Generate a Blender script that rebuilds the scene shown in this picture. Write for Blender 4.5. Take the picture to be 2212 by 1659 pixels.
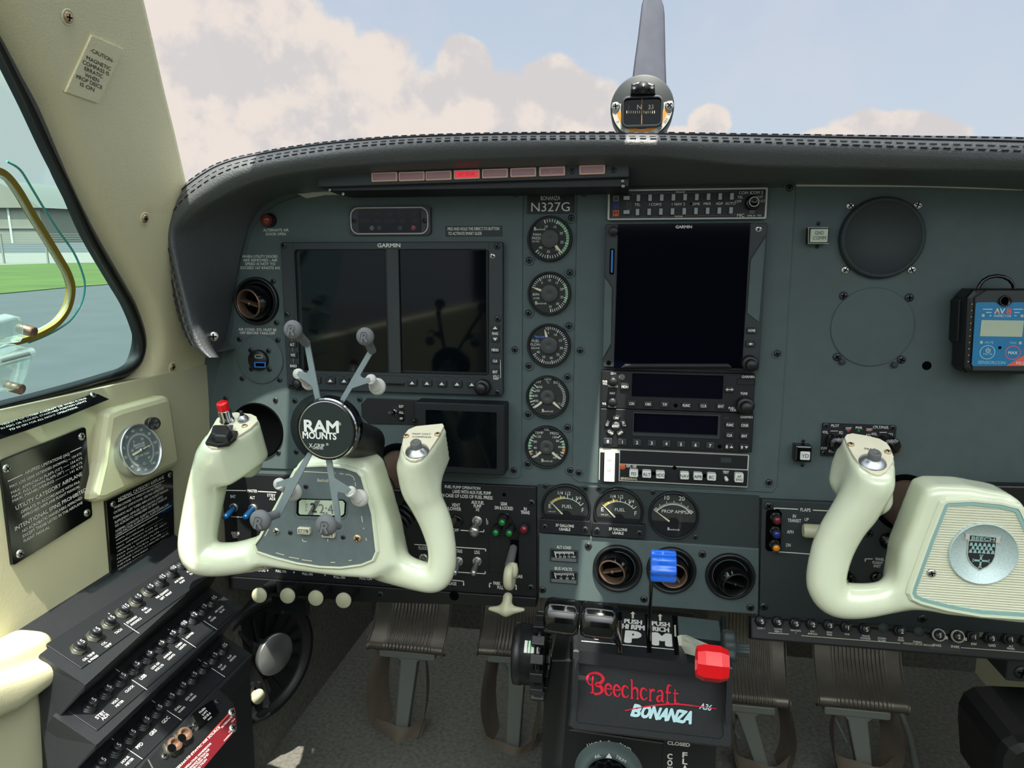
import bpy, bmesh, math, random
import numpy as np
from mathutils import Vector as V, Matrix as M
random.seed(7)
S = bpy.context.scene
for _o in list(bpy.data.objects): bpy.data.objects.remove(_o)
COL = S.collection
# ------------------------------------------------------------------ camera (metres; X right along the panel, Y forward, Z up)
FPX = 1550.0; CXP, CYP = 1106.0, 829.5
YAW, PIT, ROL = math.radians(9.48), math.radians(9.047), math.radians(0.178)
ZO = 0.72                                   # cabin floor lies at Z = 0
CAM = V((0.3938, -0.7717, -0.0306 + ZO))
_f = V((-math.sin(YAW)*math.cos(PIT), math.cos(YAW)*math.cos(PIT), -math.sin(PIT)))
_r = V((math.cos(YAW), math.sin(YAW), 0)); _u = _r.cross(_f)
CR = math.cos(ROL)*_r + math.sin(ROL)*_u; CU = -math.sin(ROL)*_r + math.cos(ROL)*_u; CF = _f
cd = bpy.data.cameras.new('camera'); cd.sensor_fit = 'HORIZONTAL'; cd.sensor_width = 36.0
cd.lens = FPX/2212*36.0; cd.clip_start = 0.01; cd.clip_end = 5000
co = bpy.data.objects.new('camera', cd); COL.objects.link(co)
co.matrix_world = M(((CR.x, CU.x, -CF.x, CAM.x), (CR.y, CU.y, -CF.y, CAM.y), (CR.z, CU.z, -CF.z, CAM.z), (0, 0, 0, 1)))
S.camera = co
def ray(px, py): return (CR*((px-CXP)/FPX) + CU*((CYP-py)/FPX) + CF)
def aty(px, py, Y): d = ray(px, py); return CAM + d*((Y-CAM.y)/d.y)
def atx(px, py, X): d = ray(px, py); return CAM + d*((X-CAM.x)/d.x)
def atd(px, py, z): return CAM + ray(px, py)*z
def hit(px, py, o, n): d = ray(px, py); return CAM + d*((o-CAM).dot(n)/d.dot(n))
def azel(px, py): d = ray(px, py).normalized(); return math.atan2(d.x, d.y), math.asin(d.z)
S.view_settings.view_transform = 'Standard'; S.view_settings.look = 'None'
S.view_settings.exposure = 0.0; S.view_settings.gamma = 1.0; S.view_settings.use_curve_mapping = False
# ------------------------------------------------------------------ sky: blue haze with cumulus, as bright as the photograph shows it
SUN = V((0.08, -0.38, 0.92)).normalized()    # high sun, a little behind the panel
def lin(c):
    c = c/255.0
    return c/12.92 if c <= 0.04045 else ((c+0.055)/1.055)**2.4
def L3(r, g, b): return (lin(r), lin(g), lin(b), 1)
W = bpy.data.worlds.new('sky'); S.world = W; W.use_nodes = True
nt = W.node_tree; nt.nodes.clear()
def N(t, **k):
    n = nt.nodes.new(t)
    for a, b in k.items(): setattr(n, a, b)
    return n
def mth(op, a, b=None, c=None, clamp=False):
    n = N('ShaderNodeMath', operation=op); n.use_clamp = clamp
    for i, x in enumerate((a, b, c)):
        if x is None: continue
        if isinstance(x, (int, float)): n.inputs[i].default_value = x
        else: nt.links.new(x, n.inputs[i])
    return n.outputs[0]
def rng(x, a, b, c, d, smooth=True):
    n = N('ShaderNodeMapRange'); n.interpolation_type = 'SMOOTHSTEP' if smooth else 'LINEAR'
    nt.links.new(x, n.inputs[0])
    for i, q in enumerate((a, b, c, d)): n.inputs[i+1].default_value = q
    return n.outputs[0]
def mixc(f, a, b):
    n = N('ShaderNodeMix', data_type='RGBA'); 
    if isinstance(f, float): n.inputs[0].default_value = f
    else: nt.links.new(f, n.inputs[0])
    for i, x in ((6, a), (7, b)):
        if isinstance(x, tuple): n.inputs[i].default_value = x
        else: nt.links.new(x, n.inputs[i])
    return n.outputs[2]
tc = N('ShaderNodeTexCoord'); D = tc.outputs['Generated']
sx = N('ShaderNodeSeparateXYZ'); nt.links.new(D, sx.inputs[0])
az = mth('ARCTAN2', sx.outputs[0], sx.outputs[1]); el = mth('ARCSINE', sx.outputs[2])
cb = N('ShaderNodeCombineXYZ'); nt.links.new(az, cb.inputs[0]); nt.links.new(el, cb.inputs[1])
def noise(scale, det, off=(0, 0, 0), rough=0.55):
    m = N('ShaderNodeMapping'); m.inputs['Location'].default_value = off; nt.links.new(D, m.inputs['Vector'])
    n = N('ShaderNodeTexNoise'); nt.links.new(m.outputs[0], n.inputs['Vector'])
    n.inputs['Scale'].default_value = scale; n.inputs['Detail'].default_value = det; n.inputs['Roughness'].default_value = rough
    return n.outputs['Fac']
nA = noise(9.0, 8, (0.3, 0.1, 0.2)); nB = noise(26.0, 6, (3.1, 0.4, 1.2)); nC = noise(4.0, 5, (7, 2, 1)); nS = noise(10.0, 6, (0.3, 0.1, 0.235))
# cumulus heaps: centre (pixel), radii in pixels
heaps = [(300,-60,330,190),(480,60,280,170),(640,120,200,150),(420,250,420,200),(760,170,170,130),(820,250,240,120),
         (1010,160,72,90),(1040,240,200,120),(1190,185,90,90),(1240,250,120,95),(940,270,220,90),(1300,300,110,70),(1535,268,50,48),
         (1900,285,150,50),(1780,310,90,40),(2030,300,80,40),(100,200,260,260),(-300,150,300,300),(1430,310,120,40)]
acc = None
for hx, hy, rx, ry in heaps:
    a0, e0 = azel(hx, hy); a1, _ = azel(hx+rx, hy); _, e1 = azel(hx, hy-ry)
    s = N('ShaderNodeVectorMath', operation='SUBTRACT'); nt.links.new(cb.outputs[0], s.inputs[0]); s.inputs[1].default_value = (a0, e0, 0)
    m = N('ShaderNodeVectorMath', operation='MULTIPLY'); nt.links.new(s.outputs[0], m.inputs[0]); m.inputs[1].default_value = (1/max(abs(a1-a0), 1e-3), 1/max(abs(e1-e0), 1e-3), 0)
    ln = N('ShaderNodeVectorMath', operation='LENGTH'); nt.links.new(m.outputs[0], ln.inputs[0])
    v = mth('SUBTRACT', 1.0, ln.outputs['Value'])
    acc = v if acc is None else mth('SMOOTH_MAX', acc, v, 0.12)
puff = mth('ADD', mth('MULTIPLY', mth('SUBTRACT', nA, 0.5), 1.25), mth('MULTIPLY', mth('SUBTRACT', nB, 0.5), 0.55))
cover = mth('ADD', acc, puff)
mask = rng(cover, -0.02, 0.22, 0, 1)
lit = rng(mth('ADD', mth('MULTIPLY', mth('SUBTRACT', nS, nA), 4.0), mth('ADD', mth('MULTIPLY', nC, 0.8), mth('MULTIPLY', mth('SUBTRACT', nB, 0.5), 0.5))), 0.15, 0.75, 0, 1)
cloud = mixc(lit, L3(216, 211, 211), L3(238, 227, 219))
cirrus = rng(noise(5.0, 5, (1, 5, 2), 0.6), 0.42, 0.75, 0, 0.55)
blue = mixc(rng(el, 0.05, 0.6, 0, 1), L3(205, 217, 230), L3(176, 194, 218))
blue = mixc(cirrus, blue, L3(214, 214, 226))
skyc = mixc(mask, blue, cloud)
# glow added around the sun to fill the cabin with soft light
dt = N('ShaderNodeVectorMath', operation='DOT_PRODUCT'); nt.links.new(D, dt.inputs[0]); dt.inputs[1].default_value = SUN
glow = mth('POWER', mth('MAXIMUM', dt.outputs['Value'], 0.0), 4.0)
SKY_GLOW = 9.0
bg = N('ShaderNodeBackground'); nt.links.new(skyc, bg.inputs[0])
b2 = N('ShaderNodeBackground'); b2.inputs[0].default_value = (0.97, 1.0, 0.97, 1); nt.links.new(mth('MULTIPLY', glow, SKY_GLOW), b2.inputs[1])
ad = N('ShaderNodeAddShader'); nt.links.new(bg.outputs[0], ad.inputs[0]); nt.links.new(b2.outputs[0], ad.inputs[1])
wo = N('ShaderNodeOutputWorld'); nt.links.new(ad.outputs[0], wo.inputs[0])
W.cycles.sampling_method = 'MANUAL' if hasattr(W.cycles, 'sampling_method') else W.cycles.sampling_method
try: W.cycles.sample_map_resolution = 1024
except Exception: pass
sl = bpy.data.lights.new('sun', 'SUN'); sl.energy = 12.0; sl.angle = math.radians(0.6); sl.color = (1.0, 0.93, 0.82)
so = bpy.data.objects.new('sun', sl); COL.objects.link(so); so.location = (0, 0, 6)
so.rotation_euler = (-SUN).to_track_quat('-Z', 'Y').to_euler()
# ------------------------------------------------------------------ materials
MATS = {}
def mat(name, c, rough=0.5, metal=0.0, spec=0.5, bump=0.0, bs=300.0, var=0.0, vs=40.0, coat=0.0, emit=0.0, stretch=None, c2=None, c2t=(0.55, 0.7), det=3.0):
    m = bpy.data.materials.new(name); m.use_nodes = True; n = m.node_tree; b = n.nodes['Principled BSDF']
    col = L3(*c); b.inputs['Base Color'].default_value = col; b.inputs['Roughness'].default_value = rough; b.inputs['Metallic'].default_value = metal
    b.inputs['Specular IOR Level'].default_value = spec
    if coat: b.inputs['Coat Weight'].default_value = coat; b.inputs['Coat Roughness'].default_value = 0.08
    if emit: b.inputs['Emission Color'].default_value = col; b.inputs['Emission Strength'].default_value = emit
    if bump or var or c2:
        t = n.nodes.new('ShaderNodeTexCoord'); vec = t.outputs['Object']
        if stretch:
            mp = n.nodes.new('ShaderNodeMapping'); mp.inputs['Scale'].default_value = stretch; n.links.new(vec, mp.inputs[0]); vec = mp.outputs[0]
        def nz(s, d=det):
            q = n.nodes.new('ShaderNodeTexNoise'); q.inputs['Scale'].default_value = s; q.inputs['Detail'].default_value = d; n.links.new(vec, q.inputs['Vector']); return q.outputs['Fac']
        if bump:
            bp = n.nodes.new('ShaderNodeBump'); bp.inputs['Strength'].default_value = bump; bp.inputs['Distance'].default_value = 0.001
            n.links.new(nz(bs), bp.inputs['Height']); n.links.new(bp.outputs[0], b.inputs['Normal'])
        if var or c2:
            f = nz(vs, 5.0); mr = n.nodes.new('ShaderNodeMapRange'); n.links.new(f, mr.inputs[0])
            mx = n.nodes.new('ShaderNodeMix'); mx.data_type = 'RGBA'; mx.inputs[6].default_value = col
            if c2: mr.inputs[1].default_value, mr.inputs[2].default_value = c2t; mx.inputs[7].default_value = L3(*c2)
            else:
                mr.inputs[1].default_value = 0.3; mr.inputs[2].default_value = 0.7
                mx.inputs[6].default_value = tuple(x*(1-var) for x in col[:3])+(1,); mx.inputs[7].default_value = tuple(min(1, x*(1+var)) for x in col[:3])+(1,)
            n.links.new(mr.outputs[0], mx.inputs[0]); n.links.new(mx.outputs[2], b.inputs['Base Color'])
    MATS[name] = m; return m
def clear(name, tint, gloss=0.06, rough=0.02, milk=0.0):
    """thin clear sheet: mostly see-through, a little mirror"""
    m = bpy.data.materials.new(name); m.use_nodes = True; n = m.node_tree; n.nodes.clear()
    o = n.nodes.new('ShaderNodeOutputMaterial'); t = n.nodes.new('ShaderNodeBsdfTransparent'); t.inputs[0].default_value = tint+(1,)
    g = n.nodes.new('ShaderNodeBsdfGlossy'); g.inputs['Roughness'].default_value = rough
    f = n.nodes.new('ShaderNodeLayerWeight'); f.inputs[0].default_value = 0.15
    k = n.nodes.new('ShaderNodeMath'); k.operation = 'MULTIPLY_ADD'; k.inputs[1].default_value = gloss*4; k.inputs[2].default_value = gloss*0.5; k.use_clamp = True
    n.links.new(f.outputs['Fresnel'], k.inputs[0])
    x = n.nodes.new('ShaderNodeMixShader'); n.links.new(k.outputs[0], x.inputs[0]); n.links.new(t.outputs[0], x.inputs[1]); n.links.new(g.outputs[0], x.inputs[2]); n.links.new(x.outputs[0], o.inputs[0])
    if milk:
        d = n.nodes.new('ShaderNodeBsdfDiffuse'); d.inputs[0].default_value = (0.85, 0.95, 0.92, 1); y = n.nodes.new('ShaderNodeMixShader'); y.inputs[0].default_value = milk
        n.links.new(x.outputs[0], y.inputs[1]); n.links.new(d.outputs[0], y.inputs[2]); n.links.new(y.outputs[0], o.inputs[0])
    MATS[name] = m; return m
# ------------------------------------------------------------------ text as flat meshes
_tc = {}
def tmesh(s, bold=0.0):
    k = (s, bold)
    if k not in _tc:
        c = bpy.data.curves.new('t', 'FONT'); c.body = s; c.resolution_u = 3; c.offset = bold
        o = bpy.data.objects.new('t', c); me = bpy.data.meshes.new_from_object(o)
        vs = [(v.co.x, v.co.y) for v in me.vertices]; fs = [tuple(p.vertices) for p in me.polygons]
        bpy.data.objects.remove(o); bpy.data.curves.remove(c); bpy.data.meshes.remove(me)
        _tc[k] = (vs, fs)
    return _tc[k]
def _ext(vs): xs = [v[0] for v in vs]; ys = [v[1] for v in vs]; return min(xs), max(xs), min(ys), max(ys)
CAPH = _ext(tmesh('H')[0])[3]
# ------------------------------------------------------------------ mesh builder in the local frame of a thing: x right, y up, z out of the face
def rrect(cx, cy, w, h, r, seg=4):
    r = max(min(r, w/2-1e-6, h/2-1e-6), 1e-5); P = []
    for k, (sx_, sy_) in enumerate(((1, 1), (-1, 1), (-1, -1), (1, -1))):
        for i in range(seg+1):
            a = math.pi/2*(k+i/seg); P.append((cx+sx_*(w/2-r)+r*math.cos(a), cy+sy_*(h/2-r)+r*math.sin(a)))
    return P
def circ(cx, cy, r, n=32, a0=0.0): return [(cx+r*math.cos(a0+2*math.pi*i/n), cy+r*math.sin(a0+2*math.pi*i/n)) for i in range(n)]
def inset(P, d):
    n = len(P); A = sum(P[i][0]*P[(i+1) % n][1]-P[(i+1) % n][0]*P[i][1] for i in range(n)); s = 1 if A > 0 else -1; Q = []
    for i in range(n):
        a, b, c = V(P[i-1]), V(P[i]), V(P[(i+1) % n])
        e1 = (b-a); e2 = (c-b)
        if e1.length < 1e-9 or e2.length < 1e-9: Q.append(P[i]); continue
        e1.normalize(); e2.normalize()
        n1 = V((-e1.y, e1.x))*s; n2 = V((-e2.y, e2.x))*s; m = n1+n2
        if m.length < 1e-6: Q.append(P[i]); continue
        m.normalize(); k = d/max(0.35, m.dot(n1)); Q.append((b.x+m.x*k, b.y+m.y*k))
    return Q
class MB:
    def __init__(s, t=None): s.t = t; s.v = []; s.f = []; s.mi = []; s.sm = []; s.mats = []; s.X = None
    def add(s, vs, fs, m, smooth=False):
        if m not in s.mats: s.mats.append(m)
        k = s.mats.index(m); b = len(s.v)
        s.v += [tuple(s.X @ V(v)) if s.X is not None else tuple(v) for v in vs]
        for f in fs: s.f.append(tuple(b+i for i in f)); s.mi.append(k); s.sm.append(smooth)
        return s
    def prism(s, P, z0, z1, m, bev=0.0, back=True, smooth=False):
        n = len(P); A = sum(P[i][0]*P[(i+1) % n][1]-P[(i+1) % n][0]*P[i][1] for i in range(n))
        if A < 0: P = P[::-1]
        L = [[(x, y, z0) for x, y in P]]
        if bev > 0:
            L.append([(x, y, z1-bev) for x, y in P]); Q = inset(P, bev*0.35); L.append([(x, y, z1-bev*0.3) for x, y in Q]); Q = inset(P, bev); L.append([(x, y, z1) for x, y in Q])
        else: L.append([(x, y, z1) for x, y in P])
        vs = sum(L, []); fs = []
        for k in range(len(L)-1):
            for i in range(n): j = (i+1) % n; fs.append((k*n+i, k*n+j, (k+1)*n+j, (k+1)*n+i))
        s.add(vs, fs, m, smooth); s.add(L[-1], [tuple(range(n))], m)
        if back: s.add(L[0], [tuple(range(n-1, -1, -1))], m)
        return s
    def ring(s, P, Q, z0, z1, zi, m, bev=0.0):
        """frame between outline P and opening Q (same count): front at z1, opening walls down to zi, outside down to z0"""
        n = len(P); P1 = inset(P, bev) if bev else P
        L = [[(x, y, z0) for x, y in P], [(x, y, z1-bev) for x, y in P], [(x, y, z1) for x, y in P1], [(x, y, z1) for x, y in Q], [(x, y, zi) for x, y in Q]]
        vs = sum(L, []); fs = [(k*n+i, k*n+(i+1) % n, (k+1)*n+(i+1) % n, (k+1)*n+i) for k in range(4) for i in range(n)]
        return s.add(vs, fs, m)
    def box(s, cx, cy, w, h, z0, z1, m, r=0.0, bev=0.0, seg=3):
        P = rrect(cx, cy, w, h, r, seg) if r > 0 else [(cx-w/2, cy-h/2), (cx+w/2, cy-h/2), (cx+w/2, cy+h/2), (cx-w/2, cy+h/2)]
        return s.prism(P, z0, z1, m, bev)
    def lathe(s, prof, m, cx=0, cy=0, seg=32, smooth=True, lobes=0, la=0.0, cap=True, z=0.0, sharp=False):
        """profile [(r, z)...] about the local z axis"""
        vs = []; n = seg
        for r, zz in prof:
            for i in range(n):
                a = 2*math.pi*i/n; q = r*(1+la*math.cos(lobes*a)) if lobes else r
                vs.append((cx+q*math.cos(a), cy+q*math.sin(a), z+zz))
        fs = []
        for k in range(len(prof)-1):
            fs += [(k*n+i, k*n+(i+1) % n, (k+1)*n+(i+1) % n, (k+1)*n+i) for i in range(n)]
        s.add(vs, fs, m, smooth)
        if cap:
            k = len(prof)-1
            if prof[k][0] > 1e-6: s.add(vs[k*n:(k+1)*n], [tuple(range(n))], m)
            if prof[0][0] > 1e-6: s.add(vs[:n], [tuple(range(n-1, -1, -1))], m)
        return s
    def disc(s, cx, cy, r, z, m, seg=40): return s.add([(x, y, z) for x, y in circ(cx, cy, r, seg)], [tuple(range(seg))], m)
    def flat(s, P, z, m): 
        n = len(P); A = sum(P[i][0]*P[(i+1) % n][1]-P[(i+1) % n][0]*P[i][1] for i in range(n))
        if A < 0: P = P[::-1]
        return s.add([(x, y, z) for x, y in P], [tuple(range(n))], m)
    def line(s, a, b, w, z, m):
        d = (V(b)-V(a)); 
        if d.length < 1e-9: return s
        d.normalize(); q = V((-d.y, d.x))*(w/2); a = V(a); b = V(b)
        return s.flat([tuple(a-q), tuple(b-q), tuple(b+q), tuple(a+q)], z, m)
    def poly(s, pts, w, z, m):
        for a, b in zip(pts[:-1], pts[1:]): s.line(a, b, w, z, m)
        return s
    def arc(s, cx, cy, r0, r1, a0, a1, z, m, n=24):
        """flat ring sector, degrees clockwise from up"""
        vs = []
        for i in range(n+1):
            a = math.radians(a0+(a1-a0)*i/n)
            for r in (r0, r1): vs.append((cx+r*math.sin(a), cy+r*math.cos(a), z))
        return s.add(vs, [(2*i, 2*i+2, 2*i+3, 2*i+1) for i in range(n)], m)
    def tube(s, pts, r, m, seg=10, closed=False, caps=True):
        pts = [V(p) for p in pts]; n = len(pts); rr = r if isinstance(r, (list, tuple)) else [r]*n; vs = []; up = None
        for i in range(n):
            a = pts[i-1] if (i > 0 or closed) else pts[0]; b = pts[(i+1) % n] if (i < n-1 or closed) else pts[-1]
            t = (b-a).normalized()
            if up is None: up = V((0, 0, 1)) if abs(t.z) < 0.9 else V((1, 0, 0))
            x = up.cross(t)
            if x.length < 1e-6: x = V((1, 0, 0)).cross(t)
            x.normalize(); up = t.cross(x)
            for k in range(seg): q = 2*math.pi*k/seg; vs.append(tuple(pts[i]+x*(rr[i]*math.cos(q))+up*(rr[i]*math.sin(q))))
        R_ = n if closed else n-1
        fs = [(i*seg+k, i*seg+(k+1) % seg, ((i+1) % n)*seg+(k+1) % seg, ((i+1) % n)*seg+k) for i in range(R_) for k in range(seg)]
        s.add(vs, fs, m, True)
        if caps and not closed: s.add(vs[:seg], [tuple(range(seg-1, -1, -1))], m); s.add(vs[-seg:], [tuple(range(seg))], m)
        return s
    def ball(s, c, r, m, seg=20, sc=(1, 1, 1)):
        vs = []; n = seg; h = seg//2
        for k in range(h+1):
            t = math.pi*k/h
            for i in range(n): a = 2*math.pi*i/n; vs.append((c[0]+r*sc[0]*math.sin(t)*math.cos(a), c[1]+r*sc[1]*math.sin(t)*math.sin(a), c[2]-r*sc[2]*math.cos(t)))
        return s.add(vs, [(k*n+i, k*n+(i+1) % n, (k+1)*n+(i+1) % n, (k+1)*n+i) for k in range(h) for i in range(n)], m, True)
    def grid(s, rows, m, closed=False, smooth=True, flip=False):
        n = len(rows[0]); vs = [tuple(p) for r in rows for p in r]
        fs = [(k*n+i, k*n+(i+1) % n, (k+1)*n+(i+1) % n, (k+1)*n+i) for k in range(len(rows)-1) for i in range(n if closed else n-1)]
        if flip: fs = [f[::-1] for f in fs]
        return s.add(vs, fs, m, smooth)
    def text(s, st, cx, cy, h, z, m, wd=None, al='C', bold=0.0, rot=0.0, shear=0.0, maxw=None):
        """cap height h; (cx, cy) is the middle of the capitals"""
        vs, fs = tmesh(st, 0.0)
        if not vs: return s
        x0, x1, _, _ = _ext(vs); k = h/CAPH; kx = (wd/(x1-x0)) if wd else k
        if maxw and not wd and (x1-x0)*k > maxw: kx = maxw/(x1-x0)
        w = (x1-x0)*kx; ox = {'C': -w/2, 'L': 0, 'R': -w}[al]; c, sn = math.cos(rot), math.sin(rot); d = bold*k
        nb = 0 if bold <= 0.006 else 4 if bold < 0.025 else 12
        for dx, dy in ([(d*math.cos(2*math.pi*i/nb), d*math.sin(2*math.pi*i/nb)) for i in range(nb)] or [(0, 0)]):
            out = []
            for x, y in vs:
                X = (x-x0)*kx+ox+dx; Y = y*k-h/2+dy; X += shear*(Y+h/2); out.append((cx+X*c-Y*sn, cy+X*sn+Y*c, z))
            s.add(out, fs, m); z += 0.000008
        return s
    # ---- the same, placed by where it is seen in the photograph on the plane z = w of the thing
    def P(s, px, py, w=0.0): return s.t.p(px, py, w)
    def R(s, x0, y0, x1, y1, w=0.0):
        a = s.P(x0, (y0+y1)/2, w); b = s.P(x1, (y0+y1)/2, w); c = s.P((x0+x1)/2, y0, w); d = s.P((x0+x1)/2, y1, w)
        return (c[0]+d[0])/2 if False else (a[0]+b[0])/2, (c[1]+d[1])/2, b[0]-a[0], c[1]-d[1]
    def pbox(s, x0, y0, x1, y1, z0, z1, m, r=0.0, bev=0.0, seg=3): cx, cy, w, h = s.R(x0, y0, x1, y1, z1); return s.box(cx, cy, w, h, z0, z1, m, r, bev, seg)
    def pring(s, o, i, z0, z1, zi, m, ro=0.001, ri=0.001, bev=0.0, seg=4):
        a = s.R(*o, z1); b = s.R(*i, z1); return s.ring(rrect(*a, ro, seg), rrect(*b, ri, seg), z0, z1, zi, m, bev)
    def pflat(s, pts, z, m): return s.flat([s.P(*q, z) for q in pts], z, m)
    def pprism(s, pts, z0, z1, m, bev=0.0): return s.prism([s.P(*q, z1) for q in pts], z0, z1, m, bev)
    def pline(s, pts, wpx, z, m):
        k = s.t.sc(pts[0][0], pts[0][1], z); return s.poly([s.P(*q, z) for q in pts], wpx*k, z, m)
    def tx(s, st, px, py, hpx, z, m, wpx=None, al='C', bold=0.0, rot=0.0, shear=0.0):
        a, q, c = s.P(px+1, py, z), s.P(px, py+1, z), s.P(px, py, z); kx, ky = math.dist(a, c), math.dist(q, c)
        vs, _ = tmesh(st, 0.0); e = _ext(vs) if vs else (0, 1, 0, 1)
        return s.text(st, c[0], c[1], hpx*ky, z, m, wpx*kx if wpx else (e[1]-e[0])*hpx*kx/CAPH, al, bold, rot, shear)
    def plathe(s, prof, m, px, py, w=0.0, **k): c = s.P(px, py, w); return s.lathe(prof, m, c[0], c[1], z=w, **k)
    def mesh(s, name):
        me = bpy.data.meshes.new(name); me.from_pydata(s.v, [], s.f)
        for m in s.mats: me.materials.append(m if not isinstance(m, str) else MATS[m])
        me.polygons.foreach_set('material_index', s.mi); me.polygons.foreach_set('use_smooth', s.sm); me.update()
        return me
def FR(o, x, y):
    x = V(x).normalized(); z = x.cross(V(y)).normalized(); y = z.cross(x); o = V(o)
    return M(((x.x, y.x, z.x, o.x), (x.y, y.y, z.y, o.y), (x.z, y.z, z.z, o.z), (0, 0, 0, 1)))
def PF(px, py, Y=0.0): return FR(aty(px, py, Y), (1, 0, 0), (0, 0, 1))
def setp(o, label=None, cat=None, group=None, kind=None):
    if label: o['label'] = label
    if cat: o['category'] = cat
    if group: o['group'] = group
    if kind: o['kind'] = kind
    return o
class T:
    """a thing: an Empty (or one mesh) at its base frame F, with parts as children"""
    def __init__(s, name, label, cat, F, group=None, kind=None):
        s.name, s.label, s.cat, s.F, s.group, s.kind = name, label, cat, F, group, kind; s.o = None
        s.O = F.to_translation(); s.Z = F.to_3x3().col[2].copy(); s.I = F.inverted()
    def p(s, px, py, w=0.0): q = s.I @ hit(px, py, s.O+s.Z*w, s.Z); return (q.x, q.y)
    def sc(s, px, py, w=0.0): a = s.p(px, py, w); b = s.p(px+1, py, w); c = s.p(px, py+1, w); return (math.dist(a, b)+math.dist(a, c))/2
    def p3(s, pt): q = s.I @ V(pt); return (q.x, q.y, q.z)
    def root(s):
        if s.o is None:
            s.o = bpy.data.objects.new(s.name, None); s.o.empty_display_size = 0.02; COL.objects.link(s.o); s.o.matrix_world = s.F
            setp(s.o, s.label, s.cat, s.group, s.kind)
        return s.o
    def solo(s, b):
        s.o = bpy.data.objects.new(s.name, b.mesh(s.name)); COL.objects.link(s.o); s.o.matrix_world = s.F
        return setp(s.o, s.label, s.cat, s.group, s.kind)
    def part(s, name, b, par=None, label=None, at=None):
        me = b.mesh(name) if isinstance(b, MB) else b
        o = bpy.data.objects.new(name, me); COL.objects.link(o); o.parent = par or s.root()
        if at is not None: o.matrix_local = at if isinstance(at, M) else M.Translation(at)
        if label: o['label'] = label
        return o
    def screw(s, px, py, r=0.0042, w=0.0, kind='dark', par=None):
        c = s.p(px, py, w); me = screw_mesh(round(r, 4), kind)
        return s.part('screw', me, par, None, M.Translation((c[0], c[1], w)) @ M.Rotation(random.random()*1.5, 4, 'Z'))
_sm = {}
def screw_mesh(r, kind):
    k = (r, kind)
    if k not in _sm:
        b = MB(); m = {'dark': 'screw_dark', 'steel': 'screw_steel', 'brass': 'screw_brass', 'washer': 'screw_dark'}[kind]
        if kind == 'washer': b.lathe([(r*1.55, -0.0005), (r*1.55, 0.0004), (r*1.35, 0.0006), (r*1.1, 0.0004)], 'panel_grey', seg=20, cap=False)
        b.lathe([(r, -0.0005), (r, r*0.12), (r*0.85, r*0.28), (r*0.5, r*0.38), (0.0, r*0.4)], m, seg=20, cap=False)
        for a in (0, 1): b.box(0, 0, *((r*1.25, r*0.26) if a else (r*0.26, r*1.25)), 0, r*0.42, 'void')
        _sm[k] = b.mesh('screw')
    return _sm[k]
def solid(name, F, b, label, cat, group=None): t = T(name, label, cat, F, group); t.solo(b); return t
def struct(name, b, F=None, par=None, label=None):
    o = bpy.data.objects.new(name, b.mesh(name)); COL.objects.link(o)
    if par: o.parent = par
    else:
        o['kind'] = 'structure'
        if label: o['label'] = label
    if F is not None: o.matrix_world = F
    return o
# ------------------------------------------------------------------ smooth blended solids from distance fields
def surfnets(f, lo, hi, h):
    ax = [np.arange(lo[i], hi[i]+h, h) for i in range(3)]
    G = np.stack(np.meshgrid(*ax, indexing='ij'), -1); D_ = f(G); n = D_.shape
    c = [(i, j, k) for i in (0, 1) for j in (0, 1) for k in (0, 1)]
    cell = tuple(x-1 for x in n); ins = D_ < 0
    cnt = sum(ins[i:i+cell[0], j:j+cell[1], k:k+cell[2]].astype(np.int8) for i, j, k in c); act = (cnt > 0) & (cnt < 8)
    idx = -np.ones(cell, dtype=np.int64); A = np.argwhere(act); idx[act] = np.arange(len(A))
    ps = np.zeros((len(A), 3)); w = np.zeros(len(A))
    for a in range(8):
        for b in range(a+1, 8):
            if sum(x != y for x, y in zip(c[a], c[b])) != 1: continue
            ia = A+np.array(c[a]); ib = A+np.array(c[b]); da = D_[tuple(ia.T)]; db = D_[tuple(ib.T)]
            q = (da < 0) != (db < 0); t = np.where(q, da/np.where(q, da-db, 1), 0)
            pt = ia+(ib-ia)*t[:, None]; ps[q] += pt[q]; w[q] += 1
    ps = ps/w[:, None]*h+np.array(lo); fs = []
    for d in range(3):
        sl0 = [slice(None)]*3; sl1 = [slice(None)]*3; sl0[d] = slice(0, -1); sl1[d] = slice(1, None)
        E_ = np.argwhere(ins[tuple(sl0)] != ins[tuple(sl1)]); u, v = (d+1) % 3, (d+2) % 3
        for e in E_:
            if e[u] < 1 or e[v] < 1 or e[u] > cell[u]-1 or e[v] > cell[v]-1 or e[d] > cell[d]-1: continue
            q = []
            for du, dv in ((-1, -1), (0, -1), (0, 0), (-1, 0)):
                g = e.copy(); g[u] += du; g[v] += dv; q.append(idx[tuple(g)])
            if min(q) < 0: continue
            if not ins[tuple(e)]: q = q[::-1]
            fs.append(tuple(int(x) for x in q))
    F4 = np.array(fs)
    for _ in range(3):                                       # relax the surface a little
        a = np.zeros_like(ps); w = np.zeros(len(ps))
        for i in range(4):
            np.add.at(a, F4[:, i], ps[F4[:, (i+1) % 4]]+ps[F4[:, i-1]]); np.add.at(w, F4[:, i], 2)
        ps = ps*0.5+0.5*a/np.maximum(w, 1)[:, None]
    return [tuple(p) for p in ps], fs
def smin(a, b, k): h = np.clip(0.5+0.5*(b-a)/k, 0, 1); return b+(a-b)*h-k*h*(1-h)
def sd_cone(G, a, b, ra, rb, sc=None):
    a = np.array(a); b = np.array(b); P_ = G-a; ba = b-a; S_ = np.array(sc) if sc is not None else np.ones(3)
    P_ = P_/S_; bb = ba/S_; t = np.clip((P_@bb)/max(bb@bb, 1e-12), 0, 1)
    return (np.linalg.norm(P_-t[..., None]*bb, axis=-1)-(ra+(rb-ra)*t))*min(S_)
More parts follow.
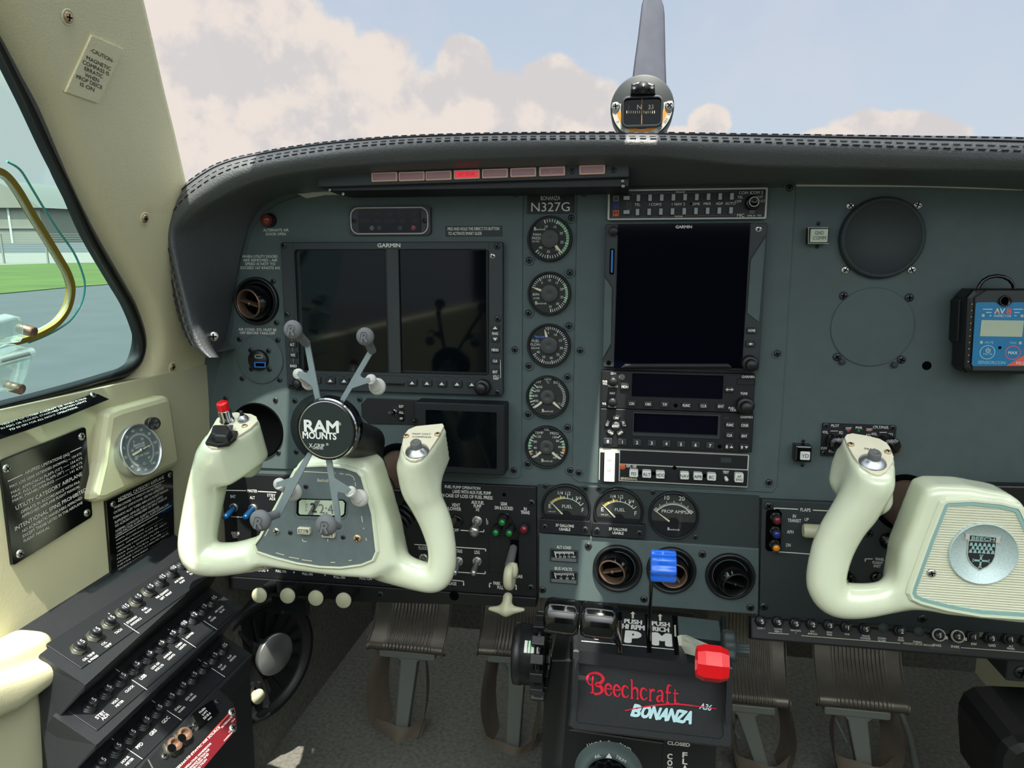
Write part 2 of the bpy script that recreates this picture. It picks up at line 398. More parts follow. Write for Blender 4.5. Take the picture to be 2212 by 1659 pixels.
def sd_poly(G, P_, z0, z1, r):
    x = G[..., 0]; y = G[..., 1]; d = np.full(x.shape, 1e9); sgn = np.ones(x.shape); n = len(P_)
    for i in range(n):
        ax, ay = P_[i]; bx, by = P_[i-1]; ex, ey = bx-ax, by-ay; wx, wy = x-ax, y-ay
        t = np.clip((wx*ex+wy*ey)/(ex*ex+ey*ey), 0, 1); d = np.minimum(d, (wx-ex*t)**2+(wy-ey*t)**2)
        c1 = y >= ay; c2 = y < by; c3 = ex*wy > ey*wx
        sgn = np.where((c1 & c2 & c3) | (~c1 & ~c2 & ~c3), -sgn, sgn)
    d = np.sqrt(d)*sgn+r; zc = np.abs(G[..., 2]-(z0+z1)/2)-(z1-z0)/2+r
    return np.minimum(np.maximum(d, zc), 0)+np.sqrt(np.maximum(d, 0)**2+np.maximum(zc, 0)**2)-r
# ------------------------------------------------------------------ material list
mat('void', (3, 4, 5), 0.9, spec=0.05)
mat('panel_grey', (76, 90, 90), 0.62, bump=0.10, bs=2500, var=0.05, vs=60, spec=0.35)
mat('panel_dark', (46, 54, 55), 0.6, bump=0.08, bs=2500, spec=0.35)
mat('panel_black', (22, 25, 28), 0.5, bump=0.05, bs=2000, spec=0.4)
mat('black_plastic', (18, 20, 22), 0.42, bump=0.05, bs=1800)
mat('bezel_grey', (44, 50, 52), 0.5, bump=0.05, bs=2500, spec=0.4)
mat('button_black', (28, 31, 33), 0.5)
mat('gloss_black', (8, 9, 10), 0.12, spec=0.6)
mat('screen', (6, 11, 14), 0.06, spec=0.22)
mat('screen_blue', (4, 6, 16), 0.07, spec=0.4)
mat('lcd_dark', (12, 13, 24), 0.15, spec=0.4)
mat('leather_black', (78, 82, 84), 0.36, bump=0.8, bs=560, spec=0.5, det=6)
mat('stitch', (120, 116, 112), 0.7)
mat('stitch_dark', (34, 33, 38), 0.8)
mat('leather_grain', (27, 30, 33), 0.45, bump=0.3, bs=1500, det=4)
mat('ivory', (213, 220, 194), 0.16, coat=0.6, var=0.02, vs=25)
mat('ivory_cap', (214, 210, 184), 0.4, var=0.03, vs=80)
mat('ivory_knob', (186, 186, 156), 0.35)
mat('vinyl', (192, 190, 156), 0.55, bump=0.12, bs=500, var=0.03, vs=12)
mat('vinyl_post', (222, 216, 178), 0.6, bump=0.4, bs=650, var=0.05, vs=9, c2=(200, 190, 154), c2t=(0.62, 0.8))
mat('rubber', (16, 18, 19), 0.4)
mat('rubber_grey', (98, 100, 103), 0.7, bump=0.1, bs=1500)
mat('rubber_light', (186, 186, 180), 0.6)
mat('steel_arm', (128, 142, 146), 0.42, metal=0.35, var=0.06, vs=120)
mat('screw_dark', (58, 62, 62), 0.4, metal=0.5)
mat('screw_steel', (190, 192, 188), 0.28, metal=0.9)
mat('screw_brass', (196, 172, 138), 0.4, metal=0.7, var=0.15, vs=300)
mat('alu', (188, 192, 194), 0.3, metal=0.9)
mat('chrome', (215, 218, 220), 0.12, metal=1.0)
mat('trim_pale', (176, 178, 168), 0.5)
mat('bronze', (128, 104, 88), 0.35, metal=0.6)
mat('white_print', (214, 216, 210), 0.7)
mat('dim_print', (96, 100, 98), 0.7)
mat('ghost_print', (58, 63, 62), 0.7)
mat('black_print', (24, 26, 30), 0.7)
mat('dial', (52, 55, 53), 0.75, spec=0.2)
mat('dial_black', (20, 24, 28), 0.7, spec=0.2)
mat('hub', (62, 66, 65), 0.6)
mat('green_arc', (96, 158, 108), 0.7); mat('yellow_arc', (178, 158, 48), 0.7); mat('orange_arc', (206, 134, 40), 0.7); mat('red_arc', (176, 52, 52), 0.7)
mat('cream_print', (216, 210, 182), 0.7)
mat('white_key', (214, 218, 212), 0.45)
mat('white_key_bright', (228, 226, 218), 0.4)
mat('key_grey', (150, 160, 160), 0.5)
mat('blue_knob', (22, 98, 214), 0.22, coat=0.5)
mat('red_knob', (206, 10, 22), 0.3, coat=0.15)
mat('red_lens', (120, 24, 40), 0.25); mat('green_lens', (10, 122, 52), 0.2); mat('blue_lens', (24, 48, 140), 0.25); mat('amber_lens', (224, 142, 12), 0.25)
mat('brown_lens', (110, 48, 36), 0.2)
mat('lens_mauve', (150, 108, 112), 0.35, var=0.12, vs=900); mat('lens_frame', (206, 168, 150), 0.45)
mat('lens_lit', (226, 22, 44), 0.35, emit=0.55)
mat('lcd_green', (176, 190, 168), 0.3, var=0.03, vs=40)
mat('slate', (92, 104, 106), 0.5, bump=0.1, bs=900, var=0.08, vs=90)
mat('carpet', (96, 96, 90), 0.95, bump=0.8, bs=900, var=0.25, vs=160, spec=0.1)
mat('carpet_dimmed', (46, 50, 48), 0.95, bump=0.8, bs=900, var=0.2, vs=160, spec=0.1)  # carpet darkened in its colour, in place of roof shade behind the camera
mat('pedal', (96, 92, 84), 0.38, metal=0.55, var=0.12, vs=60)
mat('pedal_arm', (112, 118, 112), 0.5, metal=0.2)
mat('boot', (100, 92, 80), 0.7, var=0.08, vs=50)
mat('blue_metal', (20, 74, 120), 0.3, metal=0.5)
mat('label_blue', (30, 118, 168), 0.35)
mat('label_light', (150, 206, 222), 0.5)
mat('coral', (232, 92, 76), 0.5)
mat('orange_chip', (196, 86, 40), 0.6); mat('blue_chip', (36, 44, 104), 0.6)
mat('usb_blue', (40, 108, 190), 0.4)
mat('red_placard', (92, 20, 28), 0.35, var=0.05, vs=60)
mat('red_logo', (206, 30, 54), 0.4); mat('pale_logo', (176, 212, 218), 0.4)
mat('breaker', (26, 29, 32), 0.35)
mat('nut', (70, 72, 62), 0.4, metal=0.5, var=0.2, vs=300, c2=(120, 88, 50), c2t=(0.6, 0.75))
mat('ribbed', (206, 208, 186), 0.4, metal=0.15)
mat('hub_face', (22, 36, 40), 0.2); mat('bright_alu', (222, 224, 208), 0.35, metal=0.35); mat('emblem', (190, 210, 208), 0.45, metal=0.2, bump=0.2, bs=1500, var=0.1, vs=600)
mat('trim_blue', (178, 222, 226), 0.25, metal=0.6)
mat('prop_metal', (74, 76, 85), 0.5, metal=0.3, var=0.08, vs=30)
mat('brass_frame', (128, 112, 42), 0.4, var=0.12, vs=40)
mat('teal_edge', (70, 160, 150), 0.15, spec=0.6)
mat('asphalt', (54, 58, 61), 0.95, var=0.08, vs=1.5); mat('concrete', (100, 98, 92), 0.95, var=0.06, vs=1.0)
mat('grass', (52, 70, 12), 0.95, var=0.22, vs=0.9, stretch=(0.4, 2, 1))
mat('hangar', (118, 114, 104), 0.8, var=0.04, vs=0.5); mat('hangar_roof', (84, 86, 82), 0.7); mat('tan_building', (134, 118, 92), 0.9)
mat('pole', (120, 118, 112), 0.9); mat('fence_wire', (150, 152, 150), 0.7, metal=0.4); mat('car_paint', (190, 200, 206), 0.3); mat('car_dark', (60, 74, 88), 0.3); mat('car_red', (170, 60, 56), 0.4)
mat('tree', (92, 110, 70), 0.95, var=0.3, vs=1)
clear('side_glass', (0.66, 0.91, 0.87), 0.004); clear('acrylic', (0.90, 0.97, 0.95), 0.2, 0.05, 0.14); clear('dial_glass', (0.97, 0.98, 0.98), 0.03, 0.05); clear('screen_glass', (0.96, 0.97, 0.97), 0.05)
# ------------------------------------------------------------------ cabin shell
XW = -0.103
UPN = V((1, 0, -0.22)).normalized(); UPO = V((XW, 0, 0.59))
def up(px, py, off=0.0): return hit(px, py, UPO, UPN)+UPN*off
def crs(pts, n):
    pts = [V(p) for p in pts]; out = []
    for i in range(len(pts)-1):
        p0 = pts[max(i-1, 0)]; p1 = pts[i]; p2 = pts[i+1]; p3 = pts[min(i+2, len(pts)-1)]
        for k in range(n):
            t = k/n; out.append(0.5*((2*p1)+(p2-p0)*t+(2*p0-5*p1+4*p2-p3)*t*t+(3*p1-p0-3*p2+p3)*t**3))
    return out+[pts[-1]]
def slab(b, x0, x1, y0, y1, z0, z1, m): return b.add([(x, y, z) for x in (x0, x1) for y in (y0, y1) for z in (z0, z1)], [(0, 1, 3, 2), (4, 6, 7, 5), (0, 4, 5, 1), (2, 3, 7, 6), (0, 2, 6, 4), (1, 5, 7, 3)], m)
b = MB(); slab(b, -0.16, 1.05, -0.25, 0.52, -0.02, 0.0, 'carpet'); slab(b, -0.16, 1.05, -1.7, -0.25, -0.02, 0.0, 'carpet_dimmed'); struct('floor', b)
struct('wall_front', slab(MB(), -0.16, 1.05, 0.50, 0.54, 0.0, 0.80, 'carpet'))
struct('wall_rear', slab(MB(), -0.16, 1.05, -1.74, -1.70, 0.0, 0.85, 'carpet_dimmed'))
struct('wall_right', slab(MB(), 1.0, 1.05, -1.7, 0.5, 0.0, 0.66, 'vinyl'))
WPX = [(-70,-110),(0,22),(41,100),(78,170),(115,240),(152,330),(187,415),(237,515),(293,615),(320,665),(336,715),(338,755),(325,795),(295,822),(250,835),(180,856),(90,880),(0,903),(-300,985)]
GPX = [(-100,-90),(-25,45),(4,100),(38,170),(72,240),(113,330),(155,415),(198,515),(255,615),(284,665),(304,715),(311,750),(303,780),(280,800),(245,812),(180,832),(90,857),(0,880),(-300,960)]
EPX = [(275,-150),(310,0),(325,65),(340,130),(357,205),(378,290),(402,395),(424,480),(440,560),(452,620),(462,690),(468,740),(470,780),(465,815),(380,845),(290,868),(190,890),(90,912),(-300,1020)]
b = MB(); Wc = crs([up(*q) for q in WPX], 4); Ec = crs([up(*q) for q in EPX], 4); rows = []
for t in (0.0, 0.02, 0.05, 0.1, 0.16, 0.24, 0.4, 0.6, 0.8, 0.97, 1.0, 1.0, 1.0):
    o = -0.012*max(0, 1-max(t, 0)/0.16)**2
    rows.append([w.lerp(e, t)+UPN*o for w, e in zip(Wc, Ec)])
rows[-2] = [e-UPN*0.004+V((0, 0.002, 0)) for e in Ec]; rows[-1] = [e-UPN*0.035+V((0, 0.012, 0)) for e in Ec]
b.grid(rows, 'vinyl_post', flip=True); struct('trim_1', b)
b = MB(); slab(b, XW-0.03, XW, -1.7, 0.5, 0.0, 0.577, 'vinyl'); slab(b, XW-0.03, XW-0.004, -0.0, 0.5, 0.577, 0.66, 'vinyl'); slab(b, XW-0.001, XW+0.004, -0.12, 0.5, 0.0, 0.32, 'carpet')
struct('wall_left', b)
# side window: glass, rubber seal, storm window frame and its outer edge
wn = bpy.data.objects.new('window_1', None); COL.objects.link(wn); wn['kind'] = 'structure'
b = MB(); Gc = crs([up(*q, -0.012) for q in GPX], 4); far = [up(-320, y, -0.012) for y in (-200, 960)]
lo = [up(-320, -150, -0.012).lerp(up(-320, 965, -0.012), i/(len(Gc)-1)) for i in range(len(Gc))]
Gw = [g+(w-g)*0.3 for g, w in zip(Gc, Wc)]
b.grid([lo, Gw], 'side_glass', smooth=False); struct('pane', b, par=wn)
b = MB(); rows = []
for t, o in ((0.0, -0.012), (0.0, -0.006), (0.12, -0.002), (0.45, -0.004), (0.75, -0.008), (0.9, -0.0115), (1.03, -0.0125), (1.05, -0.03)):
    rows.append([g.lerp(w, t)+UPN*(o+0.012 if False else o) for g, w in zip([up(*q) for q in GPX], [up(*q) for q in WPX])])
rows = [crs(r, 4) for r in rows]
b.grid(rows, 'rubber', flip=True); struct('seal', b, par=wn)
def ptube(name, px, r, m, off, par, n=5, sc=(1, 1)):
    b = MB(); b.tube(crs([up(*q, off) for q in px], n), r, m, 8); return struct(name, b, par=par)
FPXL = [(-60,352),(0,368),(28,382),(55,416),(82,463),(112,512),(142,562),(160,595),(168,628),(160,668),(138,700),(105,722),(70,736),(20,748),(-60,760)]
def ribbon(name, px, wpx, m, off, th, par):
    pts = crs([up(*q, off) for q in px], 5); b = MB(); A = []; B2 = []
    for i, p in enumerate(pts):
        t = (pts[min(i+1, len(pts)-1)]-pts[max(i-1, 0)]).normalized(); s = t.cross(UPN)*(wpx/2*0.00036); A.append(p+s); B2.append(p-s)
    b.grid([[p-UPN*th for p in A], A, B2, [p-UPN*th for p in B2], [p-UPN*th for p in A]], m, smooth=False); return struct(name, b, par=par)
ribbon('storm_window_frame', FPXL, 13, 'brass_frame', -0.004, 0.006, wn)
OPX = [(30,352),(58,370),(82,408),(110,455),(140,502),(172,548),(190,590),(196,620),(190,655),(168,692),(138,715),(105,732),(75,744)]
ptube('storm_window_edge', OPX, 0.0009, 'teal_edge', -0.006, wn)
IPX = [(-60,364),(0,381),(22,394),(46,426),(74,474),(104,524),(134,574),(150,606),(156,632),(149,662),(128,690),(98,710),(64,724),(20,734)]
ptube('storm_window_lip', IPX, 0.0010, 'acrylic', -0.003, wn)
# windshield: one thin clear sheet between glareshield and roof
b = MB(); rows = []
for k in range(9):
    t = k/8; y = 0.45-0.62*t; z = 0.60+0.62*t**0.75
    rows.append([(0.45+(0.56-0.12*t)*math.sin(a), y-0.32*(1-math.cos(a)), z) for a in [math.radians(-75+150*i/16) for i in range(17)]])
clear('windshield_clear', (0.985, 0.99, 0.99), 0.0, 0.02)
b.grid(rows, 'windshield_clear'); struct('window_2', b)
# ------------------------------------------------------------------ glareshield
ST = [((437,768),(450,772),(468,772),(478,772)),((412,745),(428,750),(448,748),(482,755)),((392,705),(410,707),(428,702),(492,700)),((374,640),(393,640),(410,640),(503,640)),
 ((358,570),(376,570),(394,570),(515,570)),((347,505),(364,508),(387,510),(527,520)),((349,465),(372,475),(398,485),(540,478)),((365,430),(393,445),(427,457),(560,450)),
 ((400,395),(430,413),(470,430),(590,430)),((470,352),(492,376),(527,402),(620,420)),((560,329),(575,352),(600,380),(660,416)),((700,307),(710,330),(725,362),(760,412)),
 ((880,293),(885,314),(893,350),(930,408)),((1100,287),(1100,307),(1100,342),(1120,406)),((1380,286),(1380,305),(1380,336),(1380,402)),((1600,289),(1600,313),(1600,356),(1600,399)),
 ((1800,291),(1800,320),(1800,362),(1800,399)),((2000,293),(2000,328),(2000,366),(2000,402)),((2212,296),(2212,336),(2212,370),(2212,410)),((2500,306),(2500,350),(2500,384),(2500,430)),((2800,322),(2800,366),(2800,400),(2800,450)),((3250,360),(3250,404),(3250,440),(3250,500))]
def gl(i, j, Y): return [aty(*s[j], Y) for s in ST]
Cr = [aty(*s[0], -0.070) for s in ST]; Fr = [aty(*s[1], -0.096) for s in ST]; Lr = [aty(*s[2], -0.088) for s in ST]; Br = [aty(*s[3], -0.004) for s in ST]
Rr = []
for i, c in enumerate(Cr):
    k = min(1, max(0, (i-6)/4.0)); Rr.append(V((c.x-0.002, c.y+0.07+0.42*k, c.z-0.012*k)))
for c in Cr+Fr+Rr+Lr: c.x = max(c.x, XW+0.001)
cols = []
for r, c, f, l, bk in zip(*[crs(q, 6) for q in (Rr, Cr, Fr, Lr, Br)]):
    cols.append([r]+crs([r.lerp(c, 0.85), c, f, l], 5)+[l.lerp(bk, 0.15), l.lerp(bk, 0.5), bk])
tg = T('glareshield', 'black grained leather glareshield padding curved over the whole instrument panel', 'glareshield', M.Translation(aty(1100, 300, -0.07)))
def tl(t, b):                                            # world coordinates -> the thing's frame
    b.v = [tuple(t.I @ V(v)) for v in b.v]; return b
b = MB(); b.grid(cols, 'leather_black'); tg.part('padding', tl(tg, b))
def stitches(b, line, m, L=0.0055, gap=0.0035, r=0.0006):
    d = 0.0; seg = []; on = True; cur = [line[0]]
    for a, q in zip(line[:-1], line[1:]):
        ln = (q-a).length; s0 = 0.0
        while True:
            need = (L if on else gap)-d
            if s0+need > ln: d += ln-s0; break
            s0 += need; p = a.lerp(q, s0/ln)
            if on: b.tube([cur[0], p], r, m, 5)
            cur = [p]; on = not on; d = 0.0
    return b
for k, m, nm in ((7, 'stitch_dark', 'stitching'), (9, 'stitch', 'stitching'), (10, 'stitch_dark', 'stitching')):
    b = MB(); stitches(b, [c[k]+(c[k]-V((c[k].x, 0.05, c[k].z-0.06))).normalized()*0.0004 for c in cols[6:]], m); tg.part(nm, tl(tg, b))
b = MB(); b.tube([c[8]+V((0, -0.0004, 0.0003)) for c in cols[6:]], 0.0006, 'stitch_dark', 5); tg.part('seam', tl(tg, b))
b = MB(); sc_ = aty(461, 727, -0.06)
tg.part('screw', screw_mesh(0.0055, 'steel'), None, 'white screw at the foot of the padding', M.Translation(V(tg.p3(sc_))) @ M.Rotation(math.radians(90), 4, 'X') @ M.Rotation(0.5, 4, 'Y'))
# warning light bar under the lip
p0, p1 = aty(687, 389, -0.062), aty(1359, 366, -0.062)
ta = T('warning_light_bar', 'grey bar of eight small warning lights, one lit red, under the glareshield lip', 'warning light bar', FR(p0.lerp(p1, 0.5), p1-p0, (0, 0.05, 1)))
b = MB(ta); b.pprism([(686,374),(1359,350),(1359,382),(687,404)], -0.05, 0.0, 'bezel_grey', 0.0008); ta.part('housing', b)
b = MB(ta); b.pprism([(690,404),(1358,382),(1358,402),(720,412)], -0.055, -0.006, 'panel_black'); ta.part('bracket', b)
for i, (x, y) in enumerate([(830,382),(889,380.6),(947,379),(1008,376.5),(1069,374.3),(1130,372),(1192.6,369.8),(1279,366.4)]):
    b = MB(ta); o = b.R(x-28, y-10, x+28, y+10, 0.003); b.ring(rrect(*o, 0.001), rrect(o[0], o[1], o[2]-0.0026, o[3]-0.0026, 0.0008), 0, 0.003, 0.0015, 'lens_frame', 0.0004); f = ta.part('warning_light', b, None, 'warning light glowing red' if i == 3 else None)
    b = MB(ta); b.box(o[0], o[1], o[2]-0.0024, o[3]-0.0024, 0.0005, 0.0022, 'lens_lit' if i == 3 else 'lens_mauve', 0.0006)
    if i == 3: b.tx('AFT DOOR', x, y, 6.5, 0.0023, 'red_lens', 36)
    if i == 6: b.tx('STBY GYRO', x, y, 7, 0.0023, 'red_lens', 42)
    ta.part('lens', b, f)
for x, y in ((1236, 369), (1325, 367)): ta.screw(x, y, 0.0028, 0.0005)
for x, y in ((712,410),(741,419),(1345,391),(1346,402)): ta.screw(x, y, 0.0016, -0.004, 'steel')
# ------------------------------------------------------------------ magnetic compass on top
tk = T('magnetic_compass', 'round grey magnetic compass with black window reading N 33 above the glareshield', 'compass', PF(1387, 230, 0.0))
b = MB(tk); k = tk.sc(1387, 230); c = tk.p(1387, 233)
b.lathe([(66*k, -0.05), (70*k, -0.03), (70*k, 0.0), (69*k, 0.003), (66*k, 0.004), (0.0, 0.004)], 'bezel_grey', c[0], c[1], seg=48, cap=False)
b.arc(c[0], c[1], 47*k, 66*k, 80, 280, 0.0042, 'trim_pale', 40); b.arc(c[0], c[1], 48*k, 56*k, 98, 262, 0.0043, 'orange_arc', 40)
for s_, a in (('330',103),('301',121),('269',139),('0',240),('30',222)): a = math.radians(a); b.text(s_, c[0]+61*k*math.sin(a), c[1]+61*k*math.cos(a), 6*k, 0.00425, 'black_print', rot=(math.pi/2-a+math.pi/2 if a < math.pi else math.pi*1.5-a-math.pi/2+math.pi/2-math.pi/2))
b.tube([(c[0]+0.0*k, c[1]-66*k, -0.03), (c[0], c[1]-90*k, -0.03)], 0.018, 'black_plastic', 16); tk.part('case', b)
b = MB(tk); o = b.R(1343, 206, 1432, 275, 0.009); i_ = b.R(1347, 211, 1428, 269, 0.009); b.ring(rrect(*o, 0.006), rrect(*i_, 0.004), 0.003, 0.009, 0.0, 'bezel_grey', 0.0012); tk.part('window_frame', b)
b = MB(tk); b.box(i_[0], i_[1], i_[2], i_[3], 0.0035, 0.0046, 'screen'); b.tx('3', 1358, 231, 9, 0.0048, 'dim_print'); b.tx('N', 1381, 231, 10, 0.0048, 'cream_print'); b.tx('33', 1406, 231, 9, 0.0048, 'cream_print')
for q in range(14): b.pline([(1354+q*4.6, 239), (1354+q*4.6, 245)], 1.3, 0.0048, 'cream_print')
b.pline([(1387, 212), (1386, 268)], 1.2, 0.0052, 'orange_arc'); tk.part('compass_card', b)
b = MB(tk); b.pprism([(1362,203),(1364,180),(1376,176),(1398,176),(1414,181),(1416,203)], 0.003, 0.010, 'black_plastic', 0.002); b.plathe([(0.006, 0), (0.006, 0.003), (0, 0.005)], 'rubber', 1389, 190, 0.010, seg=16); b.plathe([(0.003, 0), (0.003, 0.003), (0, 0.004)], 'rubber', 1369, 195, 0.010, seg=12); b.plathe([(0.003, 0), (0.003, 0.003), (0, 0.004)], 'rubber', 1408, 194, 0.010, seg=12); tk.part('lamp_cover', b)
for x, y in ((1330, 230), (1446, 228)): tk.screw(x, y, 0.0044, 0.0045, 'steel')
# ------------------------------------------------------------------ propeller blade ahead of the windshield
tp = T('propeller', 'grey metal propeller blade standing upright beyond the compass', 'propeller', PF(1402, 260, 1.75))
b = MB(tp); rows = []
for (l, r, y) in ((1392,1428,-6),(1390,1430,0),(1386,1434,12),(1384,1436,30),(1378,1437,80),(1371,1438,130),(1364,1440,185),(1358,1441,240),(1356,1442,300),(1358,1440,360),(1366,1434,420),(1378,1424,470)):
    a = b.P(l, y); d = b.P(r, y); n = 12; row = []
    for q in range(n):
        t = 2*math.pi*q/n; row.append(((a[0]+d[0])/2-math.cos(t)*(d[0]-a[0])/2, (a[1]+d[1])/2, math.sin(t)*0.008+math.cos(t)*0.012))
    rows.append(row)
b.grid(rows, 'prop_metal', closed=True); b.add(rows[0], [tuple(range(12))], 'prop_metal'); tp.part('blade', b)
b = MB(tp); c = b.P(1401, 520); b.lathe([(0.0, 0.15), (0.08, 0.12), (0.15, 0.0), (0.17, -0.12)], 'prop_metal', c[0], c[1], cap=False); tp.part('spinner', b)
# ------------------------------------------------------------------ instrument panel sheets
tn = T('dashboard', 'grey metal instrument panel carrying all displays and gauges', 'dashboard', PF(1100, 800, 0.0))
b = MB(tn); b.pprism([(441,772),(438,1018),(478,1020),(1158,1050),(1640,1075),(2330,1105),(2330,415),(2150,401),(1690,396),(1000,405),(640,408),(575,424),(532,462),(508,515),(492,580),(482,700),(470,762)], -0.005, -0.0015, 'panel_grey'); tn.part('panel_base', b)
b = MB(tn); b.pprism([(470,790),(452,880),(448,996),(470,1008),(1118,1034),(1126,1028),(1130,413),(690,415),(640,425),(600,440),(568,462),(545,495),(527,560),(512,620),(500,720)], -0.0016, 0.0, 'panel_grey', 0.0006)
def lines(b, L, m='white_print', z=0.0002, bold=0.012):
    for s_, x, y, h, w in L: b.tx(s_, x, y, h, z, m, w, bold=bold)
lines(b, [('ALTERNATE AIR',596,497,5.6,55),('DOOR OPEN',596,505.5,5.6,43),('WHEN UTILITY DOORS',561,554,5.6,76),('ARE REMOVED - AIR',562,562,5.6,74),('SPEED IS NOT TO',562,570,5.6,65),('EXCEED 167 KNOTS IAS',562,578.5,5.6,85),
  ('AIR COND. SYS. MUST BE',556,712,5.4,82),('OFF BEFORE TAKE-OFF',556,719.5,5.4,76)])
tn.part('left_flight_panel', b)
b = MB(tn); b.pprism([(1247,410),(1719,403),(1696,790),(1678,1052),(1668,1064),(1250,1042),(1236,1032)], -0.0016, 0.0, 'panel_grey', 0.0006); tn.part('radio_panel', b)
b = MB(tn); b.pprism([(1131,412),(1246,410),(1236,1030),(1127,1030)], -0.0017, -0.0012, 'panel_grey'); tn.part('gauge_panel', b)
b = MB(tn); b.pprism([(640,418),(700,412),(1130,403),(1130,411),(700,421),(660,428)], 0.0, 0.004, 'trim_pale', 0.001); b.pprism([(1720,397),(2000,398),(2212,404),(2212,411),(2000,404),(1720,402)], 0.0, 0.004, 'trim_pale', 0.001); tn.part('edge_strip', b)
for x, y in ((1115,418),(1262,417),(1234,471),(1143,562),(1231,589),(1142,676),(1229,704),(1142,790),(1226,814),(1141,895),(1226,923),(1140,1002),(1112,755),(1253,757),(1110,1016),(1232,1016),(1250,1021),(1705,406),(1679,764),(1661,1042)): tn.screw(x, y, 0.0035, 0.0002, 'washer')
for x, y in ((590,608),(597,697),(517,733),(600,735),(523,818),(604,821),(487,861),(595,864),(601,977),(637,866),(640,976),(748,871),(777,863),(779,910)): tn.screw(x, y, 0.0032, 0.0002)
for x, y in ((1735,952),(1733,1005),(1768,483),(1765,533)): tn.screw(x, y, 0.002, -0.0012)
b = MB(tn); b.plathe([(0.0045, -0.001), (0.0045, 0.0)], 'void', 2002, 790, -0.0014, seg=20); tn.part('panel_hole', b)
def cover(name, label, px, py, rpx, w, m, prof, scr=(), kind='dark', parts=None):
    t = T(name, label, 'cover plate' if name == 'blanking_plate' else name.replace('_', ' '), PF(px, py, 0)); k = t.sc(px, py, 0)*rpx; b = MB(t)
    b.lathe([(r*k, z+w) for r, z in prof], m, seg=56, cap=False)
    if scr or parts:
        t.part('disc' if name == 'blanking_plate' else 'rim', b)
        for x, y in scr: t.screw(x, y, 0.0042, w+0.0003, kind)
        if parts: parts(t, k)
    else: t.solo(b)
    return t
cover('blanking_plate', 'round raised black blanking plate with four bright screws above the plain grey one', 1904, 514, 91, -0.0015, 'panel_dark', [(1.0, 0), (0.99, 0.005), (0.94, 0.008), (0.88, 0.007), (0.85, 0.0045), (0.0, 0.0045)], ((1837,444),(1982,443),(1826,583),(1969,583)), 'steel')
t_ = cover('blanking_plate', 'round flush grey blanking plate with dark screws below the raised black one', 1885, 707, 88, -0.0015, 'panel_grey', [(1.0, 0), (0.995, 0.0012), (0.97, 0.0014), (0.0, 0.0014)], ((1822,639),(1964,643),(1808,771),(1947,777)))
for x, y in ((1818, 781), (1931, 788)):
    b = MB(t_); b.plathe([(0.003, -0.001), (0.003, 0.003), (0.002, 0.0035), (0, 0.0035)], 'panel_dark', x, y, -0.001, seg=16); t_.part('stud', b)
cover('blanking_plate', 'round dark flush blanking plate behind the phone mount', 700, 926, 74, 0.0, 'panel_dark', [(1.0, 0), (0.99, 0.001), (0.0, 0.001)])
cover('instrument_opening', 'round empty black instrument opening behind the left grip', 555, 930, 58, 0.0, 'void', [(1.0, 0), (1.0, 0.002), (0.96, 0.0025), (0.93, 0.0008), (0.0, 0.0006)])
# USB port plate
def usb(t, k):
    b = MB(t); c = b.P(562, 777); b.lathe([(0.42*k, 0), (0.42*k, 0.006), (0.38*k, 0.0075), (0.0, 0.0075)], 'black_plastic', c[0], c[1], seg=32, cap=False); h = t.part('socket', b)
    b = MB(t); b.pbox(549, 782, 574, 794, 0.0076, 0.0082, 'usb_blue', 0.0008); b.pbox(552, 784.5, 571, 791.5, 0.0082, 0.0084, 'void'); t.part('port', b, h, 'rectangular port with blue surround')
    b = MB(t); o = b.R(550, 766, 568, 774, 0.008); b.ring(rrect(*o, o[3]/2), rrect(o[0], o[1], o[2]*0.8, o[3]*0.6, o[3]/3), 0.007, 0.0084, 0.0078, 'screw_steel'); t.part('port', b, h, 'small oval silver port')
    for x, y in ((542, 757), (580, 758), (543, 797), (582, 798)): t.screw(x, y, 0.0032, 0.002)
cover('usb_plate', 'round grey plate with two charging ports at the far left of the panel', 563, 776, 51, 0.0, 'panel_grey', [(1.0, 0), (0.99, 0.0018), (0.97, 0.002), (0.0, 0.002)], parts=usb)
# red light
t = T('warning_lamp', 'small round red-brown lamp above the words alternate air door open', 'lamp', PF(582, 476, 0)); b = MB(t); b.lathe([(0.0078, 0), (0.0078, 0.004), (0.0065, 0.006)], 'black_plastic', 0.0012, 0, cap=False); t.part('holder', b)
b = MB(t); b.lathe([(0.0066, 0.003), (0.0064, 0.009), (0.005, 0.012), (0.0, 0.0132)], 'brown_lens', cap=False); t.part('lens', b)
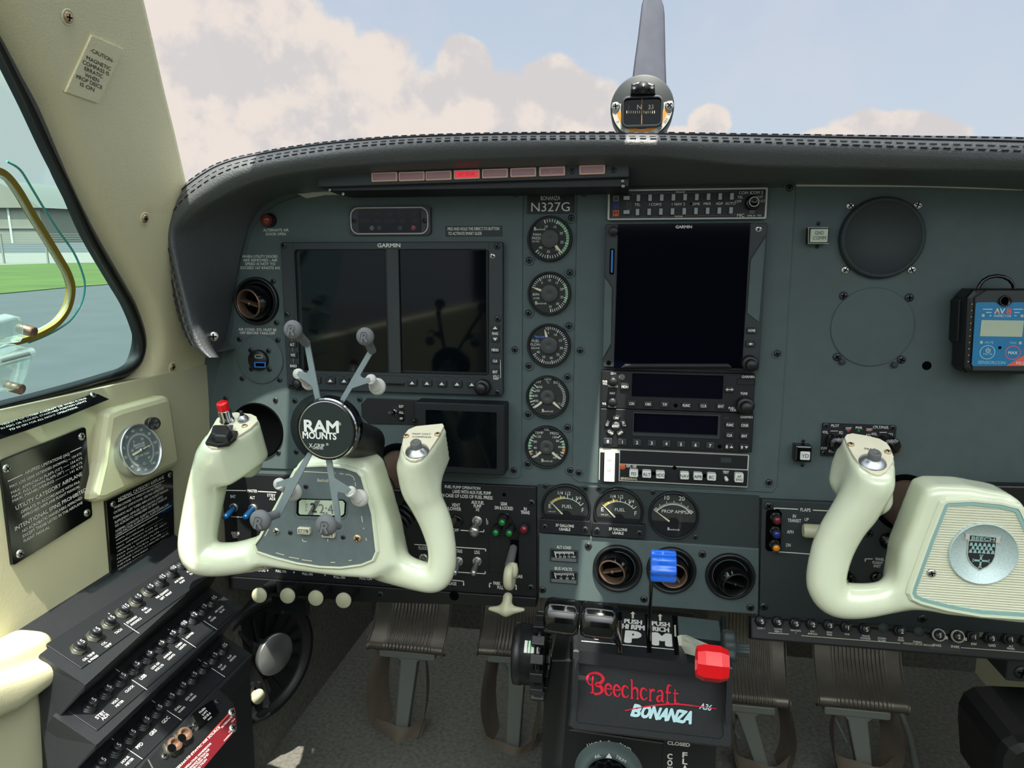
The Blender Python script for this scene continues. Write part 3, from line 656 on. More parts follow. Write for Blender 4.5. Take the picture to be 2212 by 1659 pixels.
# ------------------------------------------------------------------ air vents
def vent(px, py, label, ro, rb, off, rot, tilt, bright, Y=0.0):
    t = T('air_vent', label, 'air vent', PF(px, py, Y), 'round swivel air vents'); k = t.sc(px, py); ro *= k; rb *= k
    b = MB(t); b.lathe([(ro, 0), (ro*0.99, 0.003), (ro*0.93, 0.005), (ro*0.86, 0.003), (rb*1.12, -0.001), (rb*1.12, -0.002)], 'black_plastic', seg=44, cap=False); b.disc(0, 0, rb*1.15, 0.0006, 'void'); t.part('bezel', b)
    B_ = M.Translation((off[0]*k, off[1]*k, 0)) @ M.Rotation(math.radians(tilt[0]), 4, 'X') @ M.Rotation(math.radians(tilt[1]), 4, 'Y')
    b = MB(t); b.lathe([(rb*1.1, 0.0), (rb*1.13, rb*0.3), (rb*1.05, rb*0.6), (rb*0.93, rb*0.8)], 'gloss_black', seg=40, cap=False); ball = t.part('ball', b, None, None, B_)
    ri = rb*0.82
    b = MB(t); b.lathe([(ri*1.12, rb*0.78), (ri*1.12, rb*0.86), (ri*1.05, rb*0.9), (ri, rb*0.86), (ri, rb*0.5), (ri*0.98, 0.001)], bright, seg=40, cap=False); b.disc(0, 0, ri, 0.0012, 'void'); t.part('outlet_ring', b, ball)
    b = MB(t); b.X = M.Rotation(math.radians(rot), 4, 'Z'); b.box(0, 0, ri*1.7, 0.0022, rb*0.35, rb*0.75, bright, 0.001); b.ball((0, 0, rb*0.75), 0.0022, bright, 12); t.part('vane', b, ball)
    return t
vent(555, 650, 'round black air vent left of the wide display', 50, 33, (2, -2), -14, (6, -14), 'bronze')
# ------------------------------------------------------------------ autopilot mode lights and stickers
t = T('mode_annunciator', 'small dark annunciator window with silver rim above the wide display', 'annunciator', PF(843, 477, 0))
b = MB(t); b.pbox(755, 446, 930, 508, 0, 0.004, 'black_plastic', 0.004); t.part('body', b)
b = MB(t); o = b.R(757, 447.5, 925, 506, 0.005); b.ring(rrect(*o, 0.009, 8), rrect(o[0], o[1], o[2]-0.0022, o[3]-0.0022, 0.008, 8), 0.004, 0.005, 0.004, 'trim_pale'); t.part('rim', b)
b = MB(t); b.pbox(774, 453, 908, 501, 0.004, 0.0052, 'screen', 0.002)
for i, (u, d) in enumerate((('FD','HDG'),('NAV','APR'),('ARM','CPLD'),('ALT','GS'),('AP','YD'))): b.tx(u, 787+27*i, 462, 7, 0.0053, 'ghost_print'); b.tx(d, 788+27*i, 477.5, 7, 0.0053, 'ghost_print')
for x, m in ((803, 'dim_print'), (819, 'ghost_print'), (864, 'ghost_print'), (893, 'red_lens')): c = b.P(x, 492.5, 0.0053); b.lathe([(0.0026, 0), (0, 0.0002)], m, c[0], c[1], z=0.0053, seg=16, cap=False)
t.part('window', b)
for x, y in ((764.5, 477), (916.5, 477)): t.screw(x, y, 0.0026, 0.0045)
t = T('placard', 'small dark sticker about pressing and holding a button, upper middle of the panel', 'placard', PF(1023, 499, 0)); b = MB(t); b.pbox(962, 488, 1085, 511, 0, 0.0004, 'panel_dark')
b.tx('PRES AND HOLD THE DIRECT-TO BUTTON', 967, 494.5, 6.5, 0.0006, 'white_print', 110, 'L', bold=0.01); b.tx('TO ACTIVATE SMART GLIDE', 968, 504.5, 6.5, 0.0006, 'white_print', 72, 'L', bold=0.01); t.solo(b)
t = T('nameplate', 'engraved black plate reading N327G above the gauge column', 'nameplate', PF(1189, 440, 0)); b = MB(t); b.pbox(1139, 420, 1240, 461, -0.0012, 0.0006, 'panel_black')
b.tx('BONANZA', 1189, 428, 9, 0.0008, 'white_print', 42); b.tx('N327G', 1189, 447, 19, 0.0008, 'white_print', 83); t.solo(b)
# ------------------------------------------------------------------ wide flight display
def key(t, s_, x, y, w, h, z, par=None, m='button_black', tm='white_print', ht=5.5, wt=None, hz=0.0022, bold=0.02):
    b = MB(t); b.pbox(x-w/2, y-h/2, x+w/2, y+h/2, z, z+hz, m, 0.0012, 0.0006); zz = z+hz+0.00015
    if s_ in ('^', 'v'): q = 1 if s_ == '^' else -1; b.pflat([(x-5, y+3.2*q), (x+5, y+3.2*q), (x, y-3.2*q)], zz, tm)
    elif s_ == '<>':
        b.pline([(x-7, y), (x+7, y)], 1.6, zz, tm); b.pflat([(x-9, y), (x-4, y-3), (x-4, y+3)], zz, tm); b.pflat([(x+9, y), (x+4, y-3), (x+4, y+3)], zz, tm)
    elif s_ == 'D>': b.pline([(x-5, y), (x+5, y)], 1.5, zz, tm); b.plathe([(0.0012, 0), (0, 0.0001)], tm, x, y, zz, seg=12, cap=False)
    elif s_:
        L_ = s_.split('\n')
        for i, q in enumerate(L_): b.tx(q, x, y+(i-(len(L_)-1)/2)*ht*1.35, ht, zz, tm, wt, bold=bold)
    return t.part('button', b, par)
def knob(t, x, y, rpx, z, h, m='black_plastic', lobes=0, inner=True, par=None, name='knob'):
    k = t.sc(x, y, z)*rpx; b = MB(t)
    b.plathe([(k, 0), (k, h*0.45), (k*0.92, h*0.52), (k*0.66, h*0.54)] if inner else [(k, 0), (k, h*0.9), (k*0.9, h), (0, h)], m, x, y, z, seg=48, lobes=lobes, la=0.025 if lobes else 0, cap=False); o = t.part(name, b, par)
    if inner: b = MB(t); b.plathe([(k*0.66, h*0.5), (k*0.64, h*0.95), (k*0.58, h), (0, h)], m, x, y, z, seg=40, lobes=24, la=0.02, cap=False); t.part('inner_knob', b, o)
    return o
t = tw = T('flight_display', 'wide flight display with two dark screens behind the left yoke', 'display', PF(848, 690, 0))
z = 0.008
b = MB(t); b.pring((613,522.5,1086,848), (641,538,1056,806), 0, z, 0.004, 'bezel_grey', 0.003, 0.004, 0.0008)
b.pline([(633,523),(641,848)], 1.2, z+0.0001, 'panel_black'); b.pline([(1056,524),(1058,850)], 1.2, z+0.0001, 'panel_black')
b.tx('GARMIN', 840, 530, 8, z+0.0002, 'white_print', 49, bold=0.03)
b.pline([(630,730),(635,802)], 2.0, z+0.0001, 'dim_print'); b.tx('RNG', 1069.5, 720.5, 5.5, z+0.0002, 'white_print', 12, bold=0.02); b.tx('DFLT', 1071.5, 812, 5, z+0.0002, 'white_print', 12, bold=0.02); b.tx('MAP', 1071.5, 817.8, 5, z+0.0002, 'white_print', 11, bold=0.02)
b.pline([(1078,777),(1081,778),(1081.5,815),(1079,816)], 1.0, z+0.0001, 'white_print')
pts = [(642, 808)]
for x in (682,713,743,774,804,890,922,954,987,1019): y = 808+(x-642)*0.0185; pts += [(x-6, y), (x-3, y+4), (x+3, y+4), (x+6, y)]
pts.append((1054, 816)); b.pline(pts, 1.2, z+0.0001, 'panel_black'); t.part('bezel', b)
b = MB(t); b.pbox(837, 538, 863, 806, 0.0038, z, 'bezel_grey', 0.0005, 0.0006); t.part('divider', b)
for l, r in ((648, 838), (863, 1054)):
    b = MB(t); b.pbox(l, 538, r, 806, 0.0032, 0.0040, 'panel_black'); b.pbox(l+(4 if l < 700 else 2), 541, r-4, 802, 0.004, 0.0046, 'screen'); t.part('screen', b)
for s_, y in (('ALT', 744.5), ('V/S', 767), ('BARO', 790.5)): key(t, s_, 631+(y-744)*0.06, y, 17, 12, z, ht=5.5, wt=9 if s_ != 'BARO' else 14)
for s_, y, w in (('^', 708, 0), ('v', 733, 0), ('MENU', 756, 15), ('CLR', 780, 10), ('ENT', 803.5, 10)): key(t, s_, 1069.5, y, 17, 12, z, ht=5.5, wt=w or None)
for x in (682,713,743,774,804,890,922,954,987,1019): key(t, '^', x, 822+(x-713)*0.028, 21, 14.5, z)
b = MB(t); b.pbox(832, 826, 873, 833.5, z, z+0.0015, 'black_plastic', 0.0006, 0.0004); b.pbox(836, 829.2, 870, 831, z+0.0015, z+0.0017, 'void'); t.part('card_slot', b)
knob(t, 1044, 835, 17, z, 0.017); knob(t, 652, 826, 15, z, 0.016)
for x, y in ((613,530),(620,679),(630,833),(1074,532),(1075,689),(1075,848)): t.screw(x, y, 0.0036, z)
t.screw(1064, 553, 0.0032, z, 'steel')
# ------------------------------------------------------------------ standby display box and its switch plate
t = T('standby_display', 'black box shaped standby display right of the phone mount', 'display', PF(995, 945, 0))
b = MB(t); z = 0.026; b.pring((895,872,1090,1023), (920,888,1073,1010), 0, z, z-0.003, 'panel_black', 0.002, 0.001, 0.0012); t.part('case', b)
b = MB(t); b.pbox(919, 887, 1074, 1011, z-0.0045, z-0.002, 'screen'); t.part('screen', b)
b = MB(t); b.plathe([(0.0024, 0), (0.0022, 0.005), (0, 0.006)], 'black_plastic', 896, 907, z, seg=16); t.part('button', b)
t = T('switch_plate', 'dark eight sided plate with a tiny silver toggle left of the standby display', 'switch plate', PF(838, 888, 0))
b = MB(t); b.pprism([(793,860),(905,864),(905,918),(797,916),(781,901),(780,873)], 0, 0.0016, 'panel_black', 0.0005); b.pbox(861, 871, 873, 910, 0.0016, 0.0019, 'gloss_black')
for s_, y in (('EGT', 878), ('ALL', 891), ('FF', 904.5)): b.tx(s_, 867, y, 5, 0.0021, 'white_print', 10 if s_ != 'FF' else 6, bold=0.02)
t.part('plate', b)
b = MB(t); c = b.P(853, 890, 0.0016); b.lathe([(0.0045, 0), (0.0045, 0.002), (0.003, 0.0025), (0.0026, 0.004)], 'chrome', c[0], c[1], z=0.0016, seg=6, cap=False); b.tube([(c[0], c[1], 0.004), (c[0]-0.003, c[1]+0.001, 0.012)], [0.0012, 0.0017], 'chrome', 10); t.part('toggle', b)
# ------------------------------------------------------------------ round gauges
def pol(a, r): a = math.radians(a); return (r*math.sin(a), r*math.cos(a))
def gauge(label, px, py, rpx, scales, texts, needles, arcs=(), hubr=0.40, logo=None, wings=False, deep=0.002, Y=0.0):
    t = T('engine_gauge', label, 'gauge', PF(px, py, Y), 'round engine gauges'); R_ = t.sc(px, py)*rpx; z = 0.0022
    b = MB(t); b.lathe([(R_, -0.001), (R_, 0.003), (R_*0.97, 0.0045), (R_*0.93, 0.0045), (R_*0.905, 0.0025), (R_*0.90, 0.0005)], 'panel_black', seg=56, cap=False); t.part('bezel', b)
    b = MB(t); b.disc(0, 0, R_*0.91, 0.001, 'dial', 56)
    for r0, r1, a0, a1, m in arcs: b.arc(0, 0, R_*r0, R_*r1, a0, a1, 0.0012, m)
    for a0, step, n, maj, ro, rm, ri in scales:
        for i in range(n):
            a = a0+step*i; q = (i % maj == 0) if maj else False
            b.line(pol(a, R_*(rm if q else ri)), pol(a, R_*ro), R_*(0.045 if q else 0.028), 0.0014, 'white_print')
    for s_, x, y, h in texts: b.text(s_, x*R_, y*R_, h*R_, 0.0014, 'white_print', bold=0.004)
    if logo:
        x, y = logo; b.text('B', (x-0.20)*R_, (y+0.02)*R_, 0.14*R_, 0.0014, 'white_print', bold=0.02); b.text('eechcraft', (x+0.06)*R_, y*R_, 0.085*R_, 0.0014, 'white_print', 0.42*R_)
    if wings:
        for s_ in (-1, 1): b.flat([(-0.42*R_+s_*0.03*R_, 0.40*R_), (-0.42*R_+s_*0.27*R_, 0.46*R_), (-0.42*R_+s_*0.2*R_, 0.36*R_), (-0.42*R_+s_*0.06*R_, 0.33*R_)], 0.0014, 'usb_blue')
        b.flat([(-0.45*R_, 0.44*R_), (-0.42*R_, 0.28*R_), (-0.39*R_, 0.44*R_)], 0.0014, 'red_arc')
    t.part('dial', b)
    for a, r0, r1, w in needles:
        b = MB(t); p = pol(a, R_*r0); q = pol(a, R_*(r0+(r1-r0)*0.55)); e = pol(a, R_*r1); d = (math.cos(math.radians(a)), -math.sin(math.radians(a))); w_ = w*R_
        b.prism([(p[0]-d[0]*w_, p[1]-d[1]*w_), (p[0]+d[0]*w_, p[1]+d[1]*w_), (q[0]+d[0]*w_*0.8, q[1]+d[1]*w_*0.8), (e[0]+d[0]*w_*0.15, e[1]+d[1]*w_*0.15), (e[0]-d[0]*w_*0.15, e[1]-d[1]*w_*0.15), (q[0]-d[0]*w_*0.8, q[1]-d[1]*w_*0.8)], 0.0018, 0.0024, 'cream_print'); t.part('needle', b)
    if hubr: b = MB(t); b.lathe([(R_*hubr, 0.001), (R_*hubr, 0.0026), (R_*hubr*0.95, 0.003), (R_*hubr*0.2, 0.0031), (R_*0.06, 0.0028), (0, 0.0028)], 'hub', seg=40, cap=False); t.part('hub', b)
    b = MB(t); b.disc(0, 0, R_*0.915, 0.0034, 'dial_glass', 48); t.part('glass', b)
    return t
def nums(vals, a0, per, r, v0): return [(str(v),)+pol(a0+per*(v-v0), r)+(0.105,) for v in vals]
gauge('round gauge marked MAN PRESS, topmost of the gauge column', 1188, 516, 49, [(-17, 8.13, 31, 5, 0.86, 0.70, 0.73)], nums((10,15,20,25,30,35,40), -17, 8.13, 0.56, 10)+[('MAN',-0.57,0.19,0.115),('PRESS',-0.60,0.03,0.11),('IN HG',-0.62,-0.11,0.08)], [(139,0.40,0.84,0.06)], [(0.73,0.86,23.7,141,'green_arc')], logo=(-0.46,0.42))
gauge('round gauge marked RPM, second of the gauge column', 1187, 634, 47, [(-70, 7.0, 36, 5, 0.86, 0.70, 0.73)], nums((0,5,10,15,20,25,30,35), -70, 7.0, 0.60, 0)+[('RPM',-0.62,-0.05,0.115),('X100',-0.60,-0.22,0.09)], [(-70,0.38,0.80,0.055)], [(0.76,0.86,56,118,'green_arc')], logo=(-0.40,-0.45))
gauge('round gauge marked FUEL FLOW with small blue wings, third of the gauge column', 1186, 746, 47, [(-10, 6.87, 37, 0, 0.86, 0.72, 0.74), (-3, 34.3, 8, 1, 0.86, 0.70, 0.7)], nums((5,10,15,20,25,30,35,40), -3, 6.87, 0.58, 5)+[('FUEL',-0.61,0.20,0.115),('FLOW',-0.61,0.03,0.115),('GAL/HR',-0.62,-0.13,0.08)], [(-15,0.38,0.76,0.055)], [(0.76,0.86,200,206,'red_arc')], wings=True)
gauge('round gauge marked TEMP, CHT and EGT, fourth of the gauge column', 1183, 857, 46, [(-128, 10, 9, 2, 0.86, 0.62, 0.70), (42, 5.6, 15, 0, 0.86, 0.7, 0.72)], [('TEMP',0,0.84,0.11),('CHT',-0.46,0.69,0.115),('°C',0,0.69,0.10),('EGT',0.43,0.69,0.115),('250',-0.36,0.46,0.105),('200',-0.47,0.28,0.105),('150',-0.56,0.04,0.105),('100',-0.52,-0.20,0.105),('°C',0.55,-0.30,0.08)], [(-132,0.36,0.82,0.06),(131,0.36,0.82,0.06)], [(0.76,0.86,-100,-58,'green_arc')], hubr=0.34, logo=(0.0,-0.67))
gauge('round gauge marked OIL TEMP and PRESS, lowest of the gauge column', 1181, 965, 46, [(-128, 10, 9, 2, 0.86, 0.68, 0.72), (48, 10, 9, 2, 0.86, 0.68, 0.72)], [('OIL',0,0.83,0.11),('TEMP',-0.36,0.66,0.115),('PRESS',0.36,0.66,0.115),('120',-0.36,0.48,0.105),('80',-0.53,0.23,0.105),('40',-0.53,-0.06,0.105),('0',-0.47,-0.28,0.1),('100',0.38,0.48,0.105),('80',0.51,0.31,0.105),('40',0.60,0.03,0.105),('0',0.5,-0.35,0.1),('C',-0.42,-0.47,0.08),('PSI',0.38,-0.50,0.09)], [(-132,0.36,0.80,0.06),(131,0.36,0.84,0.06)], [(0.76,0.86,-96,-50,'green_arc'),(0.76,0.86,-116,-108,'orange_arc'),(0.74,0.86,70,92,'green_arc'),(0.74,0.86,92,112,'orange_arc')], hubr=0.34, logo=(0.02,-0.66))
# ------------------------------------------------------------------ audio panel
t = T('audio_panel', 'slim black audio selector panel with two rows of white keys, top of the radio stack', 'radio', PF(1485, 441, 0)); z = 0.006
b = MB(t); b.pring((1313,407.5,1657,474), (1317,411,1653,470.5), 0, z, z-0.001, 'trim_pale', 0.0015, 0.001); b.pbox(1316, 410, 1654, 471.5, 0.0, z-0.0008, 'panel_black'); zz = z-0.0006
for s_, m, tm, y in (('A','dim_print','black_print',429),('O','blue_chip','blue_chip',445),('M','orange_chip','black_print',460.5)): b.pbox(1324, y-6.5, 1337, y+6.5, zz-0.0004, zz, m); b.tx(s_, 1330.5, y, 9, zz+0.0002, tm)
for s_, x in (('TEL',1377),('1',1403),('COM',1415),('2',1427),('1',1452),('NAV',1465),('2',1478),('DME',1504),('MKR',1528),('ADF',1554),('AUTO',1578)): b.tx(s_, x, 442-(x-1377)*0.013, 5.5, zz, 'white_print')
for s_, x, y, h in (('COM 1',1609,416.5,6),('COM 2',1635,416,6),('TEL',1599,426,5.5),('OFF',1595,435,5.5),('INT',1642,425.5,5.5),('EXT',1646,434.5,5.5),('MIC',1600,465,6.5),('KMA 24',1623,466,3.5),('TSO',1640,465.5,3.5),('SPEAKER',1470,415,3.6),('PHONE',1466,467.5,3.6),('MKR',1345,417.5,3.2)): b.tx(s_, x, y, h, zz, 'white_print')
for a in ([(1371,421),(1371,418),(1458,416)], [(1482,415.5),(1590,413),(1590,417)], [(1369,466),(1369,469),(1456,468)], [(1477,467),(1588,464),(1588,461)], [(1322,421),(1322,419),(1340,418)], [(1352,417.5),(1367,417),(1367,421)], [(1321,466),(1321,469.5),(1366,469),(1366,465)], [(1352,437),(1355,437),(1355,441),(1362,441),(1362,436)], [(1352,444),(1355,444),(1355,452),(1362,452),(1362,443)]): b.pline(a, 0.8, zz, 'dim_print')
c = b.P(1492, 441); b.lathe([(0.0012, 0), (0, 0.0001)], 'void', c[0], c[1], z=zz, seg=12, cap=False); t.part('faceplate', b)
for i in range(9):
    for y0, dx in ((427.5, 0), (458, -2)):
        b = MB(t); x = 1379+25.3*i+dx; y = y0-0.45*i; b.pbox(x-3.8, y-7, x+3.8, y+7, zz, zz+0.004, 'key_grey', 0.0003, 0.0003); t.part('button', b)
for y in (427.5, 458): b = MB(t); b.pbox(1347, y-4, 1360, y+4, zz, zz+0.003, 'key_grey', 0.0003); t.part('button', b)
b = MB(t); c = b.P(1625, 438, z); b.lathe([(0.0074, 0), (0.0068, 0.005), (0.005, 0.0055)], 'gloss_black', c[0], c[1], z=zz, cap=False); b.lathe([(0.0052, 0.005), (0.005, 0.012), (0.0048, 0.0124), (0.0040, 0.0124), (0.0039, 0.012), (0, 0.012)], 'gloss_black', c[0], c[1], z=zz, cap=False); b.lathe([(0.0049, 0.01245), (0.0041, 0.01245)], 'trim_pale', c[0], c[1], z=zz, cap=False); b.box(c[0]+0.0003, c[1]-0.0085, 0.005, 0.005, 0, 0.006, 'gloss_black'); t.part('knob', b)
# ------------------------------------------------------------------ large touch display
t = T('touch_display', 'large black touch display in the middle of the radio stack', 'display', PF(1478, 640, 0)); z = 0.010
b = MB(t); b.pbox(1305, 483, 1649, 797, 0, z, 'bezel_grey', 0.0015, 0.0008)
for P_ in ([(1306,598),(1322,622),(1320,742),(1302,775)], [(1655,510),(1622,561),(1614,676),(1640,697)]): b.pprism(P_, z-0.0004, z+0.0012, 'panel_grey', 0.0006)
for a in ([(1305,592),(1324,622),(1320,748),(1301,777)], [(1655,507),(1621,559),(1613,674),(1642,697)]): b.pline(a, 1.3, z+0.0003, 'panel_black')
c = b.P(1315, 784, z); b.lathe([(0.0025, 0), (0, 0.0001)], 'void', c[0], c[1], z=z+0.0002, seg=16, cap=False); t.part('bezel', b)
b = MB(t); b.pprism([(1335,484),(1622,481),(1603,796),(1326,796)], z-0.001, z+0.0012, 'screen_blue', 0.0003); b.tx('GARMIN', 1477, 490, 6, z+0.0014, 'white_print', 35, bold=0.03); sc2 = t.part('screen', b)
b = MB(t); b.pprism([(1341,795),(1350,787),(1575,787),(1583,795)], z, z+0.005, 'black_plastic', 0.001); t.part('hand_rest', b)
b = MB(t); b.pbox(1317, 537, 1327, 593, z, z+0.0004, 'void', 0.0015); b.pbox(1320, 540, 1324, 589, z+0.0004, z+0.0009, 'usb_blue', 0.0005); t.part('card_slot', b, None, 'slot with blue memory card')
knob(t, 1325.5, 499, 10, z, 0.006, inner=False); t.screw(1638.5, 494.5, 0.0034, z, 'steel')
key(t, 'HOME', 1624, 714, 20, 13, z+0.0004, ht=5, wt=15); key(t, 'D>', 1621.5, 743, 20, 13, z+0.0004)
knob(t, 1618, 784, 18, z, 0.020)
# ------------------------------------------------------------------ nav com radio
t = T('radio', 'black radio with tuning knobs and dark window below the touch display', 'radio', PF(1465, 846, 0)); z = 0.008
b = MB(t); b.pring((1298,804,1630,887), (1365,809,1562,860), 0, z, z-0.002, 'panel_black', 0.001, 0.001, 0.0006); zz = z+0.0002
for s_, x, y, h, w in (('COM',1325,806.8,4.5,11),('PWR',1307,824,4.5,10),('VOL',1307,829,4.5,10),('PUSH SQ',1324,834,4.5,20),('NAV',1323,849.5,4.5,11),('VOL',1305.5,872,4.5,9),('PUSH ID',1322.5,878,4.5,17),('TUNE',1607,850,5,15),('PUSH',1580,881.5,4.5,12),('CRSR',1584,886,4.5,13),('GARMIN',1616,814,5,27)): b.tx(s_, x, y, h, zz, 'white_print', w, bold=0.02)
c = b.P(1343.5, 814.5, z); b.lathe([(0.0032, 0), (0, 0.0003)], 'dim_print', c[0], c[1], z=zz, seg=20, cap=False); c = b.P(1459.5, 876, z); b.lathe([(0.0022, 0), (0, 0.0001)], 'void', c[0], c[1], z=zz, seg=16, cap=False)
b.poly([b.P(*q, z) for q in ((1592,819),(1631,820),(1631,832),(1592,831),(1592,819))], 0.0003, zz, 'void'); t.part('faceplate', b)
b = MB(t); b.pbox(1364, 808, 1563, 861, 0, z-0.0018, 'lcd_dark'); t.part('window', b)
knob(t, 1325, 822, 9.5, z, 0.012, inner=False, lobes=24); knob(t, 1323.5, 866, 9.5, z, 0.012, inner=False, lobes=24); knob(t, 1608, 874, 19, z, 0.02)
for s_, x, y, w in (('MON',1350,835.5,14),('<>',1576,841.5,None),('C/N',1364.5,872,10),('OBS',1400,873,12),('T/F',1436,874,10),('FUNC',1483,876,16),('CLR',1520,877,12),('ENT',1557.5,878,12)): key(t, s_, x, y, 20, 13, z, wt=w, ht=5.5)
# ------------------------------------------------------------------ transponder
t = T('transponder', 'black transponder with ten number keys and dark window, below the tuning radio', 'radio', PF(1462, 930, 0)); z = 0.008
b = MB(t); b.pring((1296,888,1627,971), (1369,896,1551,937), 0, z, z-0.002, 'panel_black', 0.001, 0.001, 0.0006); b.tx('GARMIN', 1612.5, 901, 5, z+0.0002, 'white_print', 26, bold=0.02); b.tx('ALT R', 1570, 902.5, 3.5, z+0.0002, 'dim_print', 9); c = b.P(1554.5, 964.5, z); b.lathe([(0.0022, 0), (0, 0.0001)], 'void', c[0], c[1], z=z+0.0002, seg=16, cap=False); t.part('faceplate', b)
b = MB(t); b.pbox(1368, 895, 1552, 938, 0, z-0.0018, 'lcd_dark'); t.part('window', b)
b = MB(t); b.pring((1366,893,1557,946), (1369,896,1551,938), z-0.001, z+0.001, z-0.002, 'bezel_grey', 0.001, 0.001, 0.0006); t.part('window_frame', b)
cx_, cy_ = MB(t).P(1330, 919.5, z); k = t.sc(1330, 919, z)
for s_, a in (('ON', 0), ('ALT', 72), ('VFR', 144), ('OFF', 216), ('SBY', 288)):
    b = MB(t); P_ = [(cx_+r*k*math.sin(math.radians(a+d)), cy_+r*k*math.cos(math.radians(a+d))) for r, d in [(12.5, -27), (12.5, -13), (12.5, 0), (12.5, 13), (12.5, 27), (23, 24), (24, 12), (24, 0), (24, -12), (23, -24)]]
    b.prism(P_, z, z+0.002, 'button_black', 0.0005); rt = -math.radians(a if a < 100 or a > 260 else a-180); q = pol(a, 18*k); b.text(s_, cx_+q[0], cy_+q[1], 5*k, z+0.0022, 'white_print', (10 if s_ == 'ON' else 12)*k, rot=rt, bold=0.02); t.part('button', b)
b = MB(t); b.lathe([(9.5*k, 0), (9*k, 0.0022), (0, 0.0024)], 'hub', cx_, cy_, z=z, cap=False); b.text('IDNT', cx_, cy_, 5*k, z+0.0026, 'white_print', 14*k, bold=0.02); t.part('button', b)
for i in range(8): key(t, str(i), 1313+31.6*i, 953.5+1.3*i, 19, 13.5, z, m='bezel_grey', ht=6.5, bold=0.03)
for s_, x, y, w in (('8^',1575,965,9),('9v',1607.5,966.5,9),('FUNC',1577,918,15),('CRSR',1609,919,16),('CLR',1576,940.5,11),('ENT',1608,942,11)):
    if s_[0] in '89':
        o = key(t, '', x, y, 20, 14, z, ht=6.5, bold=0.03)
        b = MB(t); q = 1 if s_[1] == '^' else -1; b.pflat([(x+1, y+2.6*q), (x+9, y+2.6*q), (x+5, y-2.6*q)], z+0.0025, 'white_print'); b.tx(s_[0], x-5, y, 6.5, z+0.0025, 'white_print', bold=0.03); t.part('arrow_mark', b, o)
    else: key(t, s_, x, y, 20, 13.5, z, wt=w, ht=5.5)
# ------------------------------------------------------------------ autopilot controller
t = T('autopilot_controller', 'black autopilot controller with white keys at the foot of the radio stack', 'autopilot', PF(1456, 1011, 0)); z = 0.007
b = MB(t); b.pbox(1294, 976, 1617, 1045, 0, z, 'trim_pale', 0.0006); zz = z+0.0003
for r in ((1296,978,1337,1043), (1339,978.5,1615,1007.5), (1339,1010,1615,1044)): b.pbox(*r, z-0.001, zz, 'panel_black', 0.0004)
b.pbox(1557, 989, 1580, 999, zz-0.0002, zz+0.0001, 'panel_dark'); b.tx('KFC 150', 1364, 1007, 6, zz+0.0002, 'white_print', 21, bold=0.02); b.tx('BENDIX/KING', 1358.5, 1034, 5, zz+0.0002, 'cream_print', 35, bold=0.02); b.tx('TEST', 1568, 1020, 5.5, zz+0.0002, 'white_print', 13, bold=0.02)
for x, y in ((1383,1021),(1411.5,1022.5),(1522.5,1027.5),(1457,1010.5)): c = b.P(x, y, zz); b.lathe([(0.0022, 0), (0, 0.0001)], 'void', c[0], c[1], z=zz+0.0001, seg=14, cap=False)
t.part('faceplate', b)
b = MB(t); c = b.P(1345, 1008.5, zz); b.lathe([(0.0032, 0), (0.002, 0.001), (0, 0.001)], 'orange_chip', c[0], c[1], z=zz, seg=16, cap=False); t.part('indicator', b)
for s_, x, y in (('FD',1369,1023.5),('ALT',1397,1025),('HDG',1426.5,1026.5),('NAV',1479,1028.5),('APR',1508,1030),('BC',1537.5,1031),('AP\nENG',1597,1033)): key(t, s_, x, y, 19, 15 if '\n' not in s_ else 19, zz, m='white_key', tm='black_print', ht=6.5 if '\n' not in s_ else 5, hz=0.007, wt=None, bold=0.01)
b = MB(t); c = b.P(1567.5, 1031.5, zz); b.lathe([(0.0016, 0), (0.0018, 0.009), (0, 0.0098)], 'white_key', c[0], c[1], z=zz, seg=14, cap=False); t.part('button', b)
b = MB(t); o = b.R(1305, 981, 1328, 1041, zz+0.006); b.box(o[0], o[1], o[2], o[3], zz, zz+0.006, 'white_key_bright', 0.0008, 0.0006); b.tx('DN', 1316, 994.5, 6, zz+0.0066, 'dim_print', 8); b.tx('UP', 1316, 1016.5, 6, zz+0.0066, 'dim_print', 8); t.part('rocker', b)
# ------------------------------------------------------------------ loose panel switches
t = T('push_button', 'pale square push button marked GND COMM', 'button', PF(1768, 509, 0)); b = MB(t); b.pring((1746,491,1790,526), (1749,493.5,1788,524), -0.0015, 0.009, 0.001, 'panel_black', 0.0008, 0.0005, 0.0005); b.poly([b.P(*q, 0.0093) for q in ((1790,491.5),(1746.5,491.5),(1746,526),(1790,526))], 0.0006, 0.0093, 'trim_pale'); t.part('housing', b)
b = MB(t); b.pbox(1751, 494.5, 1788.5, 523.5, 0, 0.012, 'lcd_green', 0.0005, 0.0004); b.tx('GND', 1770, 503, 7.5, 0.0122, 'black_print', 19); b.tx('COMM', 1770, 514, 7.5, 0.0122, 'black_print', 28); t.part('cap', b)
t = T('push_button', 'small black push button with white cap marked YD', 'button', PF(1736, 981, 0)); b = MB(t); b.pbox(1717, 963, 1754, 999, -0.0015, 0.012, 'gloss_black', 0.001, 0.002); t.part('housing', b)
b = MB(t); b.pbox(1729, 976, 1750, 994, 0.010, 0.0135, 'white_key', 0.0008, 0.0004); b.tx('Y', 1735.5, 985, 8, 0.0137, 'black_print'); b.tx('D', 1743.5, 985, 8, 0.0137, 'black_print'); t.part('cap', b)
t = T('intercom', 'small black intercom plate half hidden behind the right grip', 'intercom', PF(1856, 952, 0)); z = 0.0012
b = MB(t); b.pbox(1775, 917, 1934, 988, -0.0015, z, 'panel_black', 0.001)
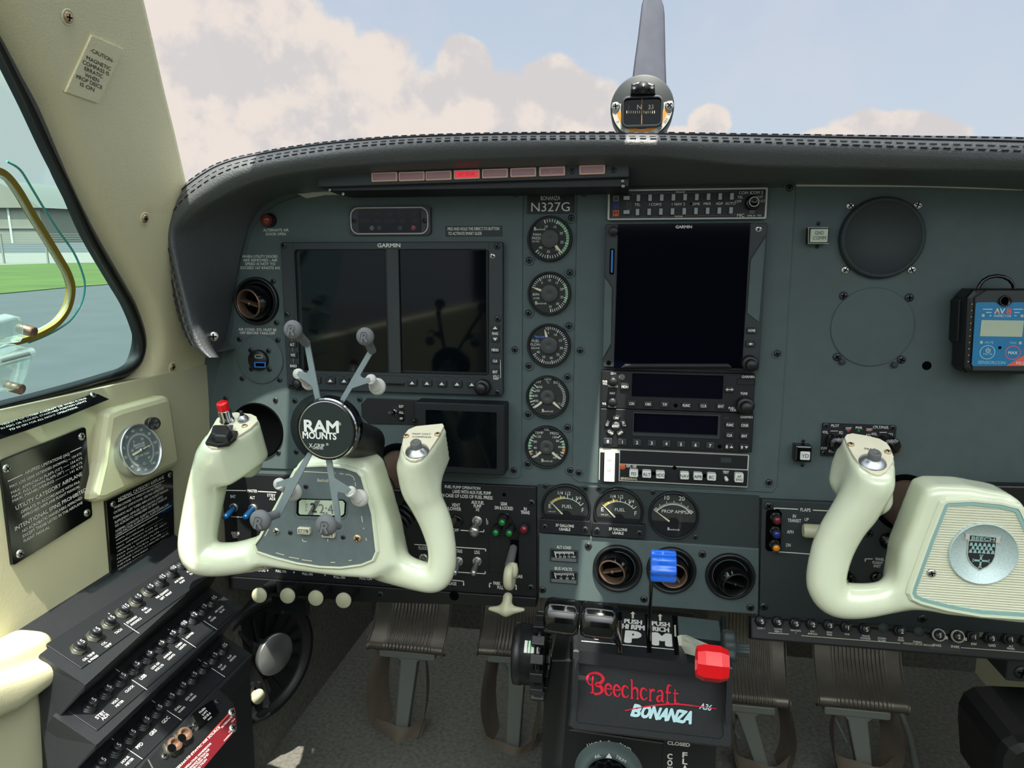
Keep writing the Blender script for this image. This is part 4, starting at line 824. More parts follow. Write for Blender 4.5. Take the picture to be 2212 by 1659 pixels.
for s_, x, y, w in (('PILOT',1804,919.5,17),('XMIT',1833,925.5,13),('PWR.',1856,924,15),('XMIT',1878,928,14),('CPLT/PASS.',1903,923,34),('VOL.',1783,933.5,13),('SQ.',1817,934,9),('VOL.',1889,937.5,13),('SQ',1924,938.5,9),('ATC',1876,940,12),('OFF',1780,968.5,13),('REC',1796,974.5,12)): b.tx(s_, x, y, 5.5, z+0.0002, 'white_print', w, bold=0.01)
for x, m in ((1832.5, 'red_arc'), (1855, 'green_lens'), (1877, 'red_arc')): c = b.P(x, 931, z); b.lathe([(0.0014, 0), (0, 0.001)], m, c[0], c[1], z=z, seg=12, cap=False)
for x, y in ((1802, 931), (1908, 934)): b.pline([(x-8, y), (x+8, y)], 1.2, z+0.0002, 'white_print')
t.part('faceplate', b)
for x, y in ((1802, 952), (1914, 955)): knob(t, x, y, 19, z, 0.018, 'gloss_black', lobes=9, inner=False)
for x, y in ((1784,919.5),(1928,924),(1780,979)): t.screw(x, y, 0.003, z)
b = MB(t); c = b.P(1932, 967, z); b.lathe([(0.0045, 0), (0.0045, 0.006), (0.003, 0.0065), (0.003, 0.004), (0, 0.004)], 'bronze', c[0], c[1], z=z, seg=20, cap=False); t.part('jack', b)
# ------------------------------------------------------------------ gas detector at the right edge
t = T('gas_detector', 'black clip-on gas detector with blue face and small screen at right of the panel', 'gas detector', PF(2170, 717, 0)); z = 0.030
b = MB(t); b.pprism([(2104,624),(2240,624),(2256,640),(2262,800),(2252,810),(2090,806),(2081,796),(2088,642)], 0.004, z, 'black_plastic', 0.004); b.pprism([(2106,643),(2132,627),(2212,627),(2236,643),(2246,803),(2101,801)], z-0.001, z+0.002, 'bezel_grey', 0.0008)
for i in range(10): c = b.P(2100-0.95*i, 657+13.8*i, z); b.lathe([(0.0006, 0), (0, 0.0004)], 'trim_pale', c[0], c[1], z=z, seg=8, cap=False)
t.part('case', b)
b = MB(t); b.pprism([(2071,650),(2082,640),(2088,640),(2082,745),(2074,745),(2067,736)], 0.0, 0.018, 'black_plastic', 0.001); t.part('clip', b)
z = 0.032
b = MB(t); b.pprism([(2111,653),(2150,653),(2160,659),(2170,661),(2180,659),(2188,653),(2240,653),(2246,658),(2250,790),(2102,791),(2099,787),(2108,656)], z, z+0.0004, 'label_blue'); q = z+0.0006
b.tx('AV', 2159.5, 672, 11, q, 'white_print', 22, bold=0.02); b.tx('8', 2179.5, 672.5, 11, q+0.0001, 'coral', 10, bold=0.03); b.pflat([(2148,672),(2154,672),(2162,678)], q+0.0001, 'coral'); b.tx('INSPECTOR', 2166, 682.5, 5, q, 'white_print', 37)
for x0, x1, y in ((2123,2144,668),(2130,2142,675),(2137,2142,682)): b.pline([(x0, y), (x1, y)], 2.2, q, 'label_light'); b.pline([(4333-x1, y), (4333-x0, y)], 2.2, q, 'label_light')
for s_, x, y, h, w in (('MUTE',2137,740,4.5,18),('MAX',2189,740.5,4.5,14),('SENSORCON',2142,783,6.5,59)): b.tx(s_, x, y, h, q+0.0001, 'label_light', w)
for x, y in ((2124,681.5),(2208,682.5),(2120,739.5),(2204,741)): b.pbox(x-3, y-3, x+3, y+3, z, q+0.0001, 'lcd_green', 0.0005)
for x, y, m in ((2133, 761, 'label_light'), (2188, 762, 'coral')): c = b.P(x, y, q); k = t.sc(x, y, q); b.lathe([(16*k, 0), (14.5*k, 0)], m, c[0], c[1], z=q, cap=False, seg=40)
b.tx('MUTE', 2134, 765, 4.5, q, 'label_light', 19); b.tx('MAX', 2188, 762, 6, q, 'white_print', 20, bold=0.02); c = b.P(2134.5, 757, q); k = t.sc(2134, 757, q); b.arc(c[0], c[1], 3.6*k, 5*k, 35, 325, q, 'white_print'); b.pline([(2134.5, 751), (2134.5, 758)], 1.6, q, 'white_print')
c = b.P(2160, 751, q); b.lathe([(0.0015, 0), (0, 0.0002)], 'void', c[0], c[1], z=q, seg=12, cap=False); t.part('face_label', b)
b = MB(t); b.pprism([(2174,790.5),(2212,768),(2250,745),(2250,790)], z+0.0003, z+0.0006, 'coral'); b.tx('PRO', 2206, 785, 7, z+0.0008, 'white_print', 22); t.part('corner_label', b, None, 'coral corner label')
b = MB(t); b.pbox(2118.5, 692, 2210, 727, z, z+0.0008, 'lcd_green', 0.0006); t.part('screen', b)
b = MB(t); c = b.P(2170, 650, z); b.lathe([(0.0052, 0), (0.0052, 0.003), (0.0042, 0.0035), (0.0035, 0.001), (0, 0.001)], 'gloss_black', c[0], c[1], z=z-0.001, seg=28, cap=False); t.part('sensor_port', b)
b = MB(t); b.tube([(*b.P(x, y, 0.022), 0.022) for x, y in ((2112,626),(2116,616),(2124,606),(2136,599),(2152,596),(2168,598),(2180,604),(2188,614),(2191,626))], 0.0018, 'gloss_black', 10); t.part('wire_loop', b)
# ------------------------------------------------------------------ lower left switch panel
YL = -0.004
t = tsw = T('switch_board', 'black switch panel with toggles and gear lights below the flight displays', 'switch board', PF(820, 1150, YL)); z = 0.0
b = MB(t); b.pprism([(478,1022),(1158,1052),(1159,1290),(490,1244)], -0.006, 0.0, 'panel_black', 0.0008)
def br(pts): b.pline(pts, 2.0, 0.0002, 'white_print')
lines(b, [('MASTER',545,1060.5,6,21),('BAT',503.5,1072.5,6,11),('ALT',545,1075,6,11),('STBY',586,1070,6,18),('ADI',588,1077.5,6,12),('ANNUN',508,1151.5,6,17),('TEST',508,1158.5,6,13),('FLOOD',914,1184,7,19),
  ('FUEL PUMP OPERATION',999,1053,6,76),('LAND WITH AUX FUEL PUMP',1019,1063.5,7,82),('IN CASE OF LOSS OF FUEL PRESS',1008,1072.5,7,111),('AUX FUEL',1032,1085.5,7,27),('PUMP',1031.5,1093.5,7,16),('HI',1031.5,1101,6.5,6),
  ('VENT',985,1091,7,18),('BLOWER',980,1099,7,32),('L',1052.5,1123,6,4),('O',1052.5,1130,6,4),('OFF',985,1145,6,12),('GEAR',1088.5,1088.5,7,14),('DN & LOCKED',1088.5,1097.5,7,39),('IN',1134.5,1099.5,7,6),('TRANS',1134.5,1107,7,19),
  ('UP',1078.5,1174,7,7.5),('DOWN',1073.5,1213,7,17),('GEAR',1119,1245,7,20),('TAXI',992,1190.5,7,12),('LDG',1030.5,1193,7,11),('RELEASE',972,1260,7,28),('PARK',1073.5,1260,7,15),('BRAKE',1100,1262,7,20),('PULL',1081,1269,7,13),
  ('TO DEFOG',558,1231.5,5,30),('PULL ON',607,1234,5,22),('PULL ON',664,1240,5,22),('PULL ON',733,1247,5,24),('PULL ON',790,1250,5,26)], z=0.0003)
for a in ([(488,1059),(532,1060)], [(488,1059),(488,1062)], [(557,1061.5),(597,1063.5)], [(499,1116),(540,1118)], [(995,1145.5),(1045,1149),(1045,1144)], [(895,1176),(1049,1186),(1049,1191)], [(975,1235),(1048,1239.5),(1048,1234)], [(976,1253),(1001.5,1255.5),(1001.5,1262)], [(1062,1260),(1057.5,1260),(1057.5,1266)], [(1111,1263.5),(1115,1264),(1115,1270)]): br(a)
for x, y in ((1001.5, 1266), (1057.5, 1270), (1115, 1275), (578, 1235), (635, 1239), (702, 1245)): b.pflat([(x-2, y-4), (x+2, y-4), (x, y)], 0.0003, 'white_print')
b.pprism([(1056,1158),(1062,1157),(1095,1160),(1100,1166),(1099,1240),(1056,1236)], 0, 0.0012, 'panel_black', 0.0005)
b.pprism([(1103,1166),(1121,1167),(1120,1232),(1101,1232)], 0, 0.0004, 'void'); b.pprism([(1078,1111),(1084,1108),(1094,1108),(1100,1112),(1122,1158),(1118,1166),(1100,1164),(1094,1157),(1070,1155),(1064,1150),(1062,1142)], 0, 0.002, 'gloss_black', 0.0006)
t.part('faceplate', b)
def lamp(t, x, y, lens, rp=9.5, z=0.0, metal=False):
    k = t.sc(x, y, z); b = MB(t)
    if metal: b.plathe([(rp*1.15*k, 0), (rp*1.15*k, 0.004)], 'screw_steel', x, y, z, seg=6)
    b.plathe([(rp*k, 0), (rp*k, 0.010), (rp*0.8*k, 0.0115), (rp*0.72*k, 0.0105)], 'panel_black', x, y, z, seg=28, cap=False); o = t.part('indicator_lamp', b)
    b = MB(t); b.plathe([(rp*0.76*k, 0.0104), (rp*0.6*k, 0.0118), (0, 0.0124)], lens, x, y, z, seg=24, cap=False); t.part('lens', b, o)
for x, y in ((1088, 1122), (1074, 1144), (1103, 1145)): lamp(t, x, y, 'green_lens', 9, 0.002)
lamp(t, 1134, 1137, 'red_lens', 10)
def toggle(t, x, y, tx_, ty_, m, L=0.026, r0=0.0022, r1=0.0034, z=0.0, big=1.0, bm='screw_steel'):
    """base at pixel (x, y); the bat's tip is seen at (tx_, ty_)"""
    c = t.p(x, y, z); e = t.p(tx_, ty_, z+L*0.85); b = MB(t)
    b.lathe([(0.0056*big, 0), (0.0056*big, 0.0018), (0.0046*big, 0.0024), (0.003*big, 0.0024), (0.0026*big, 0.0012), (0, 0.0012)], bm, c[0], c[1], z=z, seg=24, cap=False); o = t.part('toggle_switch', b)
    A = V((c[0], c[1], z+0.001)); B_ = V((e[0], e[1], z+L*0.85)); b = MB(t); b.tube([A, A.lerp(B_, 0.4), A.lerp(B_, 0.85), A.lerp(B_, 0.97), B_], [r0, r0*1.1, r1, r1*0.9, r1*0.3], m, 14); t.part('bat', b, o)
toggle(t, 506, 1096, 486, 1119, 'blue_metal', 0.030, 0.0034, 0.0040); toggle(t, 547, 1098, 529, 1120, 'blue_metal', 0.030, 0.0034, 0.0040)
toggle(t, 1031, 1125, 1023, 1152, 'screw_steel', 0.030, 0.0032, 0.0062, big=1.1); toggle(t, 991, 1212, 981, 1240, 'alu', 0.028, 0.0028, 0.0036); toggle(t, 1031, 1212, 1022, 1241, 'alu', 0.028, 0.0028, 0.0036); toggle(t, 915, 1205, 912, 1217, 'screw_steel', 0.02, 0.0022, 0.003)
b = MB(t); b.plathe([(0.0075, 0), (0.0075, 0.002), (0.006, 0.0025), (0, 0.0025)], 'gloss_black', 986, 1126, 0, seg=24, cap=False); t.part('push_knob', b)
b = MB(t); b.plathe([(0.0022, 0), (0.002, 0.0003), (0, 0.0003)], 'void', 1089, 1068.5, 0, seg=16); t.part('panel_hole', b)
for x, y in ((1148,1086),(1146,1269),(508,1176)): t.screw(x, y, 0.0042)
# fascia under the switch panel with the row of round knobs
t = T('lower_fascia', 'narrow black fascia strip under the switch panel with a small hole', 'fascia', PF(820, 1280, YL-0.002))
b = MB(t); b.pprism([(492,1246),(1159,1292),(1158,1312),(760,1300),(495,1272)], -0.02, 0.0, 'black_plastic', 0.001); t.part('strip', b)
b = MB(t); b.pprism([(586,1290),(664,1294),(664,1330),(590,1326)], -0.018, -0.012, 'black_plastic', 0.001); t.part('bracket', b)
b = MB(t); b.plathe([(0.0058, 0), (0.005, 0.0003), (0, 0.0003)], 'void', 981, 1287, 0, seg=20, cap=False); t.part('socket', b)
t.screw(822, 1284, 0.004)
for i, (x, y, sx_, sy_) in enumerate(((560,1286,587,1264),(621,1287,647,1268),(682,1292,706,1273),(742,1297,765,1277))):
    A = aty(sx_, sy_, YL-0.004); B_ = aty(x, y, -0.062); F = FR(B_, (1, 0.12, 0), (0, 0.15, 1))
    t = T('pull_knob', ('leftmost', 'second', 'third', 'rightmost')[i]+' of four round cream faced pull knobs under the left switch panel', 'knob', F, 'cream pull knobs')
    b = MB(t); a = t.p3(A); b.tube([a, (0, 0, -0.012)], [0.0058, 0.0066], 'black_plastic', 16); t.part('shaft', b)
    b = MB(t); b.lathe([(0.0068, -0.014), (0.0095, -0.007), (0.0098, -0.001), (0.0088, 0.0)], 'black_plastic', seg=28, cap=False); b.lathe([(0.0088, -0.0003), (0.0084, 0.0006), (0, 0.0008)], 'ivory_knob', seg=28, cap=False); t.part('head', b)
# landing gear lever and parking brake handle
A = aty(1110, 1180, 0.0); B_ = aty(1100, 1222, -0.045); E_ = aty(1103, 1278, -0.058)
t = T('landing_gear_lever', 'black lever with cream wheel shaped grip on the switch panel', 'lever', FR(B_, (1, 0, 0), (0, 0, 1)))
b = MB(t); b.tube([t.p3(A), t.p3(A.lerp(B_, 0.5)), t.p3(B_)], [0.0042, 0.0046, 0.0048], 'rubber_grey', 14); t.part('arm', b)
b = MB(t); q = t.p3(aty(1101, 1247, -0.056)); b.X = M.Translation(q) @ M.Rotation(math.radians(-8), 4, 'Y') @ M.Rotation(math.radians(90), 4, 'Y') @ M.Diagonal((0.6, 0.8, 0.95, 1))
b.lathe([(0.006, -0.004), (0.0145, -0.005), (0.0168, -0.0035), (0.0178, 0), (0.0168, 0.0035), (0.0145, 0.005), (0.006, 0.004)], 'ivory_knob', seg=36); t.part('grip', b)
b = MB(t); q = t.p3(aty(1107, 1232, -0.052)); b.X = M.Translation(q) @ M.Rotation(math.radians(90), 4, 'Y') @ M.Diagonal((0.6, 0.75, 0.7, 1)); b.lathe([(0.004, -0.0085), (0.0105, -0.0065), (0.012, 0), (0.0105, 0.0065), (0.004, 0.0085)], 'ivory_knob', seg=28); t.part('grip_collar', b)
t = T('parking_brake_handle', 'cream T shaped parking brake handle hanging below the gear lever', 'handle', PF(1093, 1315, -0.035))
def sdf_obj(f, lo, hi, h, m): vs, fs = surfnets(f, lo, hi, h); b = MB(); b.add(vs, fs, m, True); return b
P_ = lambda x, y, w=0.0: np.array((*t.p(x, y, w), w))
a0, a1, a2, a3 = P_(1058, 1315), P_(1130, 1317), P_(1093, 1318), P_(1097, 1290, -0.006)
f = lambda G: smin(smin(sd_cone(G, a0, a2, 0.0022, 0.0062), sd_cone(G, a1, a2, 0.0022, 0.0062), 0.002), sd_cone(G, a3, a2, 0.0055, 0.005), 0.006)
t.solo(sdf_obj(f, (-0.024, -0.014, -0.016), (0.024, 0.02, 0.01), 0.0011, 'ivory_knob'))
# ------------------------------------------------------------------ lower centre: fuel gauges, meters and vents
t = T('lower_center_panel', 'dark lower centre panel holding fuel gauges and three vents', 'panel', PF(1400, 1200, YL))
b = MB(t); b.pprism([(1161,1047),(1640,1072),(1638,1186),(1161,1158)], -0.008, -0.003, 'panel_dark'); t.part('gauge_plate', b)
b = MB(t); b.pprism([(1164,1152),(1640,1186),(1638,1328),(1164,1292)], -0.007, 0.0, 'panel_grey', 0.0012)
lines(b, [('ALT LOAD',1218,1182.5,6.5,31),('BUS VOLTS',1217,1229,6.5,37)], z=0.0003); t.part('vent_plate', b)
for x, y in ((1271,1179),(1517,1197),(1172,1274),(1391,1294),(1621,1312)): t.screw(x, y, 0.0042)
for x, y in ((1178,1050),(1265,1054),(1293,1055),(1410,1063),(1382,1151),(1502,1160)): t.screw(x, y, 0.003, -0.003)
def edgewise(label, y, n, marks):
    t = T('edge_meter', label, 'meter', PF(1218, y, YL)); b = MB(t); b.pring((1188,y-12.5,1248,y+14), (1191,y-10.5,1245,y+9), 0, 0.002, 0.0006, 'trim_pale' if False else 'bezel_grey', 0.001, 0.0006, 0.0005); b.pbox(1190, y-12, 1246, y+12, 0, 0.0008, 'dial_black'); b.pbox(1191,y+6,1245,y+12,0,0.0022,'dim_print')
    for i in range(n): x = 1199+40*i/(n-1); b.pline([(x, y-9.5), (x, y-(4.5 if i % 4 else 2))], 1.5, 0.001, 'white_print')
    b.pline([(1198, y-10), (1201, y+2)], 2, 0.0011, 'white_print')
    for s_, x in marks: b.tx(s_, x, y+2.5, 4.5, 0.001, 'white_print')
    t.part('body', b); b = MB(t); b.pflat([(1190,y-12),(1246,y-12),(1246,y+12),(1190,y+12)], 0.0024, 'dial_glass'); t.part('glass', b)
edgewise('small edge meter marked ALT LOAD', 1200.5, 17, (('0',1201),('25',1210),('50',1219.5),('75',1229),('100',1239)))
edgewise('small edge meter marked BUS VOLTS', 1247, 13, (('10',1212),('20',1225),('30',1238)))
def big_gauge(label, px, py, rpx, kind):
    t = T('fuel_gauge' if kind == 'f' else 'ammeter', label, 'gauge', PF(px, py, YL)); k = t.sc(px, py); R_ = rpx*k; w = -0.003
    b = MB(t); b.lathe([(R_, w-0.001), (R_, w+0.003), (R_*0.96, w+0.005), (R_*0.93, w+0.004), (R_*0.915, w+0.0005)], 'panel_black', seg=56, cap=False); t.part('bezel', b)
    b = MB(t); b.disc(0, 0, R_*0.92, w+0.0008, 'dial_black', 56); zz = w+0.0012
    seg = [(R_*0.88*math.sin(math.radians(a)), R_*0.88*math.cos(math.radians(a))) for a in range(-108, 109, 6)]; b.flat(seg, zz-0.0002, 'dial')
    b.lathe([(13*k, 0), (0, 0.0001)], 'dial_black', 0, -18*k, z=zz, seg=28, cap=False)
    cx_, cy_ = 0, -20*k
    def q(a, r): return (cx_+r*k*math.sin(math.radians(a)), cy_+r*k*math.cos(math.radians(a)))
    if kind == 'f':
        b.arc(cx_, cy_, 41*k, 42.5*k, -48, 48, zz, 'white_print'); b.arc(cx_, cy_, 42*k, 46*k, -43, -4, zz+0.0001, 'yellow_arc')
        for a, L in ((-46,6),(-30,5),(-14,8),(-4,5),(4,10),(18,6),(30,9),(40,6),(48,9)): b.line(q(a, 41), q(a, 41+L), 1.4*k, zz+0.0002, 'white_print')
        for s_, x, y, h in (('E',-34,3,9),('F',36,-2,9),('FUEL',3,4,7),('1/4',-12,33,7),('1/2',4,33,7),('3/4',26,24,7)): b.text(s_, x*k, y*k, h*k, zz+0.0001, 'white_print')
        b.text('FUEL QTY', -29*k, -9*k, 2.4*k, zz+0.0001, 'white_print'); na = -45
    else:
        b.arc(cx_, cy_, 43*k, 44.5*k, -56, 56, zz, 'white_print')
        for i in range(31): a = -54+3.6*i; b.line(q(a, 44), q(a, 48 if i % 5 else 52), 1.0*k, zz+0.0001, 'white_print')
        for s_, x, y, h in (('0',-37,10,9),('10',-15,38,9),('20',16,38,9),('30',33,9,9),('PROP AMPS',1,8,7)): b.text(s_, x*k, y*k, h*k, zz+0.0001, 'white_print')
        b.text('B', -9*k, -31*k, 6*k, zz+0.0001, 'white_print', bold=0.02); b.text('eechcraft', 4*k, -32*k, 4*k, zz+0.0001, 'white_print', 20*k); na = -54
    t.part('dial', b)
    b = MB(t); p, e = q(na, 10), q(na, 47 if kind == 'f' else 52); d = V((e[0]-p[0], e[1]-p[1])).normalized(); n_ = V((-d.y, d.x))*(1.7*k); b.prism([(p[0]-n_.x, p[1]-n_.y), (p[0]+n_.x, p[1]+n_.y), (e[0]+n_.x*0.2, e[1]+n_.y*0.2), (e[0]-n_.x*0.2, e[1]-n_.y*0.2)], zz+0.0004, zz+0.0009, 'cream_print'); t.part('needle', b)
    b = MB(t); b.disc(0, 0, R_*0.925, w+0.003, 'dial_glass', 48); t.part('glass', b)
big_gauge('left fuel gauge resting on E, above the first 37 gallons plate', 1222, 1099, 53, 'f'); big_gauge('right fuel gauge resting on E, above the second 37 gallons plate', 1336, 1106, 53, 'f'); big_gauge('round gauge marked PROP AMPS right of the two fuel gauges', 1455, 1114, 53, 'a')
for l, r, y, w_ in ((1166, 1276, 1138.5, 'left'), (1279, 1393, 1146.5, 'right')):
    t = T('placard', 'small black plate reading 37 gallons usable under the '+w_+' fuel gauge', 'placard', PF((l+r)/2, y, YL)); b = MB(t); b.pprism([(l,y-16),(l+2,y-17),(r-1,y-12),(r,y-10),(r,y+17),(r-2,y+18),(l,y+12)], -0.003, 0.0030, 'panel_black', 0.0005)
    b.tx('37 GALLONS', (l+r)/2-1, y-3, 5.6, 0.0032, 'white_print', 39, bold=0.02); b.tx('USABLE', (l+r)/2-1, y+5, 5.6, 0.0032, 'white_print', 24, bold=0.02); t.part('plate', b)
    for x, yy in ((l+11, y-1), (r-12, y+5)): t.screw(x, yy, 0.0034, 0.0030)
vent(1334, 1227, 'left of the three vents in the lower centre panel, with bronze vane turned', 52, 31, (-4, 4), 22, (10, -16), 'bronze', YL-0.0002)
vent(1450, 1231, 'middle one of the three lower vents, behind the blue propeller knob', 52, 31, (2, 0), -50, (6, 4), 'bronze', YL-0.0002)
vent(1577, 1244, 'right one of the three vents in the lower centre panel', 52, 31, (3, -4), -24, (12, 14), 'black_plastic', YL-0.0002)
# ------------------------------------------------------------------ lower right panel
t = T('lower_right_panel', 'dark lower right panel with three coloured flap lamps', 'panel', PF(1900, 1200, YL))
b = MB(t); b.pprism([(1646,1079),(2330,1112),(2330,1380),(1640,1335)], -0.006, 0.0, 'panel_dark', 0.0008); b.pprism([(1655,1106),(1661,1100),(1683,1101),(1689,1108),(1686,1186),(1680,1192),(1658,1190),(1653,1184)], 0, 0.0003, 'void')
lines(b, [('FLAPS',1740,1101.5,7,22),('IN',1716,1115,7,6.5),('TRANSIT',1716,1124.5,7,29),('UP',1742.5,1122,6.5,9),('APH',1707,1149,7,14),('DN',1703,1177.5,7,9.5),('DIMMER',1820,1226,7.5,30),('PANEL',1901,1208,5.6,19),('FLIGHT',1896,1215.5,5.6,22),('INST',1895,1223,5.6,15)], z=0.0003)
for a in ([(1673,1103),(1673,1097.5),(1724,1100)], [(1756,1102),(1800,1104)], [(1669,1191),(1752,1197),(1800,1200)], [(1869,1213),(1869,1207),(1885,1207.5)]): br(a)
t.part('faceplate', b)
for x, y, l in ((1675,1117,'red_lens'),(1674,1147,'blue_lens'),(1673,1176,'amber_lens')): lamp(t, x, y, l, 10, 0.0003, True)
for x, y in ((1660,1093),(1876,1152),(1992,1336),(1650,1310)): t.screw(x, y, 0.0046)
b = MB(t); c = b.P(1825, 1252, 0); k = t.sc(1825, 1252); b.lathe([(20*k, 0), (20*k, 0.006), (18*k, 0.008), (15*k, 0.008), (15*k, 0.016), (14*k, 0.017), (0, 0.017)], 'gloss_black', c[0], c[1], seg=40, cap=False); b.box(c[0]+8*k, c[1]-9*k, 12*k, 2.2*k, 0.0165, 0.0174, 'coral'); t.part('dimmer_knob', b)
b = MB(t); b.plathe([(0.0085, 0), (0.0085, 0.002), (0.0055, 0.003), (0.005, 0.012), (0, 0.012)], 'gloss_black', 1918, 1168, 0, seg=28, cap=False); c = b.P(1918, 1168); b.tube(crs([(c[0], c[1], 0.01), (c[0]+0.002, c[1]-0.006, 0.022), (c[0]+0.006, c[1]-0.018, 0.026), (c[0]+0.010, c[1]-0.032, 0.02)], 4), 0.0028, 'gloss_black', 10); t.part('plug_and_cord', b)
b = MB(t); c = b.P(1762, 1149, 0.014); b.X = M.Translation((c[0], c[1], 0.012)) @ M.Rotation(math.radians(90), 4, 'Y'); b.lathe([(0.006, -0.012), (0.0072, -0.010), (0.0072, 0.010), (0.006, 0.012)], 'ivory_knob', seg=24); b.X = None; b.tube([(c[0], c[1], 0), (c[0], c[1], 0.01)], 0.003, 'black_plastic', 10); t.part('flap_switch', b)
b = MB(t); b.pprism([(2075,1047),(2330,1052),(2330,1092),(2080,1085)], 0.0, 0.012, 'black_plastic', 0.002); t.part('recess_frame', b)
b = MB(t); b.plathe([(0.0062, 0), (0.0062, 0.004), (0.004, 0.005), (0, 0.005)], 'gloss_black', 1893, 1247, 0, seg=24, cap=False); t.part('rheostat', b)
# ------------------------------------------------------------------ avionics breaker strip, right
pa, pb = aty(1640, 1372, -0.028), aty(2212, 1408, -0.028)
t = T('avionics_breaker_strip', 'long black strip of numbered avionics breakers under the lower right panel', 'breaker panel', FR(pa.lerp(pb, 0.5), (1, 0, 0), (0, 0.42, 1)))
b = MB(t); b.pprism([(1622,1332),(2330,1398),(2330,1440),(1622,1381)], -0.016, 0.0, 'panel_black', 0.002)
L_ = [('5','COM 1',1647,1343),('5','COMM\nNAV 2',1684,1345),('5','NAV/GPS\n1',1722,1348),('2','GPS\nANNUN',1758,1350),('3','SPKR\nMKR',1795,1352),('1','PHB',1833,1356),('5','TRANS\nPONDER',1873,1360),('','STORM\nSCOPE',1908,1358),('2','ENG\nMON',1949,1364),('','STEREO',1985,1366),('3','',2031,1373),('2','',2072,1376),('1','INV',2107,1377),('3','GAD',2146,1380),('1','ALT\nPRESEL',2187,1382),('2','AUDIO',2226,1386)]
for n_, lb, x, y in L_:
    for i, q in enumerate(lb.split('\n')): b.tx(q, x-3, y+14+i*5.2+(7 if n_ == '' else 0), 5.2 if lb in ('INV','GAD') else 3.8, 0.0002, 'white_print', bold=0.01)
b.pline([(1660,1367),(1704,1370)], 1.1, 0.0003, 'cream_print'); b.pline([(1731,1373),(1945,1389.5)], 1.1, 0.0003, 'cream_print'); b.pline([(2076,1399),(2240,1411)], 1.1, 0.0003, 'cream_print'); b.tx('AVIONICS CIRCUIT BREAKERS', 1984, 1392, 4, 0.0003, 'cream_print', 66)
b.pprism([(2008,1379),(2075,1383),(2075,1408),(2008,1403)], 0, 0.0002, 'panel_dark'); b.tx('SPARE', 2024, 1394, 5, 0.0004, 'white_print', 18, bold=0.01); b.tx('SPARE', 2063, 1397, 5, 0.0004, 'white_print', 18, bold=0.01)
t.part('strip', b)
def breaker(t, x, y, n_, z=0.0, m='breaker', nut='breaker', h=0.012, rp=10.5, up_=0.0, par=None, rot=0.0, wpos=None):
    k = t.sc(x, y, z+h); c = t.p(x, y, z+h) if wpos is None else wpos; r = rp*k if wpos is None else rp; b = MB(t)
    b.X = M.Translation((c[0], c[1], z)) @ M.Rotation(rot, 4, 'Z')
    b.lathe([(r*1.45, 0), (r*1.45, 0.0035), (r*1.2, 0.0042), (r*1.2, 0.006)], nut, seg=6, cap=False); b.lathe([(r*1.18, 0.004), (r*1.18, 0.0065), (r*0.9, 0.0066)], nut, seg=24, cap=False); o = t.part('circuit_breaker', b)
    b = MB(t); b.X = M.Translation((c[0], c[1], z)); b.lathe([(r*0.95, 0.005), (r*0.95, h*0.75), (r, h*0.8), (r, h*0.93), (r*0.9, h), (0, h)], m, seg=28, cap=False)
    if n_: b.text(n_, 0, 0, r*0.95, h+0.0002, 'white_print', bold=0.0)
    t.part('button', b, o); return o
for i, (n_, lb, x, y) in enumerate(L_):
    if n_: breaker(t, x, y, n_, rp=9.5)
    else: b = MB(t); b.plathe([(0.0052, 0), (0.005, 0.001), (0, 0.0012)], 'panel_dark', x, y-1, 0, seg=28, cap=False); t.part('hole_plug', b)
for x, y in ((2031, 1373), (2072, 1376)):
    b = MB(t); c = b.P(x-8, y-4, 0.006); b.lathe([(0.0052, 0.004), (0.0062, 0.004), (0.0062, 0.0075), (0.0052, 0.0075)], 'trim_pale', c[0]+0.002, c[1]-0.001, seg=24, cap=False); b.box(c[0]+0.008, c[1]-0.003, 0.004, 0.003, 0.004, 0.007, 'trim_pale'); t.part('locking_collar', b, None, 'pale locking collar')
# ------------------------------------------------------------------ yokes: one smooth blended body each
def yoke_body(t, chains, hub, zs):
    """chains of (px, py, z, radius px, z stretch), splined so that every limb tapers evenly"""
    out = []
    for ch in chains:
        q = []
        for x, y, z, r, s_ in ch: q.append((V((*t.p(x, y, z), z)), V((r*t.sc(x, y, z), s_, 0))))
        A = crs([v for v, _ in q], 5); R_ = crs([r for _, r in q], 5); out.append([(np.array(p), r.x, r.y) for p, r in zip(A, R_)])
    return out, [t.p(x, y, zs[1]) for x, y in hub]
def yoke_mesh(t, chains, hp, zs, heads, h, k=0.011):
    """heads: (frame relative to the yoke, outline, depth): the flat topped block each grip ends in"""
    pts = np.array([q[0] for c in chains for q in c]+[(x, y, 0) for x, y in hp]+[tuple(L @ V((x, y, 0))) for L, P_, d in heads for x, y in P_])
    lo = pts.min(0)-0.025; hi = pts.max(0)+0.025; lo[2] = min(lo[2], -0.075); hi[2] = max(hi[2], 0.04)
    def f(G):
        d = sd_poly(G, hp, zs[0], zs[1], 0.008)
        for c in chains:
            e = None
            for (a, ra, sa), (b_, rb, sb) in zip(c[:-1], c[1:]):
                q = sd_cone(G, a, b_, ra, rb, (1, 1, (sa+sb)/2)); e = q if e is None else np.minimum(e, q)
            d = smin(d, e, k)
        for L, P_, dep in heads:
            I_ = np.array(L.inverted()); H = G@I_[:3, :3].T+I_[:3, 3]
            d = smin(d, sd_poly(H, P_, -dep, 0.004, 0.0055), 0.016)
            top = H[..., 2]+0.0016; c = np.mean(np.array(P_), 0); near = np.hypot(H[..., 0]-c[0], H[..., 1]-c[1]) < 0.05
            d = np.where(near & (top > 0), np.maximum(d, top), d)
        return d
    return sdf_obj(f, tuple(lo), tuple(hi), h, 'ivory')
